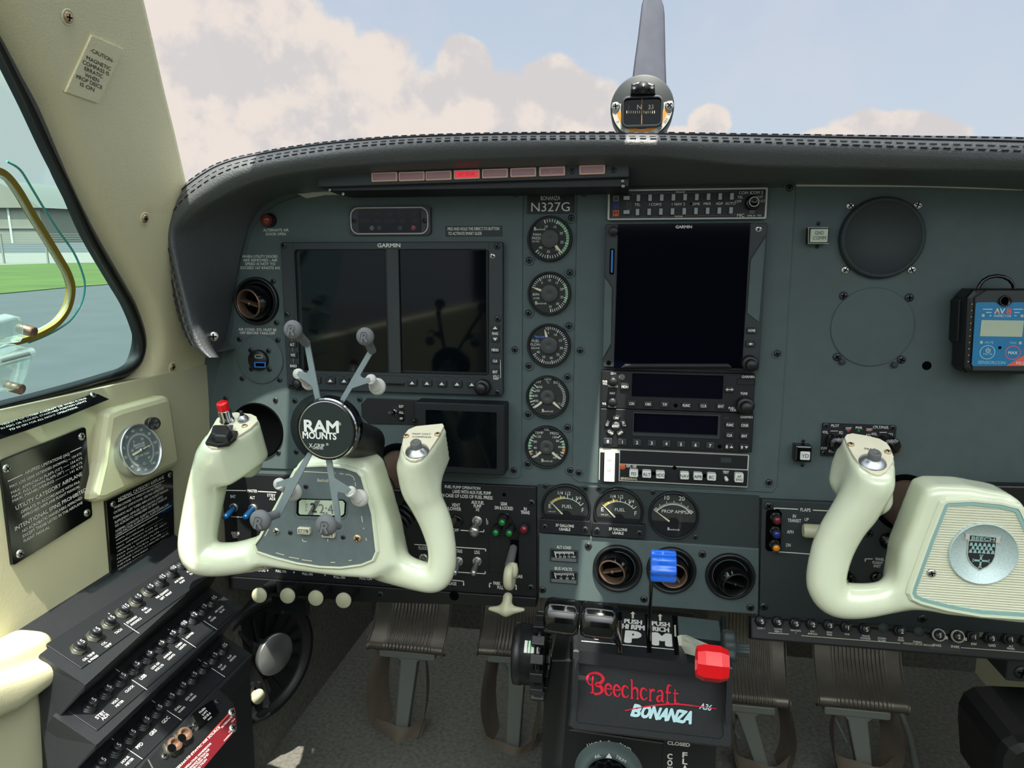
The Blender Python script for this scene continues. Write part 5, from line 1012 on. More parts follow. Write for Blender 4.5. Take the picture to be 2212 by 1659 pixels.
def cap_frame(t, n_, px0, w=0.0203):
    c = t.p(*px0, w); o = t.F @ V((c[0], c[1], w)); zw = (t.F.to_3x3() @ V(n_)).normalized()
    return T('grip_cap', '', '', FR(o, (1, 0, 0), zw.cross(V((1, 0, 0)))))
YY = -0.165
# left yoke
t = ty = T('control_yoke', 'ivory left control yoke with grey clock pad and red topped switch', 'control yoke', PF(695, 1130, YY), 'ivory control yokes')
NL = V((-0.10, 0.93, 0.36)).normalized(); NR = V((0.05, 0.91, 0.41)).normalized()
chL = [[(462,985,0.008,32,1.4),(448,1050,0.002,36,1.15),(434,1120,0.0,37,1.0),(427,1175,0.0,37,1.0),(436,1203,0,35,1.0),(470,1208,0,34,1.0),(520,1204,-0.003,33,0.9),(580,1190,-0.012,36,0.7)], [(520,960,-0.038,28,1.2),(528,985,-0.034,34,1.0),(536,1004,-0.030,27,1.0)],
  [(890,1010,0.006,27,1.4),(908,1060,0.003,34,1.15),(938,1120,0.0,34,1.0),(954,1180,0.0,30,1.0),(953,1225,0,30,1.0),(938,1247,0,31,1.0),(900,1242,-0.002,32,0.9),(835,1220,-0.012,38,0.7)], [(915,985,-0.036,27,1.2),(902,1025,-0.034,32,1.0),(890,1048,-0.028,25,1.0)]]
hubL = [(636,1005),(652,990),(720,985),(785,1000),(800,1014),(842,1150),(856,1225),(800,1256),(740,1252),(680,1245),(610,1236),(540,1226),(548,1170),(600,1085)]
pr, hp = yoke_body(t, chL, hubL, (-0.03, 0.012))
OL = [(441,957),(446,940),(466,905),(480,896),(511,890),(545,894),(557,900),(560,910),(545,925),(510,948),(488,961),(470,970),(455,970),(445,965)]
OR = [(866,958),(870,940),(880,928),(898,920),(958,914),(962,920),(950,945),(930,975),(912,993),(898,998),(884,997),(873,990),(867,975)]
gL = cap_frame(t, NL, (470, 950)); gR_ = cap_frame(t, NR, (893, 975))
def head(t, g, O, dep): return (t.I @ g.F, [g.p(x, y, 0.0) for x, y in O], dep)
b = yoke_mesh(t, pr, hp, (-0.03, 0.012), [head(t, gL, OL, 0.044), head(t, gR_, OR, 0.044)], 0.0024); t.part('body', b)
PADL = [(640,1018),(652,1009),(700,1007),(745,1011),(771,1020),(780,1030),(803,1110),(812,1190),(804,1208),(780,1218),(735,1224),(690,1222),(640,1214),(590,1201),(558,1190),(553,1176),(565,1160),(580,1130),(610,1075)]
b = MB(t); P1 = [b.P(x, y, 0.0135) for x, y in PADL]; P0 = inset(P1, -0.0028); b.ring(P0, P1, 0.006, 0.0150, 0.0125, 'ivory', 0.0015); t.part('pad_rim', b)
b = MB(t); z = 0.0138; b.prism(P1, 0.008, z, 'slate', 0.0004)
for a in ([(655,1018.5),(725,1022)], [(733,1023),(742,1024)], [(746,1024.5),(756,1026),(763,1030),(766,1038)], [(767,1042),(768,1050)], [(781,1115),(783,1128)], [(785,1140),(786,1143)], [(790,1162),(792,1168)], [(596,1194),(614,1199)], [(624,1203),(646,1207)], [(652,1209),(674,1212)], [(714,1215),(724,1215)], [(753,1211),(760,1210)], [(653,1164),(654,1169),(662,1170)], [(708,1164),(708,1170)], [(580,1143),(572,1158)]): b.pline(a, 1.5, z+0.0002, 'cream_print')
b.tx('Beechcraft', 697, 1037.5, 7, z+0.0002, 'cream_print', 24, shear=0.2); b.poly([b.P(*q, z) for q in ((640,1118),(637,1112),(638,1084),(644,1077),(740,1078),(752,1084),(750,1112),(742,1122),(645,1120))], 0.0008, z+0.0002, 'panel_grey')
pad = t.part('clock_pad', b, None, 'grey pad with digital clock')
b = MB(t); b.pprism([(641,1082),(646,1077),(742,1080),(748,1086),(746,1112),(740,1117),(644,1114),(640,1109)], z, z+0.0004, 'void'); b.pprism([(646,1083),(651,1079.5),(740,1082),(744.5,1087),(743,1110),(738,1114),(648,1111.5),(645,1108)], z+0.0004, z+0.0008, 'lcd_green'); b.pflat([(681,1081),(692,1081.3),(676,1112.6),(664,1112.3)], z+0.0010, 'dim_print')
b.tx('2', 678, 1097, 19, z+0.0012, 'black_print', 11, shear=-0.1, bold=0.02); b.tx('2:49', 712, 1100, 20, z+0.0012, 'dim_print', 44, shear=-0.1); b.tx('SET', 663, 1090, 3.5, z+0.0012, 'dim_print'); b.tx('LT', 662, 1096, 3.5, z+0.0012, 'dim_print'); b.tx('ET', 662, 1103, 3.5, z+0.0012, 'dim_print'); t.part('clock_display', b, pad)
for x, y, s_ in ((655,1148,'SEL'),(708,1155,'CTL')):
    b = MB(t); b.pbox(x-13, y-6.5, x+13, y+6.5, z, z+0.004, 'cream_print', 0.0006, 0.0004); b.pbox(x-11, y-4.5, x+11, y+4.5, z+0.004, z+0.0042, 'slate'); b.tx(s_, x, y, 6, z+0.0044, 'cream_print', 17, bold=0.02); t.part('button', b, pad)
for x, y, kd, r in ((597,1148,'steel',0.0036),(772,1163,'brass',0.0038),(627,1150.5,'dark',0.0024),(741,1160.5,'dark',0.0024),(660.5,1051,'dark',0.0024)): t.screw(x, y, r, z, kd, pad)
def grip_cap(t, g, O): b = MB(g); b.prism(inset([g.p(x, y, 0.0) for x, y in O], 0.0012), -0.002, 0.0008, 'ivory_cap', 0.0005); return g, b, t.I @ g.F
g, b, L = grip_cap(t, gL, OL)
cap = t.part('grip_cap', b, None, None, L)
def gp(name, b, par=None, label=None): return t.part(name, b, cap if par is None else par, label)
g.o = cap
b = MB(g); b.pprism([(443,955),(460,926),(513,930),(508,944),(493,957),(470,960)], 0.001, 0.0045, 'black_plastic', 0.0006); b.pprism([(452,948),(460,920),(504,918),(500,936),(480,950)], 0.0044, 0.0048, 'black_plastic'); b.text('TRIM', *b.P(478, 952, 0.005), 0.0026, 0.005, 'white_print', rot=0.3); o = gp('trim_switch', b)
b = MB(g); b.pprism([(454,936),(460,915),(490,915),(499,926),(490,944),(462,942)], 0.0045, 0.0115, 'black_plastic', 0.003); t.part('trim_rocker', b, o)
b = MB(g); c = b.P(489, 902, 0.006); b.lathe([(0.0068, 0), (0.0068, 0.003), (0.0058, 0.004), (0.0058, 0.013), (0.005, 0.014)], 'chrome', c[0], c[1], z=0.001, seg=28, cap=False); o = gp('push_switch', b, None, 'chrome push switch with red cap'); b = MB(g); b.lathe([(0.0052, 0.012), (0.0052, 0.021), (0.0048, 0.0216), (0, 0.0216)], 'red_knob', c[0], c[1], z=0.001, seg=28, cap=False); t.part('switch_cap', b, o)
b = MB(g); c = b.P(525, 904, 0.003); b.lathe([(0.0055, 0), (0.005, 0.0025), (0.0028, 0.0055), (0.0022, 0.006)], 'alu', c[0], c[1], z=0.001, seg=24, cap=False); b.lathe([(0.0018, 0.006), (0.0018, 0.0105), (0, 0.011)], 'black_plastic', c[0], c[1], z=0.001, seg=16, cap=False); gp('toggle_switch', b)
c = g.p(528, 920, 0.0012); t.part('screw', screw_mesh(0.0028, 'brass'), cap, None, M.Translation((c[0], c[1], 0.0012)))
g, b, L = grip_cap(t, gR_, OR); c = b.P(910, 939, 0.0014); b.text('MAP OAT', *b.P(911, 937, 0.0014), 0.0022, 0.0014, 'black_print', 0.017, rot=0.03); b.text('COMPASS', *b.P(911, 943.5, 0.0014), 0.0022, 0.0014, 'black_print', 0.017, rot=0.03); capR = t.part('grip_cap', b, None, None, L); g.o = capR
def map_button(t, g, cap, x, y, xs):
    b = MB(g); c = b.P(x, y, 0.0012); b.lathe([(0.0105, 0.0008), (0.0100, 0.002), (0.0055, 0.0048), (0.0052, 0.005), (0.0048, 0.006)], 'alu', c[0], c[1], seg=40, cap=False); o = t.part('push_switch', b, cap); b = MB(g); b.lathe([(0.0050, 0.004), (0.0048, 0.0105), (0.0040, 0.0115), (0.003, 0.0115), (0.003, 0.011), (0, 0.011)], 'dim_print', c[0], c[1], seg=28, cap=False); t.part('switch_cap', b, o)
    for q in xs: d = g.p(*q, 0.0012); t.part('screw', screw_mesh(0.0028, 'brass'), cap, None, M.Translation((d[0], d[1], 0.0012)))
map_button(t, g, capR, 901, 974, ((877, 942), (945, 938)))
def column(t, px0, px1, r, band=True):
    """steel tube from the panel to the back of the yoke"""
    A = aty(*px0, -0.006); B_ = aty(*px1, YY+0.025); b = MB(t); b.tube([t.p3(A), t.p3(A.lerp(B_, 0.5)), t.p3(B_)], [r, r, r*1.02], 'bronze', 32); t.part('column', b)
    b = MB(t); q0 = t.p3(A.lerp(B_, 0.42)); q1 = t.p3(A.lerp(B_, 0.97)); b.tube([q0, q1], [r*1.12, r*1.18], 'black_plastic', 32); t.part('column_sleeve', b)
column(t, (862, 1012), (722, 1128), 0.021)
b = MB(t); 
for s_ in (0.5, 0.62):
    A = aty(862, 1012, 0.01); B_ = aty(722, 1128, YY+0.025); c = V(t.p3(A.lerp(B_, s_))); b.tube([c+V((0.026*math.cos(a), 0.026*math.sin(a), 0)) for a in [2*math.pi*i/28 for i in range(28)]], 0.0024, 'rubber', 8, closed=True)
t.part('cable_tie', b)
# dark bushes where the columns leave the panel
for x, y, l in ((862, 1012, 'left'), (1952, 1085, 'right')):
    q = T('column_bushing', 'dark round bushing around the '+l+' yoke tube on the panel', 'bushing', PF(x, y, -0.001)); bb = MB(); bb.lathe([(0.030, 0), (0.030, 0.003), (0.027, 0.004), (0.0225, 0.002), (0.0225, 0.0005)], 'void', seg=40, cap=False); q.solo(bb)
# coiled cord
t = T('coiled_cord', 'black coiled cord hanging behind the left yoke', 'cord', PF(870, 1130, -0.10)); b = MB(t)
A = V(t.p3(aty(836, 1152, -0.11))); B_ = V(t.p3(aty(892, 1098, -0.085))); ax = (B_-A).normalized(); u1 = ax.cross(V((0, 0, 1))).normalized(); u2 = ax.cross(u1); pts = []
for i in range(7*16+1):
    s_ = i/(7*16); a = 2*math.pi*i/16; pts.append(A.lerp(B_, s_)+u1*(0.0095*math.cos(a))+u2*(0.0095*math.sin(a)))
b.tube(pts, 0.0024, 'rubber', 8); b.tube(crs([B_, B_+V((0.004, 0.012, -0.01)), V(t.p3(aty(850, 1060, -0.08)))], 5), 0.003, 'rubber', 8); t.solo(b)
# right yoke
t = T('control_yoke', 'ivory right control yoke with ribbed silver plate and round shield emblem', 'control yoke', PF(2130, 1200, YY), 'ivory control yokes')
chR = [[(1885,1045,0.008,38,1.35),(1840,1110,0.003,43,1.1),(1805,1170,0.0,43,1.0),(1788,1225,0.0,41,1.0),(1786,1265,0,41,1.0),(1806,1292,0,40,1.0),(1850,1298,0,38,1.0),(1910,1291,-0.003,36,0.9),(1985,1268,-0.014,42,0.7)], [(1838,985,-0.040,28,1.2),(1836,1040,-0.034,34,1.0)], [(1878,1050,-0.016,36,1.0),(1892,1080,-0.016,30,1.0)]]
hR = [(2005,1062),(2030,1053),(2100,1055),(2190,1072),(2214,1088),(2250,1140),(2320,1300),(2325,1352),(2215,1354),(2050,1336),(1955,1316),(1938,1285),(1950,1200)]
pr, hp = yoke_body(t, chR, hR, (-0.03, 0.012)); xc = t.p(2128, 1190, 0)[0]
mir = [[(np.array((2*xc-q[0], q[1]-0.004, q[2])), r_, s_) for q, r_, s_ in c] for c in pr]
N2 = V((0.10, 0.90, 0.42)).normalized()
O2 = [(1821,945),(1826,938),(1840,935),(1870,940),(1900,947),(1918,957),(1926,968),(1934,988),(1932,1000),(1917,1022),(1905,1029),(1893,1029),(1876,1023),(1858,1010),(1840,985),(1826,960)]
g2 = cap_frame(t, N2, (1897, 1024)); h2 = head(t, g2, O2, 0.048)
hm = (M.Translation((2*xc, -0.004, 0)) @ M.Diagonal((-1, 1, 1, 1)) @ h2[0], h2[1], h2[2])
b = yoke_mesh(t, pr+mir, hp, (-0.03, 0.012), [h2, hm], 0.0026); t.part('body', b)
g, b, L = grip_cap(t, g2, O2); b.text('MAP', *b.P(1880, 970, 0.0014), 0.0026, 0.0014, 'black_print', 0.0085, rot=-0.1); cap2 = t.part('grip_cap', b, None, None, L); g.o = cap2
map_button(t, g, cap2, 1885, 998, ((1838, 960), (1918, 976)))
PL2 = [(2040,1090),(2046,1086),(2100,1084),(2160,1090),(2196,1099),(2200,1104),(2240,1190),(2300,1318),(2296,1334),(2212,1331),(2120,1325),(2050,1313),(1992,1298),(1975,1290),(1970,1280),(1972,1270),(1990,1220),(2010,1165)]
z = 0.0132
b = MB(t); P1 = [b.P(x, y, z) for x, y in PL2]; Pi = inset(P1, 0.0026); b.prism(Pi, 0.006, z, 'ribbed'); xs0 = min(p[0] for p in Pi); ys = [p[1] for p in Pi]
def span(y):
    X = []
    for i in range(len(Pi)):
        (x1, y1), (x2, y2) = Pi[i-1], Pi[i]
        if (y1 <= y) != (y2 <= y): X.append(x1+(y-y1)/(y2-y1)*(x2-x1))
    return (min(X), max(X)) if len(X) > 1 else None
y = min(ys)+0.001
while y < max(ys)-0.0006:
    s_ = span(y)
    if s_ and s_[1]-s_[0] > 0.004: b.add([(s_[0], y-0.0007, z), (s_[1], y-0.0007, z), (s_[1], y, z+0.0008), (s_[0], y, z+0.0008), (s_[1], y+0.0007, z), (s_[0], y+0.0007, z)], [(0, 1, 2, 3), (3, 2, 4, 5)], 'ribbed')
    y += 0.0021
plate = t.part('hub_plate', b, None, 'ribbed silver plate')
b = MB(t); b.ring(inset(P1, -0.0004), Pi, 0.006, z+0.0012, z, 'trim_blue', 0.0005); t.part('plate_rim', b, plate)
b = MB(t); P0 = inset(P1, -0.0042); b.ring(P0, inset(P1, -0.0004), 0.004, 0.0150, 0.010, 'ivory', 0.002); t.part('hub_rim', b)
t.screw(2012, 1238, 0.0036, z+0.0005, 'steel', plate)
b = MB(t); k = t.sc(2122, 1195, z); c = b.P(2122, 1195, z); r = 70*k; b.lathe([(r, 0), (r, 0.0022), (r*0.975, 0.0028), (r*0.965, 0.0018), (0, 0.0018)], 'emblem', c[0], c[1], z=z, seg=64, cap=False); em = t.part('emblem', b, plate, 'round shield emblem')
b = MB(t); q = z+0.0019; c = b.P(2119, 1190, q)
def sq(P_, zz, m, h=0.0004): b.prism([(c[0]+x*k, c[1]-y*k) for x, y in P_], zz, zz+h, m)
sq([(-29,-24),(29,-24),(29,10),(25,24),(16,36),(2,45),(-12,36),(-23,24),(-28,10)], q, 'trim_pale', 0.0006); sq([(-27,-22),(27,-22),(27,10),(23,23),(14,34),(1,42),(-11,34),(-21,23),(-26,10)], q+0.0003, 'black_print', 0.0005)
sq([(-36,-39),(-27,-36),(27,-34),(36,-36),(34,-28),(36,-20),(27,-22),(-27,-24),(-36,-25),(-34,-32)], q, 'trim_pale', 0.0008); sq([(-26,-35),(26,-33),(26,-23),(-26,-25)], q+0.0006, 'black_print', 0.0004)
b.text('BEECH', c[0], c[1]+29*k, 7.5*k, q+0.0012, 'trim_blue', 46*k, bold=0.03, rot=-0.03)
for r_ in range(3):
    for i in range(6 if r_ % 2 == 0 else 5):
        x = -22+8.9*i+(4.4 if r_ % 2 else 0); yy = -19+8*r_; sq([(x-1.8, yy), (x+1.8, yy), (x+2.6, yy+4), (x+3.8, yy+7.5), (x-3.8, yy+7.5), (x-2.6, yy+4)], q+0.0008, 'trim_blue', 0.0003)
sq([(-1.6,9),(2.4,9),(2.4,36),(-1.6,36)], q+0.0008, 'trim_blue', 0.0003); sq([(-15,19.5),(17,19.5),(17,23.5),(-15,23.5)], q+0.0008, 'trim_blue', 0.0003)
for P_ in ([(-4,8),(5,8),(3,11),(-2,11)], [(-4,38),(5,38),(3,35),(-2,35)], [(-16,17),(-16,26),(-13,24),(-13,19)], [(18,17),(18,26),(15,24),(15,19)]): sq(P_, q+0.0008, 'trim_blue', 0.0003)
t.part('shield', b, em)
column(t, (1952, 1085), (2105, 1210), 0.024)
# ------------------------------------------------------------------ phone holder clamped to the left yoke tube
YM = -0.218
t = T('phone_mount', 'spring loaded X shaped phone mount with round black hub in front of the left yoke', 'phone mount', PF(706, 928, YM)); k = t.sc(706, 928); 
b = MB(t); R_ = 67*k; b.lathe([(R_*0.96, -0.014), (R_, -0.012), (R_, -0.003), (R_*0.97, 0.0), (R_*0.92, 0.0012), (R_*0.87, 0.0004)], 'gloss_black', seg=64, cap=False); b.lathe([(R_*0.985, -0.0006), (R_*0.955, 0.0009)], 'chrome', seg=64, cap=False); b.lathe([(R_*0.90, 0.0009), (R_*0.875, 0.0010)], 'chrome', seg=64, cap=False); b.disc(0, 0, R_*0.875, 0.0006, 'hub_face', 64)
b.tx('RAM', 694, 921, 24, 0.0009, 'white_print', 73, bold=0.035); b.tx('MOUNTS', 690, 941, 14, 0.0009, 'white_print', 72, bold=0.03); b.tx('X-GRIP', 684, 963, 9, 0.0009, 'white_print', 33); b.tx('®', 707, 960, 5, 0.0009, 'white_print'); b.tx('®', 733, 916, 7, 0.0009, 'white_print'); b.tx('PATENTED', 687, 969, 3.5, 0.0009, 'white_print', 22); t.part('hub', b, None, 'round black hub with white lettering')
ARMS = [[(686,890),(674,834),(644,814),(640.6,808.7),(645.5,801),(662,806.6),(667,799),(656.6,740.7),(667.7,738),(697,888)], [(720,888),(762,814),(796.7,754.6),(809,757),(778.6,808.7),(779,813),(783,817),(798,815.6),(799.5,826),(760.6,839),(731,890)], [(664,978),(632,1030.7),(597,1042),(596,1052),(612,1049.5),(616,1053),(614.6,1059.7),(591.5,1106),(603,1120),(676,978)], [(701,985),(703,991.7),(717,1080),(726,1135),(737.6,1137.8),(729,1071),(730,1062.5),(749,1067),(759,1056.8),(723,1033.6),(714.5,985)]]
for P_ in ARMS: b = MB(t); b.pprism(P_, -0.0075, -0.006, 'steel_arm', 0.0002); t.part('arm', b)
def tip(x0, y0, z0, x1, y1, z1, r0, r1, m, face, rt=0.0):
    A = V((*t.p(x0, y0, z0), z0)); B_ = V((*t.p(x1, y1, z1), z1)); kk = t.sc(x1, y1, z1); d = B_-A; b = MB(t)
    b.tube([A, A.lerp(B_, 0.35), A.lerp(B_, 0.6), A.lerp(B_, 0.8)], [r0*kk, r0*kk*1.02, r0*kk*1.15, r1*kk*0.75], m, 18)
    q = MB(t); b.ball(tuple(B_), r1*kk, m, 28, (1, 1, 0.62))
    if face:
        zz = B_.z+r1*kk*0.60
        b.text('R', B_.x, B_.y, r1*kk*0.95, zz+0.0003, 'panel_dark', bold=0.05, shear=0.25, rot=rt); b.text('R', B_.x+0.0003, B_.y-0.0003, r1*kk*0.95, zz+0.0006, m, bold=0.03, shear=0.25, rot=rt)
    else: b.lathe([(r0*kk*1.2, -0.002), (r0*kk*1.25, 0.0), (r0*kk*1.1, 0.0015), (0, 0.0016)], m, A.x, A.y, z=A.z, seg=20, cap=False)
    t.part('rubber_tip', b, None, 'dark grey rubber tip' if face else 'pale rubber tip')
tip(662,742,-0.006, 633,712,0.012, 9,20,'rubber_grey',True); tip(804,758,-0.006, 789,727,0.012, 9,19.5,'rubber_grey',True,0.1); tip(598,1110,-0.006, 563,1124,0.012, 9,22.5,'rubber_grey',True); tip(732,1136,-0.006, 705,1134,0.012, 8,23,'rubber_grey',True)
tip(644,808,-0.008, 668,826,-0.024, 9,17,'rubber_light',False); tip(801,820,-0.008, 815,835,-0.020, 9,18.5,'rubber_light',False); tip(603,1046,-0.008, 632,1062,-0.024, 10,20,'rubber_light',False); tip(757,1063,-0.008, 777,1076,-0.018, 10,19,'rubber_light',False)
b = MB(t); A = V((0, 0, -0.014)); B_ = V(t.p3(aty(800, 962, -0.155))); b.tube([A, A.lerp(B_, 0.3)], 0.013, 'black_plastic', 20); b.ball(tuple(A.lerp(B_, 0.35)), 0.013, 'black_plastic', 20); t.part('ball_joint', b)
b = MB(t); q0 = V(t.p3(aty(735, 940, -0.19))); q1 = V(t.p3(aty(803, 958, -0.125))); b.tube([q0, q0.lerp(q1, 0.1), q0.lerp(q1, 0.5), q0.lerp(q1, 0.9), q1], [0.013, 0.0165, 0.0175, 0.0165, 0.011], 'black_plastic', 28); t.part('socket_arm', b)
b = MB(t); q2 = V(t.p3(aty(800, 1008, -0.10))); b.tube([q1, q1.lerp(q2, 0.6), q2], [0.012, 0.012, 0.016], 'black_plastic', 20); t.part('clamp_post', b)
b = MB(t); A = aty(862, 1012, 0.01); B_ = aty(722, 1128, YY+0.025); c = V(t.p3(A.lerp(B_, 0.55)))
for dz in (-0.008, 0.008): b.tube([c+V((0.0275*math.cos(a), 0.0275*math.sin(a), dz)) for a in [2*math.pi*i/32 for i in range(32)]], 0.0032, 'rubber', 10, closed=True)
b.lathe([(0.0255, -0.011), (0.0282, -0.010), (0.0282, 0.010), (0.0255, 0.011)], 'black_plastic', c.x, c.y, z=c.z, seg=40, cap=False); t.part('tube_clamp', b)
# ------------------------------------------------------------------ throttle quadrant pedestal
YP = -0.135; nP = V((0, -math.cos(math.radians(14)), math.sin(math.radians(14))))
t = tq = T('throttle_quadrant', 'black grained quadrant box with red and silver logo plate below the centre panel', 'throttle quadrant', FR(aty(1405, 1500, YP), (1, 0, 0), (0, math.sin(math.radians(14)), math.cos(math.radians(14)))))
FP = [(1238,1402),(1244,1398),(1574,1437),(1581,1444),(1584,1608),(1578,1618),(1240,1578),(1227,1568)]
b = MB(t); P_ = [b.P(x, y, 0.0) for x, y in FP]; Q_ = [b.P(x, y, 0.0) for x, y in [(1252,1426),(1257,1421),(1556,1462),(1562,1468),(1563,1590),(1556,1597),(1250,1562),(1244,1556)]]; b.ring(P_, Q_, -0.055, 0.0, -0.0025, 'leather_grain', 0.002); b.prism(inset(Q_, -0.001), -0.01, -0.0024, 'leather_grain'); t.part('box', b)
b = MB(t); zz = -0.0022
rot = -0.125
def lg(s_, x, y, hpx, wpx, m, al='L', sh=0.0, bold=0.02): k = t.sc(x, y, zz); c = b.P(x, y, zz); b.text(s_, c[0], c[1], hpx*k, zz+0.0008, m, wpx*k, al, bold, 0.0, sh)
# script style wordmark: big looped B drawn as a stroke, then serifed letters
def stroke(px, w0, m, z0=0.0):
    pts = crs([V((*b.P(x, y, zz), zz)) for x, y in px], 5); A_ = []; B_2 = []; k = t.sc(1300, 1480, zz)
    for i, p in enumerate(pts):
        d = (pts[min(i+1, len(pts)-1)]-pts[max(i-1, 0)]).normalized(); n_ = V((-d.y, d.x, 0))*(w0[min(int(i/len(pts)*len(w0)), len(w0)-1)]*k/2); A_.append(p+n_); B_2.append(p-n_)
    vs = [(q.x, q.y, zz+0.0008+z0) for q in A_+B_2]; n_ = len(pts); b.add(vs, [(n_+i, n_+i+1, i+1, i) for i in range(n_-1)], m)
stroke([(1272,1476),(1268,1468),(1272,1457),(1284,1453),(1296,1456),(1303,1465),(1298,1474),(1288,1478),(1297,1482),(1301,1490),(1296,1497),(1284,1499)], (4,5,6,7,8,7,5), 'red_logo'); stroke([(1281,1460),(1280,1475),(1281,1496)], (3,4,4), 'red_logo', 0.0001); stroke([(1275,1495),(1286,1497)], (2.5,2.5), 'red_logo', 0.0002); stroke([(1272,1476),(1276,1479),(1279,1475)], (3,3), 'red_logo', 0.0001)
def serif(ch, x, y, hx, wd):
    """old style letters with thick and thin strokes; y = base line"""
    t1, t2 = 4.6, 2.4
    S_ = {'e': [[(0.95,0.30),(0.75,0.04),(0.35,0.0),(0.05,0.35),(0.12,0.8),(0.5,1.0),(0.9,0.75),(0.9,0.58),(0.1,0.55)]],
     'c': [[(0.95,0.22),(0.6,0.0),(0.2,0.1),(0.02,0.5),(0.2,0.92),(0.6,1.0),(0.9,0.8)]],
     'h': [[(0.15,0),(0.15,1.7)],[(0.15,0.65),(0.45,0.98),(0.8,0.85),(0.85,0.0)],[(0.0,0.0),(0.32,0.0)],[(0.68,0.0),(1.0,0.0)],[(0.0,1.68),(0.2,1.7)]],
     'r': [[(0.2,0),(0.2,1.0)],[(0.2,0.6),(0.55,0.98),(0.95,0.88)],[(0.0,0.0),(0.45,0.0)],[(0.0,0.95),(0.2,0.98)]],
     'a': [[(0.1,0.8),(0.4,1.0),(0.75,0.85),(0.75,0.1),(1.0,0.02)],[(0.75,0.55),(0.3,0.5),(0.05,0.22),(0.3,0.0),(0.75,0.3)]],
     'f': [[(0.3,0),(0.3,1.2),(0.5,1.62),(0.95,1.6)],[(0.0,0.95),(0.85,0.95)],[(0.05,0.0),(0.6,0.0)]],
     't': [[(0.3,1.35),(0.3,0.2),(0.5,0.0),(0.95,0.1)],[(0.0,0.95),(0.85,0.95)]]}[ch]
    for s_ in S_: stroke([(x+u*wd, y+u*wd*0.125-v*hx) for u, v in s_], (t2, t1, t1, t2) if len(s_) > 2 else (3.4, 3.4), 'red_logo', random.random()*0.0002)
xs = 1307
for ch, wd in (('e',15),('e',15),('c',15),('h',18),('c',15),('r',13),('a',16),('f',13),('t',13)): serif(ch, xs, 1500+(xs-1307)*0.125, 24 if ch not in 'hft' else 23, wd); xs += wd+3.4
k = t.sc(1430, 1540, zz)
for i, (ch, x) in enumerate(zip('BONANZA', (1373, 1393, 1413, 1433, 1451, 1468, 1485))): c = b.P(x, 1534+(x-1373)*0.125, zz); b.text(ch, c[0], c[1], 25*k, zz+0.0010, 'pale_logo', 17*k, 'C', 0.05, -0.11, 0.22)
c = b.P(1523, 1526, zz); b.text('A36', c[0], c[1], 12*k, zz+0.0010, 'pale_logo', 24*k, 'C', 0.03, -0.08, 0.25)
stroke([(1350,1534),(1380,1528),(1420,1522),(1460,1520),(1500,1524),(1547,1530)], (2,3,3,2), 'red_logo', 0.0004); t.part('logo', b)
# slanted quadrant face with lever slots
A = aty(1243, 1310, -0.012); B_ = aty(1570, 1342, -0.012); C_ = aty(1243, 1403, YP-0.002)
q = T('x', '', '', FR((A+B_)/2, (1, 0, 0), (A-C_)))
b = MB(q); b.pprism([(1246,1308),(1556,1340),(1574,1442),(1240,1404)], -0.012, 0.0, 'panel_black'); L = t.I @ q.F
for s_, x, y, h, w_ in (('PUSH',1367.5,1343,9,36),('HI RPM',1368,1354.5,10,46),('P',1367.5,1376,24,26),('PUSH',1427.5,1348,9,36),('RICH',1427.5,1359.5,9.5,33),('M',1430,1381,25,32),('T',1292,1368,24,24)): b.tx(s_, x, y, h, 0.0003, 'white_print', w_, bold=0.025 if len(s_) > 1 else 0.05, rot=-0.03)
for x, y in ((1367, 1322), (1426, 1327)): b.pflat([(x-5.5, y+4), (x, y-1), (x+5.5, y+4)], 0.0003, 'cream_print'); b.pflat([(x-2.2, y+4), (x+2.2, y+4), (x+2.2, y+14), (x-2.2, y+14)], 0.0003, 'cream_print')
b.pline([(1256,1384.5),(1456,1403)], 2.2, 0.0003, 'white_print')
for x0, x1, y0 in ((1338, 1339, 1322), (1398, 1402, 1326), (1457, 1461, 1330)): b.pflat([(x0-5, y0), (x0+5, y0), (x1+6, y0+84), (x1-4, y0+84)], 0.0004, 'void')
b.pflat([(1335,1340),(1338,1340),(1338,1410),(1335,1410)], 0.0006, 'bronze'); b.pflat([(1341,1340),(1344,1340),(1344,1410),(1341,1410)], 0.0006, 'bronze'); b.pflat([(1456,1350),(1460,1350),(1461,1375),(1457,1375)], 0.0006, 'ivory_knob')  # bronze strips paint in the sunlight along the first slot's edges
b.pprism([(1464,1331),(1553,1341),(1558,1384),(1466,1372)], 0, 0.0006, 'panel_grey')
qf = t.part('quadrant_face', b, None, None, L)
b = MB(q); b.pprism([(1236,1330),(1248,1331),(1251,1404),(1238,1403)], -0.05, 0.004, 'leather_grain', 0.002); t.part('side_cheek', b, None, None, L); b = MB(q); b.pprism([(1557,1328),(1567,1329),(1583,1441),(1571,1440)], -0.05, 0.004, 'leather_grain', 0.002); t.part('side_cheek', b, None, None, L)
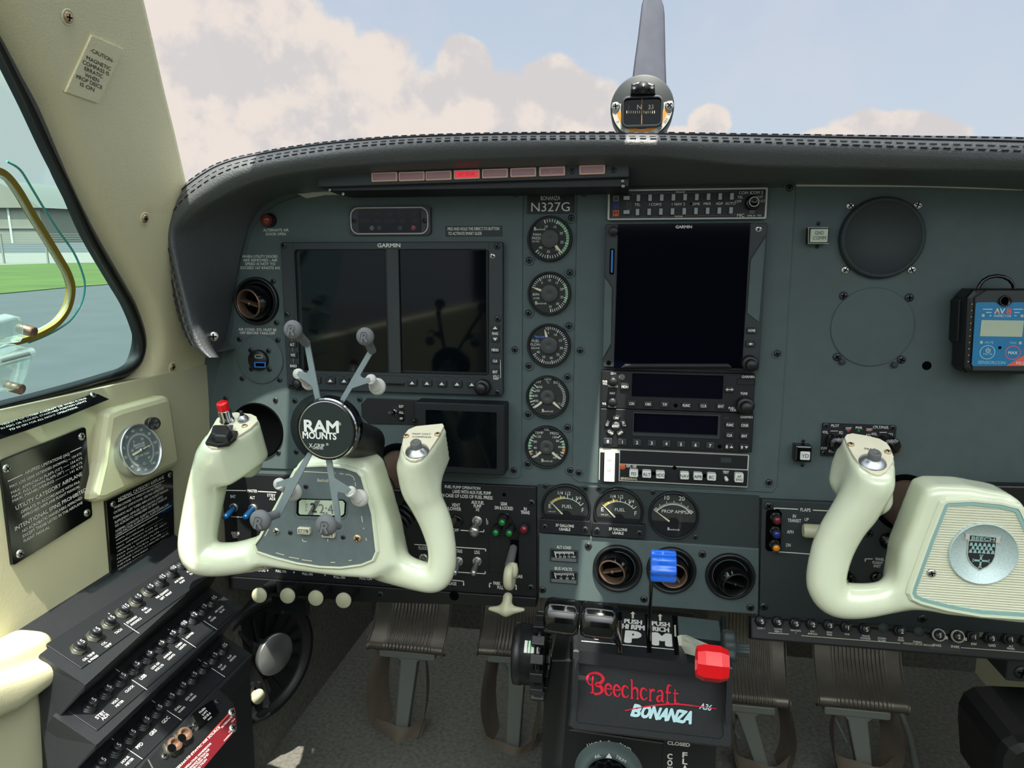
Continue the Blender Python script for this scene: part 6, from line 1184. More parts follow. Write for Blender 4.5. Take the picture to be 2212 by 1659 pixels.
# body of the pedestal under the quadrant
t = T('pedestal', 'black centre pedestal with round aileron trim wheel knob and cowl flap lettering', 'pedestal', PF(1390, 1650, -0.074))
b = MB(t); b.pprism([(1190,1425),(1240,1425),(1240,1560),(1234,1575),(1545,1620),(1556,1900),(1160,1900),(1175,1510)], -0.30, 0.0, 'black_plastic', 0.002)
for s_, x, y, h, rt in (('LWD',1281,1608,8,0.35),('RWD',1350,1614,8,-0.45),): k = t.sc(x, y); c = b.P(x, y, 0.0002); b.text(s_, c[0], c[1], h*k, 0.0003, 'white_print', rot=rt)
for x, y in ((1297,1603),(1315,1603),(1333,1608)): b.pbox(x-1.6, y-3, x+1.6, y+3, 0, 0.0003, 'white_print')
b.pbox(1431, 1600, 1545, 1720, 0, 0.0015, 'panel_black', 0.001); b.tx('CLOSED', 1466, 1607, 7, 0.0017, 'white_print', 48, bold=0.03)
for s_, x, y in (('C',1447,1634),('O',1447,1648),('W',1447,1662),('L',1447,1676),('F',1479.5,1631),('L',1479.5,1645),('A',1479.5,1659),('P',1479.5,1673)): b.tx(s_, x, y, 11, 0.0017, 'white_print', 10, bold=0.03)
t.part('housing', b)
b = MB(t); c = b.P(1315, 1668); k = t.sc(1315, 1668); b.lathe([(70*k, 0), (69*k, 0.001), (64*k, 0.002), (62*k, 0.010), (46*k, 0.011), (44*k, 0.007)], 'panel_grey', c[0], c[1], seg=56, cap=False); b.lathe([(69*k, 0.0004), (65*k, 0.0006)], 'gloss_black', c[0], c[1], seg=56, cap=False)
b.flat([(c[0], c[1]+59*k), (c[0]-6.5*k, c[1]+48*k), (c[0]+6.5*k, c[1]+48*k)], 0.0114, 'white_print')
for s_, a, w_ in (('AIL', 25, 10), ('TRIM', -26, 16)): q_ = pol(-a, 54*k); b.text(s_, c[0]+q_[0], c[1]+q_[1], 7*k, 0.0113, 'white_print', rot=math.radians(a))
o = t.part('trim_ring', b); b = MB(t); b.lathe([(44*k, 0.004), (42*k, 0.022), (36*k, 0.026), (20*k, 0.0265), (16*k, 0.024), (0, 0.024)], 'gloss_black', c[0], c[1], seg=72, lobes=12, la=0.05, cap=False); t.part('trim_knob', b, o)
# levers
t = T('throttle_lever', 'throttle lever with a fat glossy black double cylinder grip', 'lever', PF(1255, 1333, -0.185)); A = V((*t.p(1176, 1327), 0)); B_ = V((*t.p(1334, 1345), 0)); r = 37*t.sc(1255, 1333); F = FR((0, 0, 0), (0, 0, 1), V((0, 1, 0))); b = MB(t)
d = (B_-A).normalized(); L_ = (B_-A).length; b.X = M.Translation(A) @ d.to_track_quat('Z', 'Y').to_matrix().to_4x4()
for s0, s1 in ((0.0, 0.49), (0.50, 1.0)):
    a0, a1 = s0*L_, s1*L_; b.lathe([(r*0.6, a0), (r*0.86, a0+0.0008), (r, a0+0.005), (r, a1-0.005), (r*0.86, a1-0.0008), (r*0.6, a1)], 'gloss_black', seg=56)
t.part('grip', b)
b = MB(t); q0 = V(t.p3(aty(1322, 1362, -0.18))); q1 = V(t.p3(aty(1340, 1395, -0.11))); q2 = V(t.p3(aty(1340, 1425, -0.06))); b.tube([q0, q1, q2], [0.006, 0.0022, 0.002], 'gloss_black', 10); t.part('rod', b)
t = T('propeller_lever', 'tall propeller lever with bright blue ribbed grip', 'lever', PF(1432, 1222, -0.155)); A = V((*t.p(1405, 1221), 0)); B_ = V((*t.p(1460, 1224), 0)); b = MB(t); d = (B_-A).normalized(); L_ = (B_-A).length; r = 33*t.sc(1432, 1222); b.X = M.Translation(A) @ d.to_track_quat('Z', 'Y').to_matrix().to_4x4()
b.lathe([(r*0.9, 0), (r, 0.0012), (r, L_-0.0012), (r*0.9, L_)], 'blue_knob', seg=96, lobes=8, la=0.07); t.part('grip', b)
b = MB(t); q0 = V(t.p3(aty(1408, 1235, -0.152))); q1 = V(t.p3(aty(1403, 1330, -0.115))); q2 = V(t.p3(aty(1402, 1410, -0.09))); b.tube([q0, q0.lerp(q1, 0.5), q1, q2], 0.0018, 'gloss_black', 10); t.part('rod', b)
t = T('mixture_lever', 'mixture lever with silver arm and faceted red grip', 'lever', PF(1538, 1432, -0.19)); A = V((*t.p(1504, 1429), 0)); B_ = V((*t.p(1572, 1437), 0)); b = MB(t); d = (B_-A).normalized(); L_ = (B_-A).length; r = 37*t.sc(1538, 1432); b.X = M.Translation(A) @ d.to_track_quat('Z', 'Y').to_matrix().to_4x4() @ M.Rotation(math.radians(22.5), 4, 'Z')
b.lathe([(r*0.55, L_*0.2), (r*0.75, 0.0), (r*0.86, 0.0), (r, L_*0.25), (r, L_*0.75), (r*0.82, L_), (0, L_)], 'red_knob', seg=8, smooth=False, cap=False); t.part('grip', b)
b = MB(t); q0 = [aty(x, y, Y_) for x, y, Y_ in ((1463,1374,-0.10),(1476,1374,-0.10),(1530,1398,-0.185),(1530,1425,-0.185),(1468,1408,-0.10))]; V_ = [t.p3(v) for v in q0]; n_ = len(V_); b.add(V_+[(x+0.003, y, z_-0.003) for x, y, z_ in V_], [tuple(range(n_)), tuple(range(2*n_-1, n_-1, -1))]+[(i, (i+1) % n_, n_+(i+1) % n_, n_+i) for i in range(n_)], 'bright_alu'); t.part('arm', b)
# elevator trim wheel, friction knob
t = T('pitch_trim_control', 'black elevator trim wheel with square rim lugs left of the throttle quadrant', 'trim wheel', FR(aty(1168, 1415, -0.085), (0, -1, 0), (0, 0, 1))); k = 0.00042
b = MB(t); b.lathe([(0.030, 0.002), (0.036, 0.003), (0.0385, 0.0), (0.036, -0.005), (0.030, -0.004), (0.012, -0.003)], 'gloss_black', seg=64); 
t.part('wheel', b)
for i in range(15):
    b = MB(t); b.X = M.Rotation(2*math.pi*i/15, 4, 'Z'); b.box(0.0395, 0, 0.009, 0.0095, -0.007, 0.006, 'black_plastic', 0.001, 0.001); t.part('rim_lug', b)
b = MB(t); b.lathe([(0.030, 0.001), (0.030, 0.018), (0.031, 0.0185), (0.031, 0.026), (0.028, 0.027)], 'black_plastic', seg=56, cap=False); b.add([(0.0301*math.cos(a), 0.0301*math.sin(a), z_) for a in (0.55, 0.65, 0.75, 0.85, 0.95) for z_ in (0.004, 0.014)], [(2*i, 2*i+1, 2*i+3, 2*i+2) for i in range(4)], 'white_key')
for z_ in (0.0075, 0.0105): b.add([(0.0303*math.cos(a), 0.0303*math.sin(a), q_) for a in (0.55, 0.65, 0.75, 0.85, 0.95) for q_ in (z_-0.0006, z_+0.0006)], [(2*i, 2*i+1, 2*i+3, 2*i+2) for i in range(4)], 'green_lens')
b.X = M.Translation((0, 0, 0)); t.part('scale_drum', b)
t = T('friction_knob', 'dark notched friction knob on the right side of the quadrant', 'knob', FR(aty(1588, 1402, -0.11), (0, -1, 0), (0, 0, -1))); b = MB(t); b.lathe([(0.006, 0.012), (0.006, 0.0), (0.015, -0.001), (0.0165, -0.003), (0.0165, -0.010), (0.015, -0.012), (0, -0.012)], 'panel_dark', seg=72, lobes=9, la=0.06); t.solo(b)
# ------------------------------------------------------------------ left side wall fittings
def wallF(px, py, off=0.0):                                   # frame on the flat lower wall: x toward the nose, y up, z into the cabin
    o = atx(px, py, XW+off); return FR(o, (0, 1, 0), (0, 0, 1))
def wall_text(b, L, m='white_print'):
    for s_, x, y, x2, y2, h in L:                                # from pixel (x, y) to (x2, y2), cap height h px
        a = b.P(x, y, 0.0011); e = b.P(x2, y2, 0.0011); k = b.t.sc((x+x2)/2, (y+y2)/2, 0.0011)*0.8
        b.text(s_, (a[0]+e[0])/2, (a[1]+e[1])/2, h*k, 0.0011, m, math.dist(a, e), rot=math.atan2(e[1]-a[1], e[0]-a[0]), bold=0.01)
t = T('placard', 'large black placard of airspeed limitations screwed to the left wall', 'placard', wallF(100, 1070, 0.002))
b = MB(t); P_ = [(0,996),(182,923),(186,926),(200,1112),(197,1118),(34,1219),(28,1220),(2,1010)]; b.pprism(P_, -0.002, 0.0008, 'gloss_black', 0.0004)
b.pline([(17,1040),(49,1025)], 1.8, 0.001, 'white_print'); b.pline([(152,977),(176,966)], 1.8, 0.001, 'white_print')
wall_text(b, [('AIRSPEED LIMITATIONS (IAS)',53,1022,150,980,7),('MAX. LDG GEAR EXTENDED (NORMAL) --- 154 KTS',21,1052,176,979,6),('MAX. APPROACH FLAPS (12°) ----- 154 KTS',24,1065,177,989,6),('MAX. FULL DOWN FLAPS (30°) ---- 124 KTS',26,1074,177,999,6),('MAX. MANEUVERING ---------- 141 KTS',27,1083,178,1008,6),('UTILITY CATEGORY AIRPLANE',34,1098,177,1023,9),('OPERATE IN ACCORDANCE WITH FAA',45,1107,172,1040,6.5),('APPROVED AIRPLANE FLIGHT MANUAL',47,1117,172,1050,6.5),('INTENTIONAL SPINS PROHIBITED',32,1143,186,1057,9),('NO ACROBATIC MANEUVERS APPROVED',48,1148,177,1075,6.5),('EXCEPT THOSE LISTED IN THE AIRPLANE',49,1159,178,1085,6.5),('FLIGHT MANUAL',51,1169,107,1138,6.5)])
t.part('plate', b)
for x, y in ((14,1012),(176,943),(188,1108),(43,1196)): t.screw(x, y, 0.0036, 0.001, 'steel')
t = T('placard', 'black placard of normal category limits low on the left wall under the thermometer', 'placard', wallF(305, 1140, 0.002))
b = MB(t); b.pprism([(229,1083),(370,1016),(374,1018),(377,1158),(375,1164),(247,1258),(243,1258)], -0.002, 0.0008, 'gloss_black', 0.0004)
b.pline([(255,1084),(355,1038)], 1.2, 0.001, 'white_print'); b.pline([(249,1162),(370,1092)], 1.2, 0.001, 'white_print')
wall_text(b, [('NORMAL CATEGORY AIRPLANE',256,1079,354,1030,7),('WHEN LOADED TO WEIGHTS ABOVE UTILITY',246,1098,348,1047,5),('CATEGORY LIMITATIONS. (SEE FAA APPROVED',246,1108,354,1053,5),('TORNADO ALLEY TURBO AIRPLANE FLIGHT MANUAL',244,1120,364,1057,5),('SUPPLEMENT: AFMS-SSS. FOR LOADING LIMITS.)',248,1129,352,1072,5),('NO ACROBATIC MANEUVERS OR SPINS WHEN IN',249,1137,360,1075,5),('NORMAL CATEGORY. FLIGHT MANEUVER',250,1148,344,1094,5),('LOAD FACTOR: FLAPS UP-3.8G. FLAPS DOWN-2.0G',250,1156,364,1089,5),
 ('NORMAL CATEGORY AIRSPEED LIMITATIONS',251,1168,340,1117,3.0),('MANEUVERING .......................',252,1176,352,1119,3.0),('MAX. APPROACH FLAPS 12° ......',252,1184,352,1127,3.0),('-DECREASE 3 KNOTS (3.5 MPH) PER 1000 FT',253,1192,360,1130,3.0),('MAX FULL DOWN FLAPS ..........',253,1200,362,1138,3.0),('MAX STRUCTURAL CRUISE ........',253,1208,362,1146,3.0),('-DECREASE 3 KNOTS (3.5 MPH) PER 1000 FT',253,1216,364,1152,3.0),('NEVER EXCEED ....................',254,1223,360,1162,3.0),('-DECREASE 3 KNOTS ABOVE 20,000 FT',254,1231,352,1174,3.0),('MAX. LANDING GEAR OPERATION',254,1239,345,1186,3.0),('BELOW 20,000 FT',275,1236,340,1198,3.0),('ABOVE 20,000 FT',276,1245,338,1208,3.0)])
t.part('plate', b)
for x, y in ((244,1089),(367,1026),(371,1165),(256,1242)): t.screw(x, y, 0.003, 0.001, 'steel')
# thermometer on its padded fairing
t = T('air_thermometer', 'round silver rimmed outside air thermometer on a cream fairing under the side window', 'thermometer', wallF(285, 960, 0.014)); F3 = [(236,900),(240,892),(262,882),(360,855),(368,857),(373,866),(391,990),(389,1001),(380,1008),(230,1082),(216,1085),(206,1079),(206,1068),(222,1000)]
b = MB(t); b.pprism(F3, -0.014, 0.0, 'vinyl', 0.006); t.part('fairing', b)
c = t.p(284, 975, 0.0); R_ = t.sc(284, 975)*58; R_ = 0.5*(math.dist(t.p(284, 917, 0), t.p(284, 1033, 0)))
q = T('x', '', '', FR(t.F @ V((c[0], c[1], 0.002)), V((0.10, 1, 0)), V((-0.22, 0, 1)))); L = t.I @ q.F
R_ = math.dist(q.p(284, 917, 0.01), q.p(284, 1032, 0.01))/2
b = MB(q); b.lathe([(R_*0.95, -0.004), (R_*0.98, 0.006), (R_, 0.008), (R_, 0.011), (R_*0.96, 0.012), (R_*0.92, 0.011), (R_*0.9, 0.009)], 'alu', seg=64, cap=False); case = t.part('case', b, None, None, L)
b = MB(q); b.disc(0, 0, R_*0.92, 0.0092, 'slate', 56); zz = 0.0094
for i in range(51):
    a = -150+300*i/50*1.0; b.line(pol(a, R_*0.56), pol(a, R_*(0.66 if i % 5 else 0.70)), R_*0.014, zz, 'white_print')
b.arc(0, 0, R_*0.605, R_*0.62, -150, 150, zz, 'white_print', 60)
for s_, a, r in (('-60',-152,0.76),('-40',-128,0.78),('-20',-96,0.80),('0',-70,0.78),('20',-38,0.8),('40',-10,0.79),('60',20,0.79),('80',50,0.79),('100',81,0.78),('120',112,0.78),('140',145,0.76)): p = pol(a, R_*r); b.text(s_, p[0], p[1], R_*0.10, zz, 'white_print')
for s_, a, r in (('-40',-128,0.42),('-20',-78,0.42),('0',-30,0.44),('20',26,0.44),('40',84,0.44),('60',140,0.46)): p = pol(a, R_*r); b.text(s_, p[0], p[1], R_*0.09, zz, 'white_print')
b.text('Beechcraft', -0.02*R_, 0.24*R_, R_*0.12, zz, 'white_print', R_*0.55, shear=0.2); b.text('AEROTHERM', 0, 0.13*R_, R_*0.06, zz, 'white_print'); b.text('FREE AIR TEMP.', 0, -0.19*R_, R_*0.075, zz, 'white_print'); b.text('-C-', 0, -0.52*R_, R_*0.1, zz, 'white_print'); b.text('-F-', 0, -0.76*R_, R_*0.1, zz, 'white_print'); t.part('dial', b, case)
b = MB(q); d = pol(80, 1); n_ = (-d[1], d[0]); w_ = R_*0.045
b.prism([(d[0]*R_*0.6, d[1]*R_*0.6), (d[0]*R_*0.1+n_[0]*w_*0.6, d[1]*R_*0.1+n_[1]*w_*0.6), (-d[0]*R_*0.46+n_[0]*w_, -d[1]*R_*0.46+n_[1]*w_), (-d[0]*R_*0.46-n_[0]*w_, -d[1]*R_*0.46-n_[1]*w_), (d[0]*R_*0.1-n_[0]*w_*0.6, d[1]*R_*0.1-n_[1]*w_*0.6)], 0.0096, 0.0102, 'cream_print'); b.lathe([(R_*0.07, 0.0096), (R_*0.06, 0.0112), (0, 0.0112)], 'alu', seg=20, cap=False); t.part('needle', b, case)
b = MB(q); b.disc(0, 0, R_*0.93, 0.0108, 'dial_glass', 56); t.part('glass', b, case)
A = V(t.p3(atx(322, 915, XW+0.016))); b = MB(t); b.X = M.Translation(A) @ V((-0.55, 0.15, 0.8)).to_track_quat('Z', 'Y').to_matrix().to_4x4(); b.lathe([(0.0060, -0.004), (0.0060, 0.008), (0.0052, 0.009)], 'screw_steel', seg=24, cap=False); b.lathe([(0.0064, 0.006), (0.0064, 0.014), (0.0058, 0.0148), (0.0045, 0.0143), (0, 0.0143)], 'gloss_black', seg=24, cap=False); t.part('lamp_post', b)
# night flying placard on the sill and the screws of the post
t = T('placard', 'narrow curved black placard along the sill under the side window seal', 'placard', FR(atx(120, 890, XW+0.008), (0, 1, 0), (-0.75, 0, 1)))
b = MB(t); b.pprism([(-60,938),(30,908),(120,880),(200,850),(212,851),(236,862),(150,897),(60,928),(-60,968)], -0.001, 0.0006, 'gloss_black', 0.0003)
for s_, x, y, x2, y2 in (('VICINITY OF OTHER AIRCRAFT OR WHEN FLYING',2,918,186,860),('IN FOG OR CLOUDS. STANDARD POSITION LIGHTS',2,926,186,866),('TO BE ON FOR ALL NIGHT OPERATIONS.',20,929,168,879)): wall_text(b, [(s_, x, y, x2, y2, 4)])
t.part('plate', b); t.screw(201, 853, 0.003, 0.0006, 'steel')
def post_screw(px, py, lab):
    t = T('trim_screw', lab, 'screw', FR(up(px, py, 0.0003), (0.05, 1, 0.1), (0.22, 0, 1)), 'trim screws'); b = MB(t); b.lathe([(0.0062, 0), (0.0056, 0.0008), (0.0046, 0.0004)], 'vinyl_post', seg=24, cap=False); t.part('cup_washer', b); t.part('screw', screw_mesh(0.0042, 'brass'))
post_screw(146, 37, 'cross head trim screw at the top of the cream window post'); post_screw(312, 472, 'cross head trim screw halfway down the cream window post'); post_screw(372, 793, 'cross head trim screw at the foot of the cream window post')
o = up(204, 150, 0.001); t = T('placard', 'cream caution placard about the magnetic compass stuck on the window post', 'placard', FR(o, hit(235, 164, o, UPN)-o, hit(222, 113, o, UPN)-o))
b = MB(t); b.pprism([(199,76),(267,106),(213,224),(142,199)], -0.001, 0.0008, 'vinyl_post', 0.0004)
for s_, x, y, w_ in (('-CAUTION-',221,120,53),('MAGNETIC',214,137,56),('COMPASS IS',208,147,61),('ERRATIC',203,157,42),('WHEN',199,168,32),('PROP DEICE',194,177.5,59),('IS ON',189,188,32)):
    k = t.sc(x, y, 0.001); c = b.P(x, y, 0.001); b.text(s_, c[0], c[1], 6.6*k, 0.001, 'black_print', w_*k*1.12, bold=0.012)
t.solo(b)
# storm window latch of clear acrylic
t = T('window_latch', 'clear acrylic storm window latch with brass pins at the left edge', 'latch', FR(up(40, 770, 0.004), (0, 1, 0), (0.22, 0, 1)))
b = MB(t); b.pprism([(-30,700),(35,684),(46,686),(53,696),(53,730),(46,740),(-30,752)], 0.0, 0.010, 'acrylic', 0.002); t.part('upper_plate', b)
b = MB(t); b.pprism([(-30,780),(44,752),(62,752),(73,768),(60,812),(52,832),(42,842),(-30,858)], -0.002, 0.012, 'acrylic', 0.002); t.part('lower_plate', b)
b = MB(t); b.tube([(*b.P(-20, 785, 0.012), 0.012), (*b.P(68, 762, 0.012), 0.012)], 0.0045, 'acrylic', 16); t.part('hinge_barrel', b)
b = MB(t); b.tube([(*b.P(5, 779, 0.012), 0.012), (*b.P(62, 764, 0.012), 0.012)], 0.0016, 'screw_dark', 12); t.part('hinge_pin', b)
for x, y in ((42, 709), (16, 833)): b = MB(t); b.plathe([(0.0042, 0.0), (0.0042, 0.013), (0.003, 0.0135), (0, 0.0135)], 'bronze', x, y, 0.0, seg=20); t.part('pin', b)
# arm rest
t = T('armrest', 'cream padded arm rest at the lower left edge', 'armrest', FR(atx(60, 1500, XW+0.03), (0, 1, 0), (0, 0, 1)))
AR = [(-260,1480),(-100,1432),(0,1408),(60,1380),(88,1364),(100,1364),(108,1375),(112,1400),(122,1480),(128,1540),(124,1585),(118,1610),(122,1680),(-260,1760)]
PA = [t.p(x, y, 0.0) for x, y in AR]; PB = [t.p(x, y, 0.0) for x, y in [(-260,1520),(-60,1465),(0,1450),(60,1428),(92,1408),(97,1413),(94,1440),(80,1470),(40,1500),(0,1530),(-260,1640)]]
xs = [p[0] for p in PA]; ys = [p[1] for p in PA]
t.solo(sdf_obj(lambda G: smin(sd_poly(G, PA, -0.030, 0.008, 0.010), sd_poly(G, PB, -0.01, 0.022, 0.009), 0.006), (max(min(xs), -0.12)-0.02, min(ys)-0.02, -0.036), (max(xs)+0.02, max(ys)+0.02, 0.034), 0.0035, 'vinyl'))
# ------------------------------------------------------------------ left breaker panel: three stepped rows along the wall
Yn = aty(178, 1385, -0.3).y; y0 = atd(178, 1385, 0.60).y; y1 = atd(385, 1210, 0.72).y
LEN = 0.30
t = tb = T('breaker_panel', 'black three tiered circuit breaker box along the left side wall', 'breaker panel', FR(atd(190, 1440, 0.60), (0, 1, 0), (-math.sin(math.radians(60)), 0, math.cos(math.radians(60)))))
def row_frame(px, py, d): return FR(atd(px, py, d), (0, 1, 0), (-math.sin(math.radians(60)), 0, math.cos(math.radians(60))))
rows_ = [(('5','5','5','15','5','5','15','10','2'), (178,1385), 0.60, [('OIL TEMP\n& PRESS',0),('CYL\nTEMP',1),('TACH',2),('STANDBY\nAVIONICS',3),('FUEL\nFLOW',4),('FUEL QUANTITY\nLEFT  RIGHT',5.5),('AUX FUEL\nPUMP',7),('FUEL\nFLOW',8)], [2.55], (0.022, 0.018), 0.035),
 (('5','5','5','5','5','5','5','10','2','5','15'), (203,1511), 0.595, [('STBY\nADI',0),('VOLT\nMETER',1),('CLOCK',2),('USB',3),('LDG GR\nPOS LTS',4),('ANNUN\nLIGHTS',5),('CABIN\nLIGHTS',6),('LIGHTER',7),('AIR\nCOND',9),('AIR COND\nBLWR',10)], [2.5,6.5,8.5], (0.020, 0.021), 0.035),
 (('5','5','5','5','5','5','5','5','1','5','15'), (224,1640), 0.59, [('LT',0),('HOUR\nMETER',1),('PFD',2),('GRS',3),('GDC',4),('STALL\nWARN',5),('LDG GR\nWARN',6),('FLAP\nRELAY',9),('FLAP\nMOTOR',10)], [1.5,4.5,8.5], (0.020, 0.020), 0.035)]
ends = [(373,1230),(463,1290),(486,1393)]
prev = None
for ri, (ns, px0, d, labs, divs, (wu, wd), ymar) in enumerate(rows_):
    q = T('x', '', '', row_frame(*px0, d)); L = t.I @ q.F; hcap = 0.0092; n0 = len(ns)-1
    o0 = q.p(*px0, hcap); e = q.p(*(ends[ri] if ri else (398,1207)), hcap); L_ = e[0]-o0[0]; st = L_/n0; oy = o0[1]; sl = (e[1]-o0[1])/L_
    b = MB(q); x0, x1 = o0[0]-0.013, o0[0]+L_+(0.05 if ri == 0 else 0.014); b.box((x0+x1)/2, oy-0.004+sl*L_/2, x1-x0, 0.036, -0.004, 0.0, 'panel_black', 0.001, 0.0004)
    for lb, i in labs:
        for j, s_ in enumerate(lb.split('\n')):
            big = s_ in ('USB','STBY','ADI','PFD','GRS','GDC'); b.text(s_, o0[0]+st*i+0.0006*j, oy-0.0105-0.0038*j+sl*st*i, 0.0030 if big else 0.0021, 0.0002, 'white_print', maxw=st*0.96, bold=0.015)
    for dv in divs: x = o0[0]+st*dv; b.line((x, oy+0.013), (x, oy+0.009), 0.0006, 0.0003, 'white_print'); b.line((x, oy-0.004), (x, oy-0.0205), 0.0006, 0.0003, 'white_print')
    strip = t.part('label_strip', b, None, None, L)
    for i, n_ in enumerate(ns):
        bb = MB(); k = 0.0043; z_ = 0.0
        bb.lathe([(k*1.62, 0), (k*1.62, 0.0006), (k*1.5, 0.0008), (k*1.5, 0.003), (k*1.2, 0.0034)], 'nut' if ri == 0 and i < 6 else 'breaker', seg=6, cap=False); o = t.part('circuit_breaker', bb, None, None, L @ M.Translation((o0[0]+st*i, oy+sl*st*i, 0)))
        bb = MB(); bb.lathe([(k*1.18, 0.003), (k*1.18, 0.0044), (k*0.95, 0.0046), (k*0.95, 0.0064), (k, 0.0068), (k, 0.0086), (k*0.9, 0.0092), (0, 0.0092)], 'breaker', seg=28, cap=False); bb.text(n_, 0, 0, k*0.95, 0.0094, 'white_print', rot=0.0); t.part('button', bb, o)
    rows_[ri] = (q, o0, st, L_, sl, x0, x1)
# stepped housing following the three rows
def strip_edge(ri, dy, dz, x): q, o0, st, L_, sl, x0, x1 = rows_[ri]; return q.F @ V((x, o0[1]-0.004+dy+sl*(x-o0[0]), dz))
prof = [(0, 0.022, -0.010), (0, 0.022, -0.001), (0, -0.0225, -0.001), (0, -0.0235, -0.006), (1, 0.0200, -0.022), (1, 0.0195, -0.001), (1, -0.0225, -0.001), (1, -0.0235, -0.006), (2, 0.0200, -0.022), (2, 0.0195, -0.001), (2, -0.0225, -0.001), (2, -0.0235, -0.006), (2, -0.030, -0.024)]
b = MB(t); rws = []
for fr in (-0.002, 0.0, 0.5, 1.0):
    r = []
    for ri, dy, dz in prof: q, o0, st, L_, sl, x0, x1 = rows_[ri]; X0 = x0-0.010; X1 = max(rr[6] for rr in rows_[1:])+0.008 if ri else x1; r.append(t.I @ strip_edge(ri, dy, dz, X0+(X1-X0)*max(fr, 0)))
    rws.append(r)
b.grid(rws[1:], 'leather_grain', smooth=False)
near = rws[1]; wallpts = [t.I @ V((XW, (t.F @ near[0]).y, (t.F @ near[0]).z+0.012)), t.I @ V((XW, (t.F @ near[-1]).y, 0.1))]; low = t.I @ V(((t.F @ near[-1]).x, (t.F @ near[-1]).y, 0.1))
poly = [wallpts[0]]+near+[low, wallpts[1]]; b.add([tuple(p) for p in poly], [tuple(range(len(poly)))], 'leather_grain')
f0 = near[0]; f1 = rws[3][0]; w1 = t.I @ V((XW, (t.F @ f1).y, (t.F @ f1).z+0.012)); b.add([tuple(wallpts[0]), tuple(f0), tuple(f1), tuple(w1)], [(0, 1, 2, 3)], 'leather_grain')
far = rws[3]; poly = [w1]+far+[t.I @ V(((t.F @ far[-1]).x, (t.F @ far[-1]).y, 0.14)), t.I @ V((XW, (t.F @ far[-1]).y, 0.14))]; b.add([tuple(p) for p in poly], [tuple(range(len(poly)-1, -1, -1))], 'leather_grain')
b.add([tuple(near[-1]), tuple(low), tuple(t.I @ V(((t.F @ far[-1]).x, (t.F @ far[-1]).y, 0.14))), tuple(far[-1])], [(0, 1, 2, 3)], 'leather_grain')
t.part('housing', b)
# jack and hour meter tray, red placard
q = T('jack_panel', 'black lower tray with two headset jacks and a small hour meter under the breaker rows', 'jack panel', FR(atd(430, 1570, 0.62), (0.05, 1, 0), (-math.sin(math.radians(52)), 0, math.cos(math.radians(52)))))
b = MB(q); b.pprism([(318,1640),(468,1482),(508,1520),(505,1530),(384,1659),(375,1672),(335,1672)], -0.03, 0.0, 'black_plastic', 0.001); q.part('tray', b)
b = MB(q); b.pprism([(415,1541),(459,1510),(474,1538),(430,1572)], 0, 0.003, 'gloss_black', 0.0005); a = math.radians(-2)
for s_, x, y, h, w_ in (('Hobbs',437,1534,6.5,22),('QUARTZ',442,1540,5,20),('0318.6',447,1546,6.5,26),('HOURS',453,1552,4,15)): k = q.sc(x, y, 0.003); c = b.P(x, y, 0.0032); b.text(s_, c[0], c[1], h*k*0.75, 0.0032, 'white_print', w_*k*0.8, rot=0.0)
q.part('hour_meter', b)
for x, y in ((371, 1616), (393, 1594)): b = MB(q); b.plathe([(0.0082, 0), (0.0082, 0.002), (0.0072, 0.003)], 'nut', x, y, 0.0, seg=6, cap=False); b.plathe([(0.0062, 0.002), (0.0060, 0.006), (0.0040, 0.0065), (0.0036, 0.003), (0, 0.003)], 'bronze', x, y, 0.0, seg=28, cap=False, smooth=False); c = b.P(x, y, 0.0066); b.disc(c[0], c[1], 0.0036, 0.0068, 'void', 24); q.part('headset_jack', b)
for x, y, r in ((356, 1633, 0.003), (410, 1575, 0.0034), (420, 1565, 0.0022), (469, 1515, 0.0024)): q.screw(x, y, r, 0.0005)
q = T('placard', 'dark red placard about the alternate static air source at the bottom left', 'placard', FR(atd(450, 1600, 0.60), (0.10, 1, 0.0), (-math.sin(math.radians(40)), 0, math.cos(math.radians(40)))))
b = MB(q); b.pprism([(375,1672),(505,1527),(509,1532),(512,1570),(510,1577),(430,1672),(420,1690),(360,1690)], -0.0015, 0.001, 'red_placard', 0.0004); b.pline([(382,1664),(506,1530)], 1.6, 0.0012, 'coral')
for s_, x, y, x2, y2, h in (('ALTERNATE STATIC AIR SOURCE',370,1672,475,1570,6),('ALTERNATE',478,1572,501,1548,4.5),('ON',500,1560,507,1553,3.0),('OFF',494,1582,503,1573,3.0),('NORMAL',484,1600,506,1577,3.0),('OPERATING HANDBOOK',398,1662,456,1605,5),('PERFORMANCE SECTION FOR',398,1672,452,1618,5),('OPERATION AND',410,1668,450,1628,5),('SECTION',424,1664,446,1640,5)):
    a = b.P(x, y, 0.0012); e = b.P(x2, y2, 0.0012); k = q.sc(x, y, 0.0012); b.text(s_, (a[0]+e[0])/2, (a[1]+e[1])/2, h*k*0.8, 0.0012, 'white_print', math.dist(a, e), rot=math.atan2(e[1]-a[1], e[0]-a[0]), bold=0.01)
q.part('plate', b)
for x, y in ((501, 1539), (503, 1573)): q.screw(x, y, 0.0036, 0.0012, 'steel')
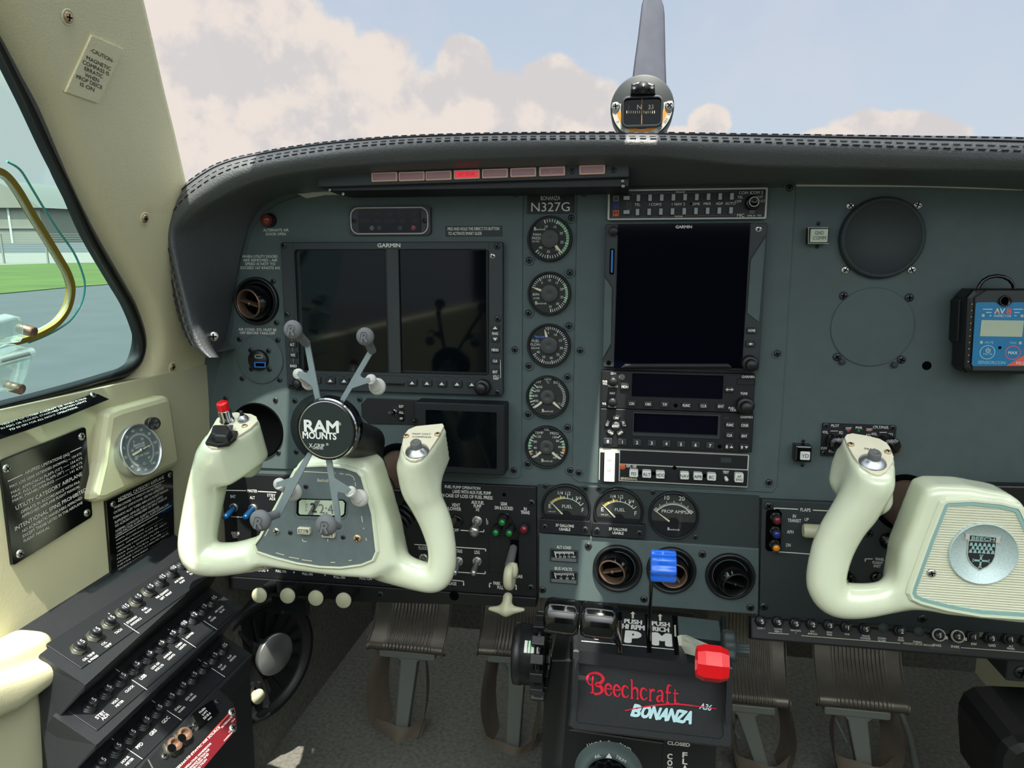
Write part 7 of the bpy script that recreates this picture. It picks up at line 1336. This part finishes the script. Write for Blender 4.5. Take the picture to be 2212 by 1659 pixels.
# fresh air outlet low on the left kick panel
q = T('fresh_air_outlet', 'round black louvred air outlet with aluminium knob in the left footwell', 'air outlet', FR(aty(562, 1425, 0.06), (0.42, 0.91, 0), (0, 0, 1))); R_ = 0.085
b = MB(q); b.lathe([(R_, -0.01), (R_, 0.006), (R_*0.97, 0.010), (R_*0.90, 0.010), (R_*0.86, 0.004), (R_*0.80, 0.002), (0, 0.0)], 'black_plastic', seg=64, cap=False)
for i in range(18): a = 2*math.pi*i/18; b.X = M.Rotation(a, 4, 'Z'); b.box(R_*0.55, 0, R_*0.42, R_*0.05, 0.0, 0.006, 'black_plastic', 0.001)
b.X = None; q.part('louvre_disc', b)
b = MB(q); c = q.p(592, 1412, 0.03); b.lathe([(0.012, 0), (0.012, 0.026), (0.027, 0.027), (0.0275, 0.033), (0.0265, 0.034), (0, 0.034)], 'alu', c[0], c[1], seg=44, cap=False); q.part('knob', b)
b = MB(q); c = q.p(555, 1503, 0.012); b.lathe([(0.005, 0), (0.005, 0.012), (0.0095, 0.0125), (0.0095, 0.017), (0, 0.0175)], 'ivory_knob', c[0], c[1], seg=24, cap=False); q.part('pull_knob', b)
# ------------------------------------------------------------------ rudder pedals with leather boots
def pedal(label, l, r, ytop, ybot, cx_, Yp, boot, armx, army):
    """l, r: pixel sides at the lower roll; ytop/ybot: pixel heights"""
    t = T('rudder_pedal', label, 'pedal', PF(cx_, ybot, Yp), 'rudder pedals'); xa, y_b = t.p(l, ybot); xb, _ = t.p(r, ybot); _, y_t = t.p(cx_, ytop-60); W_ = xb-xa; H = y_t-y_b
    prof = [(H*1.0, -0.050), (H*0.75, -0.046), (H*0.5, -0.036), (H*0.3, -0.022), (H*0.18, -0.010), (H*0.12, 0.0), (H*0.07, 0.006), (0.0, 0.008), (-H*0.06, 0.003), (-H*0.08, -0.006)]
    pr_ = crs([(0, y, z) for y, z in prof], 4); b = MB(t); rows = []; n = 96
    for i in range(n+1):
        u = i/n; x = xa+W_*u; rib = 0.0
        if 0.22 < u < 0.82: rib = 0.0016*(0.5+0.5*math.cos((u-0.22)/0.6*2*math.pi*13))
        edge = 0.003 if u < 0.02 or u > 0.98 else 0
        rows.append([(x, y_b+p.y, p.z+edge-rib*(1 if p.y < H*0.55 else 0.5)) for p in pr_])
    b.grid(rows, 'pedal', flip=True); t.part('tread', b)
    b = MB(t); xm = (xa+xb)/2+W_*0.0; b.box(xm-W_*0.02, y_b-H*0.17, W_*0.74, 0.012, -0.02, -0.004, 'pedal_arm', 0.003, 0.002); t.part('cross_bar', b)
    e = t.p3(aty(armx, army, Yp+0.03)); b = MB(t)
    w0 = W_*0.14; b.prism([(xm-w0*1.6, y_b-H*0.17), (xm+w0*1.6, y_b-H*0.17), (xm+w0*0.8, y_b-H*0.30), (e[0]+w0*0.7, e[1]), (e[0]-w0*0.5, e[1]), (xm-w0*0.8, y_b-H*0.30)], -0.022, -0.006, 'pedal_arm', 0.002); t.part('arm', b)
    b = MB(t); b.tube([(xm-W_*0.22, y_b-H*0.2, -0.024), (xm-W_*0.2, y_b-H*0.42, -0.026), (xm-W_*0.05, y_b-H*0.75, -0.026)], 0.0022, 'pedal_arm', 8); t.part('brake_link', b)
    b = MB(t); ws = []
    for side in (-1, 1):
        rows = []
        for s_ in [i/14 for i in range(15)]:
            row = []
            for k in range(9):
                v = k/8; x = e[0]+side*(W_*(0.34+0.10*math.sin(math.pi*s_*0.9))*(1-0.75*s_**2.2)-v*W_*0.16*(1-s_)); y = y_b-H*0.22+(e[1]-0.045-y_b+H*0.22)*s_; z = -0.02-0.035*v+0.03*math.sin(math.pi*s_)*boot*(1-v)+0.004*math.sin(7*s_+3*v+side)
                row.append((x, y, z))
            rows.append(row)
        b.grid(rows, 'boot')
    t.part('boot', b)
    b = MB(t); rows = []
    for s_ in [i/10 for i in range(11)]:
        row = []
        for k in range(13):
            a = -1+2*k/12; x = e[0]+a*W_*(0.36-0.20*s_); y = e[1]+0.030*(1-abs(a)**1.5*0.2)-0.075*s_-0.012*(1-a*a)*(1-s_); z = 0.016*(1-a*a)+0.004*math.sin(5*a+4*s_)-0.01
            row.append((x, y, z))
        rows.append(row)
    b.grid(rows, 'boot'); t.part('boot_cuff', b)
    return t
pedal('left rudder pedal of the pilot pair, left of the gear lever', 797, 962, 1340, 1392, 880, 0.16, 1.0, 874, 1560)
pedal('right rudder pedal of the pilot pair, beside the trim wheel', 1032, 1200, 1350, 1404, 1115, 0.16, 0.7, 1110, 1600)
pedal('left rudder pedal of the far pair, half hidden by the quadrant box', 1530, 1706, 1420, 1503, 1618, 0.16, 0.8, 1640, 1640)
pedal('right rudder pedal of the far pair, fully visible under the breaker strip', 1763, 1962, 1430, 1512, 1862, 0.16, 1.0, 1855, 1640)
t = T('floor_box', 'small dark bracket box at the right end of the footwell', 'bracket', PF(2200, 1450, 0.1)); b = MB(t); b.pbox(2174, 1425, 2330, 1478, -0.04, 0.02, 'panel_dark', 0.003, 0.002); t.part('housing', b); t.screw(2206, 1452, 0.008, 0.02)
t = T('floor_vent', 'rounded black plastic piece on the carpet at the lower right corner', 'floor vent', PF(2240, 1660, -0.02)); b = MB(t); b.pprism([(2160,1680),(2162,1640),(2175,1615),(2200,1602),(2240,1600),(2330,1605),(2330,1760),(2165,1760)], -0.1, 0.0, 'rubber', 0.012); t.solo(b)
t = T('floor_cable', 'thin grey cable lying across the carpet beside the rightmost pedal', 'cable', M.Translation(aty(1970, 1600, 0.2))); b = MB(); b.tube(crs([aty(x, y, Y) for x, y, Y in ((1948,1545,0.28),(1965,1590,0.24),(1975,1640,0.18),(1985,1690,0.12))], 5), 0.005, 'pedal_arm', 8); t.solo(tl(t, b))
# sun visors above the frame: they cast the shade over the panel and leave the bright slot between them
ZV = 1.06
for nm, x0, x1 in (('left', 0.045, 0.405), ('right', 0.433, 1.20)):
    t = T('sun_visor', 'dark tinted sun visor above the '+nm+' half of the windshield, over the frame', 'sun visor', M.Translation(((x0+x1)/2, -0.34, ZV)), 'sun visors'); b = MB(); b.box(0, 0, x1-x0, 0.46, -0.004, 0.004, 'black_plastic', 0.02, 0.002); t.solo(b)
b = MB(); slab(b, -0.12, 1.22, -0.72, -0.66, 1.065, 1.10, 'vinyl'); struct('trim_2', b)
# ------------------------------------------------------------------ outside: apron, grass, fence, hangar
h1, h2 = ray(100, 499), ray(2100, 499); GN = h2.cross(h1).normalized()
if GN.z < 0: GN = -GN
GO = CAM-GN*1.75
def gnd(px, py, off=0.0): return hit(px, py, GO+GN*off, GN)
FG = FR(GO, V((1, 0, 0))-GN*GN.x, GN.cross(V((1, 0, 0))))
def gl_poly(pts, off, m):
    b = MB(); P_ = [gnd(x, y, off) for x, y in pts]; b.add([tuple(p) for p in P_], [tuple(range(len(P_)))], m); return b
def disc_ground(off, r, m): b = MB(); n = 48; X_ = FG.to_3x3() @ V((1, 0, 0)); Y_ = FG.to_3x3() @ V((0, 1, 0)); b.add([tuple(GO+GN*off+X_*(r*math.cos(2*math.pi*i/n))+Y_*(r*math.sin(2*math.pi*i/n))) for i in range(n)], [tuple(range(n))], m); return b
def out(name, b, lab): o = bpy.data.objects.new(name, b.mesh(name)); COL.objects.link(o); o['kind'] = 'structure'; return o
out('apron', disc_ground(0.0, 900, 'asphalt'), '')
G1 = [(-400,662),(0,634),(130,622),(330,606),(330,567),(150,568),(0,572),(-400,576)]
out('grass_strip', gl_poly(G1, 0.02, 'grass'), ''); out('walkway', gl_poly([(-400,576),(0,572),(150,568),(330,567),(330,545),(0,547),(-400,548)], 0.02, 'concrete'), ''); out('grass_verge', gl_poly([(90,524),(330,520),(330,510),(90,511)], 0.03, 'grass'), '')
def stand(px, py, w): p = gnd(px, py); q = gnd(px+10, py); return FR(p, q-p, GN)
def bpx(name, lab, cat, base, x0, x1, ytop, depth, m, group=None, extra=None):
    """a box standing on the ground at the pixel row base, spanning x0..x1, up to ytop"""
    F = stand((x0+x1)/2, base, 0); t = T(name, lab, cat, F, group); b = MB(t); a = t.p(x0, base, 0); e = t.p(x1, base, 0); h = t.p((x0+x1)/2, ytop, 0)[1]
    b.box((a[0]+e[0])/2, h/2, e[0]-a[0], h, -depth, 0, m)
    if extra: t.part('walls', b); extra(t, a, e, h, depth)
    else: t.solo(b)
    return t
def hroof(t, a, e, h, d):
    b = MB(t); n = 14; rows = []
    for z in (-d-0.5, 0.6): rows.append([(a[0]-0.6+(e[0]-a[0]+1.2)*i/n, h-0.2+4.2*math.sin(math.pi*i/n), z) for i in range(n+1)])
    b.grid(rows, 'hangar_roof'); b.add([rows[1][i] for i in range(n+1)], [tuple(range(n+1))], 'hangar'); t.part('arched_roof', b)
    b = MB(t); b.box((a[0]+e[0])/2, h*0.42, (e[0]-a[0])*0.96, 0.25, 0, 0.15, 'pole'); t.part('door_rail', b)
    b = MB(t); b.box(a[0]+(e[0]-a[0])*0.73, h*0.5, 0.3, h, 0, 0.2, 'trim_pale'); t.part('door_post', b)
bpx('hangar', 'pale arched roof hangar seen through the left part of the side window', 'hangar', 525, -150, 95, 446, 25, 'hangar', None, hroof)
bpx('warehouse', 'long low tan building far away through the side window', 'building', 508, 96, 330, 474, 20, 'tan_building')
for x, y0_, y1_ in ((128, 511, 438), (163, 512, 447)):
    t = T('utility_pole', 'thin utility pole '+('left' if x == 128 else 'right')+' one of two on the horizon through the side window', 'pole', stand(x, y0_, 0), 'utility poles'); b = MB(t); h = t.p(x, y1_, 0)[1]; b.box(0, h/2, 0.5, h, -0.2, 0.2, 'pole'); b.box(0, h*0.93, 4.0, 0.3, -0.1, 0.1, 'pole'); t.solo(b)
for i, (x, m, lb) in enumerate(((108,'car_paint','silver'),(120,'car_dark','dark blue'),(138,'car_paint','pale grey'),(150,'car_red','red'),(173,'car_dark','dark'),(186,'car_paint','white'))):
    t = T('car', lb+' parked car far off through the side window, '+('leftmost','second','third','fourth','fifth','rightmost')[i]+' of the row', 'car', stand(x, 511, 0), 'parked cars'); b = MB(t); a = t.p(x-5.5, 511)[0]; e = t.p(x+5.5, 511)[0]; w_ = e-a; b.prism([(a, 0.3), (e, 0.3), (e, w_*0.2), (e-w_*0.15, w_*0.22), (e-w_*0.3, w_*0.36), (a+w_*0.28, w_*0.36), (a+w_*0.12, w_*0.22), (a, w_*0.2)], -1.8, 0, m, 0.1); t.solo(b)
t = T('chain_fence', 'low chain link fence with thin posts along the grass strip', 'fence', stand(100, 570, 0)); b = MB(t); h = 1.6; a = t.p(-200, 570)[0]; e = t.p(330, 570)[0]
for i in range(14): y = h*i/13; b.box((a+e)/2, y, e-a, 0.012, -0.01, 0.0, 'fence_wire')
t.part('wire', b)
for x in (-100, 10, 105, 207, 310): b = MB(t); xx = t.p(x, 570)[0]; b.box(xx, h/2, 0.08, h, -0.03, 0.05, 'pole'); t.part('post', b)
